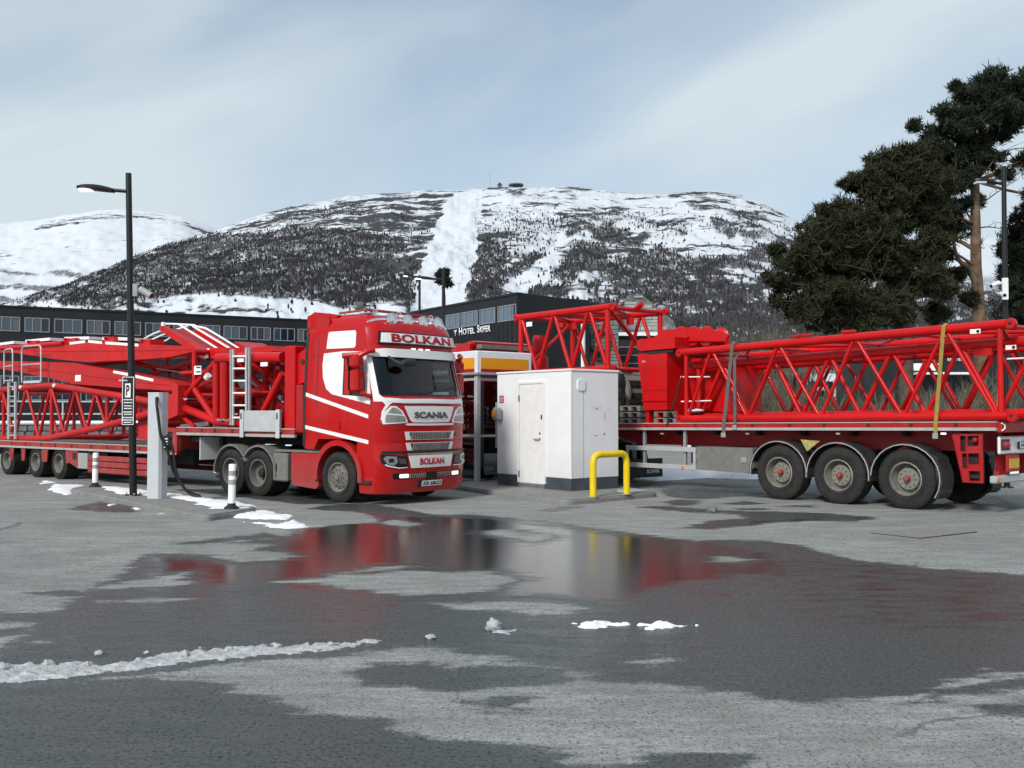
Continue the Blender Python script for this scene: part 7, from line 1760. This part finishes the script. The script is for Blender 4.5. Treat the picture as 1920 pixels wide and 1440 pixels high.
# ------------------------------------------------------------------ lamp posts
def lamp_post(name, label, base, top, head_px, arm_z, head_len, lean=(0, 0), direction=(-1, 0, 0), r=0.075, group=None, lit=True):
    L = bpy.data.objects.new(name, None); COL.objects.link(L); L.location = base; tag(L, label, 'street lamp', group)
    d = Vector(direction).normalized(); H = top - base.z
    ln = lambda z: Vector((lean[0] * z / H, lean[1] * z / H, z))
    e = MB(); e.tube([ln(0), ln(H * 0.45), ln(H)], [r, r * 0.92, r * 0.78], 14); e.build('pole', 'black_paint', L)
    e = MB(); e.lathe([(0.0, 0.02), (r * 2.1, 0.02), (r * 2.2, 0.0)], (0, 0, 0.0), 'z', 16); e.build('base_plate', 'black_paint', L)
    p0 = ln(arm_z - base.z); e = MB(); e.tube([p0, p0 + d * head_len * 0.35 + Vector((0, 0, 0.03))], r * 0.5, 8); e.build('arm', 'black_paint', L)
    s = p0 + d * head_len * 0.30 + Vector((0, 0, 0.03)); n = 9; side = Vector((-d.y, d.x, 0)); v, f = [], []
    for k in range(n):
        t = k / (n - 1); c = s + d * head_len * 0.74 * t + Vector((0, 0, 0.09 * t - 0.02)); w = 0.16 * math.sin(math.pi * min(1, 0.12 + 0.86 * t)) ** 0.6 * (head_len / 1.1); h = 0.075 * math.sin(math.pi * min(1, 0.15 + 0.80 * t)) ** 0.7
        v += [c - side * w, c - side * w * 0.6 + Vector((0, 0, h)), c + side * w * 0.6 + Vector((0, 0, h)), c + side * w, c + side * w * 0.7 - Vector((0, 0, 0.03)), c - side * w * 0.7 - Vector((0, 0, 0.03))]
    for k in range(n - 1):
        for q in range(6): f.append((k * 6 + q, k * 6 + (q + 1) % 6, k * 6 + 6 + (q + 1) % 6, k * 6 + 6 + q))
    f += [tuple(range(6)), tuple((n - 1) * 6 + q for q in range(5, -1, -1))]
    e = MB(); e.raw(v, f); hd = e.build('lamp_head', 'black_paint', L, 50)
    c = s + d * head_len * 0.56 + Vector((0, 0, 0.055 - 0.055)); e = MB()
    a = [c - d * 0.12 - side * 0.08, c + d * 0.12 - side * 0.08, c + d * 0.12 + side * 0.08, c - d * 0.12 + side * 0.08]
    e.raw([p + Vector((0, 0, -0.02)) for p in a] + [p + Vector((0, 0, 0.02)) for p in a], [(0, 1, 2, 3), (7, 6, 5, 4), (0, 4, 5, 1), (1, 5, 6, 2), (2, 6, 7, 3), (3, 7, 4, 0)]); e.build('led_panel', 'led_white' if lit else 'lamp_glass', hd)
    return L
b0 = gnd(250, 929, IZ); lt = at(241, 325, b0.y)
LP = lamp_post('street_lamp', 'tall black street lamp with parking sign on the charging island', b0, lt.z, None, at(240, 359, b0.y).z, 1.02, (lt.x - b0.x, 0))
for k in range(4):
    a = k * math.pi / 2 + 0.5; e = MB(); e.tube([(0.13 * math.cos(a), 0.13 * math.sin(a), 0.0), (0.13 * math.cos(a), 0.13 * math.sin(a), 0.06)], 0.018, 6); e.build('anchor_bolt', 'steel_grey', LP)
for k, (px, pt, pa, ln_, dist) in enumerate(((786, 516, 519, 0.9, 55), (831, 503, 524, 1.25, 42))):
    bb = at(px, 780, dist); bb.z = 0.0
    lamp_post('street_lamp', ['slim dark street lamp left of the pair above the cab roof', 'dark street lamp with small round tree behind its top above the cab'][k], bb, at(px, pt, dist).z, None, at(px, pa, dist).z, ln_, r=0.085)
bb = at(1886, 780, 23.5); bb.z = 0.0
RP = lamp_post('street_lamp', 'black street lamp with two white cameras at the right edge', bb, at(1882, 312, 23.5).z, None, at(1882, 345, 23.5).z, 0.66, (at(1882, 312, 23.5).x - bb.x, 0), r=0.07, lit=False)
for k, (px, py) in enumerate(((1866, 533), (1880, 552))):
    p = at(px, py, 23.4) - bb; q = at(1886, py - 4, 23.4) - bb
    e = MB(); d = Vector((-0.85, -0.35, -0.38)) if k == 0 else Vector((-0.15, -0.95, -0.25))
    e.tube([p - d * 0.12, p + d * 0.14], 0.055, 12); co_ = e.build('security_camera', 'white_paint', RP)
    e = MB(); e.tube([p + d * 0.135, p + d * 0.145], 0.04, 12); e.build('camera_lens', 'black_gloss', co_)
    e = MB(); e.tube([p, q], 0.03, 8); e.build('camera_arm', 'white_paint', co_)
p = at(1885, 540, 23.3) - bb; e = MB(); e.box(p.x - 0.06, p.x + 0.07, p.y - 0.02, p.y + 0.06, p.z - 0.28, p.z + 0.24, 0.01); e.build('camera_plate', 'white_paint', RP)
# parking sign on the left lamp post
PS = bpy.data.objects.new('parking_sign', None); COL.objects.link(PS); tag(PS, 'narrow black parking sign with white P on the lamp post', 'sign')
yS = b0.y - 0.10; A, B = at(228, 797, yS), at(252, 706, yS)
pm = lambda a, b, o: Vector((a, yS - o, b))
e = MB(); e.box(A.x, B.x, yS, yS + 0.012, A.z, B.z, 0.003); e.build('panel', 'black_paint', PS)
fw = 0.012
for x0, x1, z0_, z1_ in ((A.x + 0.006, B.x - 0.006, A.z + 0.006, A.z + 0.006 + fw), (A.x + 0.006, B.x - 0.006, B.z - 0.006 - fw, B.z - 0.006), (A.x + 0.006, A.x + 0.006 + fw, A.z + 0.02, B.z - 0.02), (B.x - 0.006 - fw, B.x - 0.006, A.z + 0.02, B.z - 0.02)):
    e = MB(); e.box(x0, x1, yS - 0.004, yS + 0.002, z0_, z1_); e.build('border', 'letter_white', PS, 0)
P0, P1 = at(234.5, 745, yS), at(245, 719, yS)
e = MB(); e.box(P0.x, P1.x, yS - 0.005, yS + 0.002, P0.z, P1.z); e.build('p_field', 'letter_white', PS, 0)
lettering('P', 1, pm, 0.009, 'p_letter', 'letter_black', PS, bold=0.03, fit=(P0.x + 0.022, P1.x - 0.022, P0.z + 0.03, P1.z - 0.03), thick=0.003)
lettering('PRIVAT OMRÅDE', 1, pm, 0.005, 'heading', 'letter_white', PS, bold=0.02, fit=(at(231.5, 0, yS).x, at(247.5, 0, yS).x, at(0, 715, yS).z, at(0, 711, yS).z), thick=0.003)
rnd = random.Random(8)
for k, py in enumerate((749.5, 755, 761, 766, 772.5, 777, 783, 787.5, 792)):
    w = rnd.uniform(0.6, 0.95) * (B.x - A.x) / 2; c = (A.x + B.x) / 2; z = at(0, py, yS).z; x = c - w
    e = MB()
    while x < c + w:                             # illegible print: broken white dashes
        l = rnd.uniform(0.012, 0.035); e.box(x, min(x + l, c + w), yS - 0.004, yS + 0.002, z - 0.010, z + 0.012); x += l + 0.006
    tag(e.build('small_print', 'letter_white', PS, 0), kind='stuff')

# ------------------------------------------------------------------ charging column, bollards
b1 = gnd(287, 935, IZ); zt = at(287, 737, b1.y).z
CC = bpy.data.objects.new('charging_column', None); COL.objects.link(CC); CC.location = b1; CC.rotation_euler = (0, 0, math.radians(-22)); tag(CC, 'pale grey charging column with black cables on the island', 'charging column')
e = MB(); e.prism([(-0.15, 0.0), (0.12, 0.0), (0.15, 0.06), (0.15, 0.22), (-0.15, 0.22)], 'z', 0, zt - IZ); e.build('housing', 'column_grey', CC, 20)
e = MB(); e.prism([(-0.156, -0.006), (0.123, -0.006), (0.156, 0.058), (0.156, 0.226), (-0.156, 0.226)], 'z', zt - IZ, zt - IZ + 0.012); e.build('cap', 'white_paint', CC, 20)
e = MB(); e.lathe([(0.0, -0.03), (0.035, -0.025), (0.04, 0.0)], (0.08, -0.003, zt - IZ - 0.11), 'y', 14); e.build('cable_inlet', 'rubber', CC)
Z = zt - IZ
e = MB(); e.tube(round_path([(0.08, -0.02, Z - 0.11), (0.15, -0.10, Z - 0.20), (0.24, -0.08, Z - 0.85), (0.33, 0.0, 1.0), (0.37, 0.1, 0.55), (0.52, 0.35, 0.12), (0.68, 0.55, 0.03)], 0.3, 6), 0.028, 8); e.build('cable', 'rubber', CC, 60)
e = MB(); e.tube(round_path([(0.29, 0.05, 1.25), (0.40, 0.08, 1.0), (0.45, 0.1, 0.5), (0.62, 0.25, 0.10), (0.90, 0.30, 0.03)], 0.25, 6), 0.026, 8); e.build('cable', 'rubber', CC, 60)
e = MB(); e.box(0.20, 0.36, 0.02, 0.12, 0.95, 1.22, 0.02); plg = e.build('plug_holder', 'rubber', CC)
for k in range(4): e = MB(); e.box(0.25, 0.33, 0.004, 0.02, 0.99 + k * 0.055, 1.015 + k * 0.055); e.build('plug_label', 'letter_white', plg, 0)
def bollard(label, px, pyb, pyt):
    b = gnd(px, pyb, IZ); h = at(px, pyt, b.y).z - IZ; o = bpy.data.objects.new('marker_bollard', None); COL.objects.link(o); o.location = b
    tag(o, label, 'bollard', 'white marker bollards on the charging island')
    o.rotation_euler = (math.radians(1.0), math.radians(1.2), 0)
    e = MB(); e.lathe([(0.0, 0.09), (0.062, 0.09), (0.062, h - 0.01), (0.055, h), (0.0, h)], (0, 0, 0), 'z', 18); e.build('tube', 'letter_white', o)
    e = MB(); e.lathe([(0.0, 0.0), (0.13, 0.0), (0.12, 0.03), (0.075, 0.06), (0.068, 0.10), (0.0, 0.10)], (0, 0, 0), 'z', 18); e.build('rubber_foot', 'rubber', o)
    for z in (h * 0.60, h * 0.80):
        e = MB(); e.lathe([(0.0635, z - 0.045), (0.0645, z - 0.045), (0.0645, z + 0.045), (0.0635, z + 0.045)], (0, 0, 0), 'z', 18); e.build('reflective_band', 'grey_paint', o)
bollard('white marker bollard at the far left end of the charging island', 178, 913, 849)
bollard('white marker bollard at the near right end of the charging island', 434, 954, 870)

# ------------------------------------------------------------------ ground details: drain cover, stones
dc = bpy.data.objects.new('drain_cover', None); COL.objects.link(dc); tag(dc, 'square metal drain cover set in the asphalt at right', 'drain cover')
q = [gnd(*p, 0.004) for p in ((1632, 1000), (1742, 990), (1832, 998), (1725, 1010))]
cxy = sum(q, Vector()) / 4
e = MB(); e.raw([p + Vector((0, 0, -0.03)) for p in q] + [p + Vector((0, 0, 0.008)) for p in q], [(3, 2, 1, 0), (4, 5, 6, 7)] + [(i, (i + 1) % 4, 4 + (i + 1) % 4, 4 + i) for i in range(4)]); e.build('frame', 'chassis_black', dc, 0)
q2 = [cxy + (p - cxy) * 0.975 for p in q]
mat('drain_iron', (0.22, 0.215, 0.20), 0.8, var=0.2, vscale=20, bump=0.6, bscale=60)
e = MB(); e.raw([p + Vector((0, 0, 0.0)) for p in q2] + [p + Vector((0, 0, 0.012)) for p in q2], [(3, 2, 1, 0), (4, 5, 6, 7)] + [(i, (i + 1) % 4, 4 + (i + 1) % 4, 4 + i) for i in range(4)]); e.build('plate', 'drain_iron', dc, 0)
def lump(name, label, cat, px, py, r, m, seed, squash=0.7, kind=None, group=None):
    rnd = random.Random(seed); b = gnd(px, py); v, f = ellip((0, 0, 0), (r, r, r * squash), 16, 10)
    ph = [rnd.uniform(0, 6) for _ in range(6)]
    v = [tuple(c * (1 + 0.22 * math.sin(5 * p[0] / r + ph[0]) * math.sin(4 * p[1] / r + ph[1]) + 0.14 * math.sin(9 * p[2] / r + ph[2] + 4 * p[0] / r) + rnd.uniform(-0.06, 0.06)) for c in p) for p in v]
    e = MB(); e.raw(v, f); o = e.build(name, m, None, 60); o.location = (b.x, b.y, r * squash * 0.6); tag(o, label, cat, group, kind); return o
lump('stone', 'single dark stone lying on the asphalt before the right trailer', 'stone', 1335, 961, 0.10, 'stone_grey', 3, 0.6)

# ------------------------------------------------------------------ snow
def snow_patch(name, label, polys_px, h, m, res=0.03, rough=0.04, z0=0.0, edge=0.25, seed=0.0, freq=6.0, bite=0.0):
    polys = [[tuple(gnd(*p, z0)[:2]) for p in pp] for pp in polys_px]; allp = np.array([q for pp in polys for q in pp])
    x = np.arange(allp[:, 0].min() - 0.2, allp[:, 0].max() + 0.2, res); y = np.arange(allp[:, 1].min() - 0.2, allp[:, 1].max() + 0.2, res)
    X, Y = np.meshgrid(x, y)
    n1 = fbm(X * freq + seed, Y * freq + seed, 5, 0.6) - 0.5; n2 = fbm(X * freq * 0.35 + 9 + seed, Y * freq * 0.35 + seed, 4) - 0.5
    s = np.full(X.shape, -9.0)
    for pp in polys: s = np.maximum(s, sdist(X + 0.25 * n2, Y + 0.25 * n2, pp))
    s = s + 0.22 * n1 - bite * (1 + 3.0 * n2)
    Z = h * np.clip(s / edge, 0, 1) ** 0.6 * (1 + 1.2 * n2) + rough * n1 * np.clip(s / 0.08, 0, 1) * 2
    keep = s > 0
    o = grid_mesh(name, X, Y, np.where(keep, z0 + np.maximum(Z, 0.004), z0 - 0.02), m, keep=keep); tag(o, label, 'snow', kind='stuff'); return o
snow_patch('snow_ridge', 'long lumpy ridge of dirty snow across the left foreground', [[(-80,1262),(-10,1248),(60,1240),(130,1240),(200,1243),(270,1232),(330,1222),(360,1218),(420,1214),(470,1212),(520,1208),(580,1207),(640,1203),(730,1200),(670,1216),(600,1224),(520,1230),(430,1238),(350,1246),(270,1256),(200,1266),(120,1274),(40,1281),(-80,1292)]], 0.008, 'snow_dirty', 0.016, 0.032, seed=1.0, edge=0.10, freq=16, bite=0.045)
LUMPS = sorted([(345, 1232, 0.08), (430, 1222, 0.07), (520, 1216, 0.06), (90, 1250, 0.08), (160, 1250, 0.06), (260, 1240, 0.05), (620, 1210, 0.05), (5, 1256, 0.09), (575, 1212, 0.05)])
ORD = ['leftmost', 'second', 'third', 'fourth', 'fifth', 'sixth', 'seventh', 'eighth', 'rightmost']
for k, (px, py, r) in enumerate(LUMPS):
    lump('snow_lump', 'small snow lump on the dirty snow ridge, ' + ORD[k] + (' of nine' if k in (0, 8) else ' from the left'), 'snow lump', px, py, r * 0.5, 'snow_dirty', 20 + k, 0.7, group='snow lumps on the ridge')
lump('snow_lump', 'loose snow crumb just above the snow ridge at left', 'snow lump', 185, 1228, 0.03, 'snow_dirty', 31, 0.7)
lump('snow_lump', 'tiny loose snow crumb above the middle of the snow ridge', 'snow lump', 275, 1226, 0.02, 'snow_dirty', 32, 0.7)
lump('snow_lump', 'single snow lump standing on the wet asphalt in the centre', 'snow lump', 924, 1180, 0.06, 'snow_dirty', 41, 0.85)
lump('snow_lump', 'tiny snow crumb on the wet asphalt left of the central snow lump', 'snow lump', 808, 1197, 0.04, 'snow_dirty', 44, 0.5)
snow_patch('snow_scrap', 'thin scrap of snow under the central snow lump', [[(900,1190),(925,1182),(945,1184),(935,1190)]], 0.02, 'snow_dirty', 0.015, 0.02, seed=3)
snow_patch('snow_scrap', 'crumbly snow scrap on the wet asphalt right of centre', [[(1065,1178),(1080,1170),(1120,1165),(1172,1172),(1140,1178),(1090,1181)]], 0.04, 'snow', 0.015, 0.05, seed=4, edge=0.12)
snow_patch('snow_scrap', 'long thin snow scrap right of the crumbly one', [[(1200,1173),(1230,1167),(1270,1167),(1315,1171),(1270,1176),(1220,1177)]], 0.03, 'snow', 0.015, 0.04, seed=5, edge=0.12)
snow_patch('snow_sheet', 'white snow sheet at the left tip of the charging island', [[(90,915),(105,909),(158,910),(172,913),(140,918),(135,929),(105,925)]], 0.04, 'snow', 0.04, 0.01, seed=6)
snow_patch('snow_sheet', 'snow strip along the back of the charging island', [[(185,912),(215,913),(260,918),(330,927),(420,938),(470,948),(470,953),(400,954),(372,944),(300,930),(230,926),(205,920)]], 0.035, 'snow', 0.04, 0.01, z0=IZ, seed=7)
snow_patch('snow_sheet', 'melting snow at the right tip of the charging island', [[(415,970),(440,966),(490,958),(540,968),(530,975),(480,974)], [(450,978),(520,984),(545,976),(585,988),(560,992),(500,987)]], 0.05, 'snow', 0.03, 0.02, seed=8)
snow_patch('snow_crumbs', 'scattered snow crumbs along the front of the charging island', [[(248,953),(262,951),(266,956),(255,957)], [(295,960),(308,958),(307,962),(298,963)], [(207,945),(213,944),(213,947),(208,948)], [(352,969),(357,968),(357,970)], [(75,905),(95,901),(100,905),(85,907)]], 0.03, 'snow', 0.03, 0.02, seed=9)
snow_patch('snow_sheet', 'snow patch on the kiosk island behind the yellow hoop', [[(1158,918),(1200,917),(1215,920),(1165,924)]], 0.02, 'ice', 0.04, 0.01, z0=IZ, seed=10)
snow_patch('snow_bank', 'flat white snow beyond the right trailer', [[(1180,893),(1260,887),(1400,886),(1440,892),(1420,899),(1330,896),(1230,902)], [(1640,890),(1990,876),(1990,884),(1700,900)]], 0.15, 'snow', 0.12, 0.05, seed=11)
def far_bank(label, pts, h, seed):
    snow_patch('snow_bank', label, [pts], h, 'snow', 0.35, 0.25, seed=seed, edge=2.5, freq=0.8)
far_bank('ploughed snow bank before the stone wall at left', [(-250,836),(300,839),(620,842),(620,846),(200,848),(-250,847)], 0.4, 12)
far_bank('ploughed snow bank before the black building at right', [(1290,834),(1990,826),(1990,838),(1500,842),(1290,842)], 0.6, 13)
snow_patch('snow_heap', 'bright snow heap under the left trailer load', [[(300,842),(420,838),(430,846),(320,850)]], 0.5, 'snow', 0.2, 0.1, seed=14, edge=0.8, freq=1.5)
# ------------------------------------------------------------------ camera on the left lamp post
p = at(257, 546, b0.y) - b0
e = MB(); e.box(p.x - 0.05, p.x + 0.05, p.y - 0.12, p.y - 0.06, p.z - 0.12, p.z + 0.14, 0.01); e.build('camera_plate', 'grey_paint', LP)
p, q = at(263, 542, b0.y - 0.2) - b0, at(284, 555, b0.y - 0.25) - b0
e = MB(); e.tube([p, q], 0.07, 12); co_ = e.build('security_camera', 'grey_paint', LP)
e = MB(); e.tube([q, q + (q - p).normalized() * 0.01], 0.05, 12); e.build('camera_lens', 'black_gloss', co_)

# ------------------------------------------------------------------ pines
rs = np.random.RandomState(5)
def tufts(P, R, nb, length, width, up=0.55):
    """needle tufts: nb thin blades fanning out from each point"""
    n = len(P); D = rs.normal(size=(n, nb, 3)); D[..., 2] += up
    D /= np.linalg.norm(D, axis=-1, keepdims=True)
    S = np.cross(D, rs.normal(size=(n, nb, 3))); S /= np.linalg.norm(S, axis=-1, keepdims=True)
    Ln = length * (0.6 + 0.7 * rs.rand(n, nb, 1)) * R[:, None, None]; w = width * (0.7 + 0.6 * rs.rand(n, nb, 1)) * R[:, None, None]
    C = P[:, None, :] + 0.05 * rs.normal(size=(n, nb, 3))
    A, B, T_ = C + S * w, C - S * w, C + D * Ln
    M = C + D * Ln * 0.55 + S * w * 1.25; M2 = C + D * Ln * 0.55 - S * w * 1.25
    V = np.stack([A, B, M2, T_, M], 2).reshape(-1, 3); k = n * nb
    i = np.arange(k)[:, None] * 5
    F3 = np.concatenate([i + np.array([[0, 1, 2]]), i + np.array([[0, 2, 4]]), i + np.array([[4, 2, 3]])], 0)
    return V, F3
def pine(name, label, dist, trunk, tr, clusters, m, branches=(), dead=(), bark='bark_pine', dens=1.0, group=None, tuft=0.215, needles=12, blade=0.0125):
    base = at(*trunk[0], dist); root = bpy.data.objects.new(name, None); COL.objects.link(root); root.location = (base.x, dist, 0); tag(root, label, 'tree', group)
    loc = Vector((base.x, dist, 0)); TP = [at(px, py, dist) - loc for px, py in trunk]; TP[0].z = min(TP[0].z, 0.0)
    e = MB(); e.tube(TP, tr, 12); e.build('trunk', bark, root, 60)
    s = dist / F_PX; P, R = [], []
    br = MB()
    for c in clusters:
        px, py, r = c[:3]; rr = r * s
        for rep in range(2):
            cc = at(px + rs.uniform(-6, 6), py + rs.uniform(-6, 6), dist) - loc; cc.y += rs.uniform(-1, 1) * rr * 1.4 + (c[3] if len(c) > 3 else 0)
            # limb from the trunk
            k = int(np.argmin([abs(t.z - (cc.z - 0.5 * rr)) for t in TP])); j = min(max(k, 0), len(TP) - 1)
            a = TP[j]; mid = a.lerp(cc, 0.55) + Vector((0, 0, -0.15 * rr))
            br.tube([a, mid, cc], [0.055 * (1 + rr), 0.04, 0.015], 5)
            n = int(190 * dens * max(0.35, rr) ** 2 * 1.7) + 8
            U = rs.normal(size=(n, 3)); U /= np.linalg.norm(U, axis=1, keepdims=True); U *= (rs.rand(n, 1) ** 0.45)
            # clumps of tufts at small twig ends
            tw = max(5, n // 9); cen = U[:tw] * (0.8 + 0.4 * rs.rand(tw, 1)); own = rs.randint(0, tw, n)
            Q = cen[own] + 0.175 * rs.normal(size=(n, 3)) * np.array([1, 1, 0.8])
            Q = np.array(cc) + Q * np.array([rr, rr * 1.0, rr * 0.72])
            P.append(Q); R.append(0.8 + 0.5 * rs.rand(n))
            for q in cen[:max(3, tw // 3)]:
                t = Vector(np.array(cc) + q * np.array([rr, rr, rr * 0.7])); br.tube([cc, t], [0.014, 0.005], 3, caps=False)
    for bnd in branches:
        pts = [at(px, py, dist) - loc for px, py in bnd[0]]
        for k, q in enumerate(pts): q.y += bnd[3] * k if len(bnd) > 3 else 0
        br.tube(round_path(pts, 0.4, 3), [bnd[1] + (bnd[2] - bnd[1]) * t for t in np.linspace(0, 1, len(round_path(pts, 0.4, 3)))], 7)
    tag(br.build('limbs', bark, root, 60), kind='stuff')
    if dead:
        dm = MB()
        for (px, py, dx, dy, ln) in dead:
            a = at(px, py, dist) - loc; p = a.copy(); d = Vector((dx, rs.uniform(-0.6, 0.6), dy)).normalized(); seg = [p.copy()]
            for k in range(5):
                d = (d + Vector(rs.normal(size=3)) * 0.22).normalized(); p = p + d * ln * s / 5; seg.append(p.copy())
                if k > 0:
                    t = (d + Vector(rs.normal(size=3)) * 0.7).normalized(); t2 = (t + Vector(rs.normal(size=3)) * 0.5).normalized()
                    dm.tube([p, p + t * ln * s * 0.22, p + t * ln * s * 0.22 + t2 * ln * s * 0.2], [0.014, 0.010, 0.004], 4, caps=False)
            dm.tube(seg, [0.04, 0.034, 0.028, 0.022, 0.016, 0.008], 5)
        tag(dm.build('bare_branches', 'bark_dark', root, 60), kind='stuff')
    V, F3 = tufts(np.concatenate(P), np.concatenate(R), needles, tuft, blade)
    o = bpy.data.objects.new('crown', tri_soup('crown', V, F3, m)); COL.objects.link(o); o.parent = root
    return root
LEFT = [(1700,300,36),(1660,312,34),(1625,330,30),(1640,360,40),(1592,352,22),(1582,392,34),(1556,392,20),(1540,425,30),(1600,430,46),(1660,415,46),(1720,395,44),(1705,345,44),(1745,345,34),(1518,452,28),(1492,474,20),(1472,500,20),(1530,500,42),(1590,495,48),(1660,490,52),(1728,470,40),(1762,425,24),(1482,532,26),(1540,556,42),(1600,560,46),(1668,560,46),(1722,530,42),(1768,545,20),(1505,580,30),(1615,600,36),(1545,598,34),(1462,560,16),(1760,590,20),(1690,600,30),(1460,470,12),(1640,450,40),(1680,380,40),(1580,460,36),(1450,525,12)]
pine('pine_tree', 'broad dark pine with sloping left crown behind the right trailer', 38, [(1700,800),(1698,640),(1696,560),(1690,480),(1680,400),(1672,330)], [0.30, 0.26, 0.24, 0.2, 0.14, 0.06], LEFT, 'needle_warm',
     dead=[(1698, 600, -1, 0.1, 150), (1698, 610, -1, 0.3, 190), (1698, 590, 1, 0.2, 110), (1697, 620, -0.8, 0.0, 170), (1698, 575, -1, 0.2, 120), (1698, 560, 1, 0.3, 90), (1560, 600, -0.5, 0.6, 90), (1600, 610, 0.6, 0.5, 90)], bark='bark_dark')
TALL = [(1850,162,32),(1815,188,28),(1888,178,30),(1768,216,24),(1790,245,36),(1848,215,42),(1905,228,30),(1742,282,28),(1782,300,36),(1722,240,16),(1915,160,22),(1830,265,32),(1730,320,26),(1870,250,26),(1800,335,24),(1770,360,26),(1925,200,30),(1930,300,22),(1840,375,12),(1790,400,22),(1775,480,16),(1815,560,14),(1790,515,18),(1760,250,26),(1800,160,10),(1765,395,24),(1800,430,20),(1755,450,22),(1810,385,18),(1745,500,22),(1812,300,26),(1862,300,20),(1885,330,16),(1760,330,28),(1865,145,14),(1935,370,14)]
pine('pine_tree', 'tall orange-barked pine with high crown at the right', 41, [(1840,800),(1838,640),(1834,560),(1830,500),(1829,420),(1828,340),(1836,270),(1846,210),(1850,170)], [0.29, 0.26, 0.24, 0.22, 0.20, 0.17, 0.13, 0.08, 0.03], TALL, 'needle',
     branches=[([(1832, 572), (1826, 530), (1805, 505), (1782, 490), (1772, 462)], 0.16, 0.07, -0.2), ([(1830, 470), (1800, 450), (1780, 452)], 0.10, 0.04, 0.1), ([(1830, 300), (1855, 270), (1885, 255), (1910, 240)], 0.10, 0.04), ([(1829, 360), (1805, 340), (1790, 300)], 0.09, 0.04), ([(1834, 290), (1815, 260), (1800, 220)], 0.09, 0.04)],
     dead=[(1830, 385, 1, 0.35, 70), (1830, 400, -1, -0.1, 60), (1830, 335, 1, 0.1, 110), (1830, 322, 1, -0.2, 120), (1829, 430, 1, 0.3, 60), (1829, 300, 1, 0.25, 110), (1829, 415, -1, 0.15, 90), (1829, 350, -1, 0.1, 80), (1830, 470, 1, 0.5, 60), (1830, 290, 1, 0.0, 110), (1829, 440, -1, 0.3, 80), (1830, 310, 1, -0.5, 80)])
EDGE = [(1910,440,24),(1895,482,24),(1925,400,22),(1935,520,46),(1902,556,28),(1882,520,14),(1955,450,50),(1925,590,40),(1880,470,10),(1960,560,50),(1985,500,60),(1910,500,24),(1890,600,20)]
pine('pine_tree', 'dark pine cut off by the right edge of the picture', 45, [(1950,800),(1950,640),(1952,540),(1955,440),(1955,390)], [0.3, 0.27, 0.22, 0.12, 0.05], EDGE, 'needle', bark='bark_dark')
pine('round_tree', 'small dark round-topped conifer behind the street lamp on the white piste', 150, [(832,800),(832,560),(832,520)], [0.35, 0.3, 0.1], [(832,510,9),(829,520,9),(836,516,8),(832,528,8),(828,532,5),(838,526,6)], 'needle', bark='bark_dark', tuft=0.6, needles=8, blade=0.07, dens=0.15)

# ------------------------------------------------------------------ leafless shrubs behind the right trailer
def shrub(label, px, dist, h, spread, n, seed, m='twig', r0=0.022):
    q = np.random.RandomState(seed); b = at(px, 790, dist); root = bpy.data.objects.new('bare_shrub', None); COL.objects.link(root); root.location = (b.x, dist, 0)
    tag(root, label, 'shrub', 'leafless shrubs behind the right trailer'); e = MB()
    for k in range(n):
        a = q.rand() * 6.28; x, y = math.cos(a) * spread * 0.35 * q.rand(), math.sin(a) * spread * 0.35 * q.rand()
        lean = Vector((math.cos(a), math.sin(a) * 0.8, 0)) * spread * (0.2 + 0.8 * q.rand()) * 0.6; H = h * (0.55 + 0.5 * q.rand())
        p0 = Vector((x, y, 0)); p1 = p0 + lean * 0.35 + Vector((0, 0, H * 0.45)); p2_ = p0 + lean + Vector((q.normal() * 0.08, 0, H))
        r = r0 * (0.7 + 0.6 * q.rand()); e.tube([p0, p1, p2_], [r, r * 0.75, r * 0.3], 4, caps=False)
        for j in range(4):
            t = 0.3 + 0.6 * q.rand(); c = p0.lerp(p1, t * 1.4) if t < 0.5 else p1.lerp(p2_, (t - 0.4) * 1.4)
            d = Vector((q.normal() * 0.45, q.normal() * 0.45, 0.8)).normalized() * H * (0.15 + 0.25 * q.rand()); e.tube([c, c + d], [r * 0.55, r * 0.2], 3, caps=False)
    e.build('twigs', m, root, 0)
    return root
rnd = random.Random(12)
WHERE = ['behind the red winch housing', 'just right of the winch housing', 'behind the first strap', 'seen through the left panels of the lattice', 'in the left third of the lattice', 'left of the dark sign board', 'around the dark sign board', 'right of the dark sign board', 'under the broad pine', 'below the pine trunk', 'left of the white sign box', 'under the white sign box', 'right of the white sign box', 'left of the yellow strap', 'right of the yellow strap', 'near the rear end of the lattice', 'at the far right edge']
for k, w in enumerate(WHERE):
    px = 1300 + k * 38 + rnd.uniform(-8, 8); d = 33 + rnd.uniform(0, 9) if k > 5 else 44 + rnd.uniform(0, 14)
    shrub('leafless grey-brown shrub ' + w, px, d, (2.9 if k > 5 else 4.6) + rnd.uniform(-0.4, 0.6), 1.9, 70, 100 + k)
for k, w in enumerate(['left of the broad pine, tall and thin', 'tall and thin beside the left pine branches', 'tall under the left tip of the broad pine', 'tall and grey above the winch housing']):
    shrub('leafless thicket ' + w, (1400, 1440, 1480, 1345)[k], 62, 7.0, 3.2, 110, 300 + k, r0=0.03)
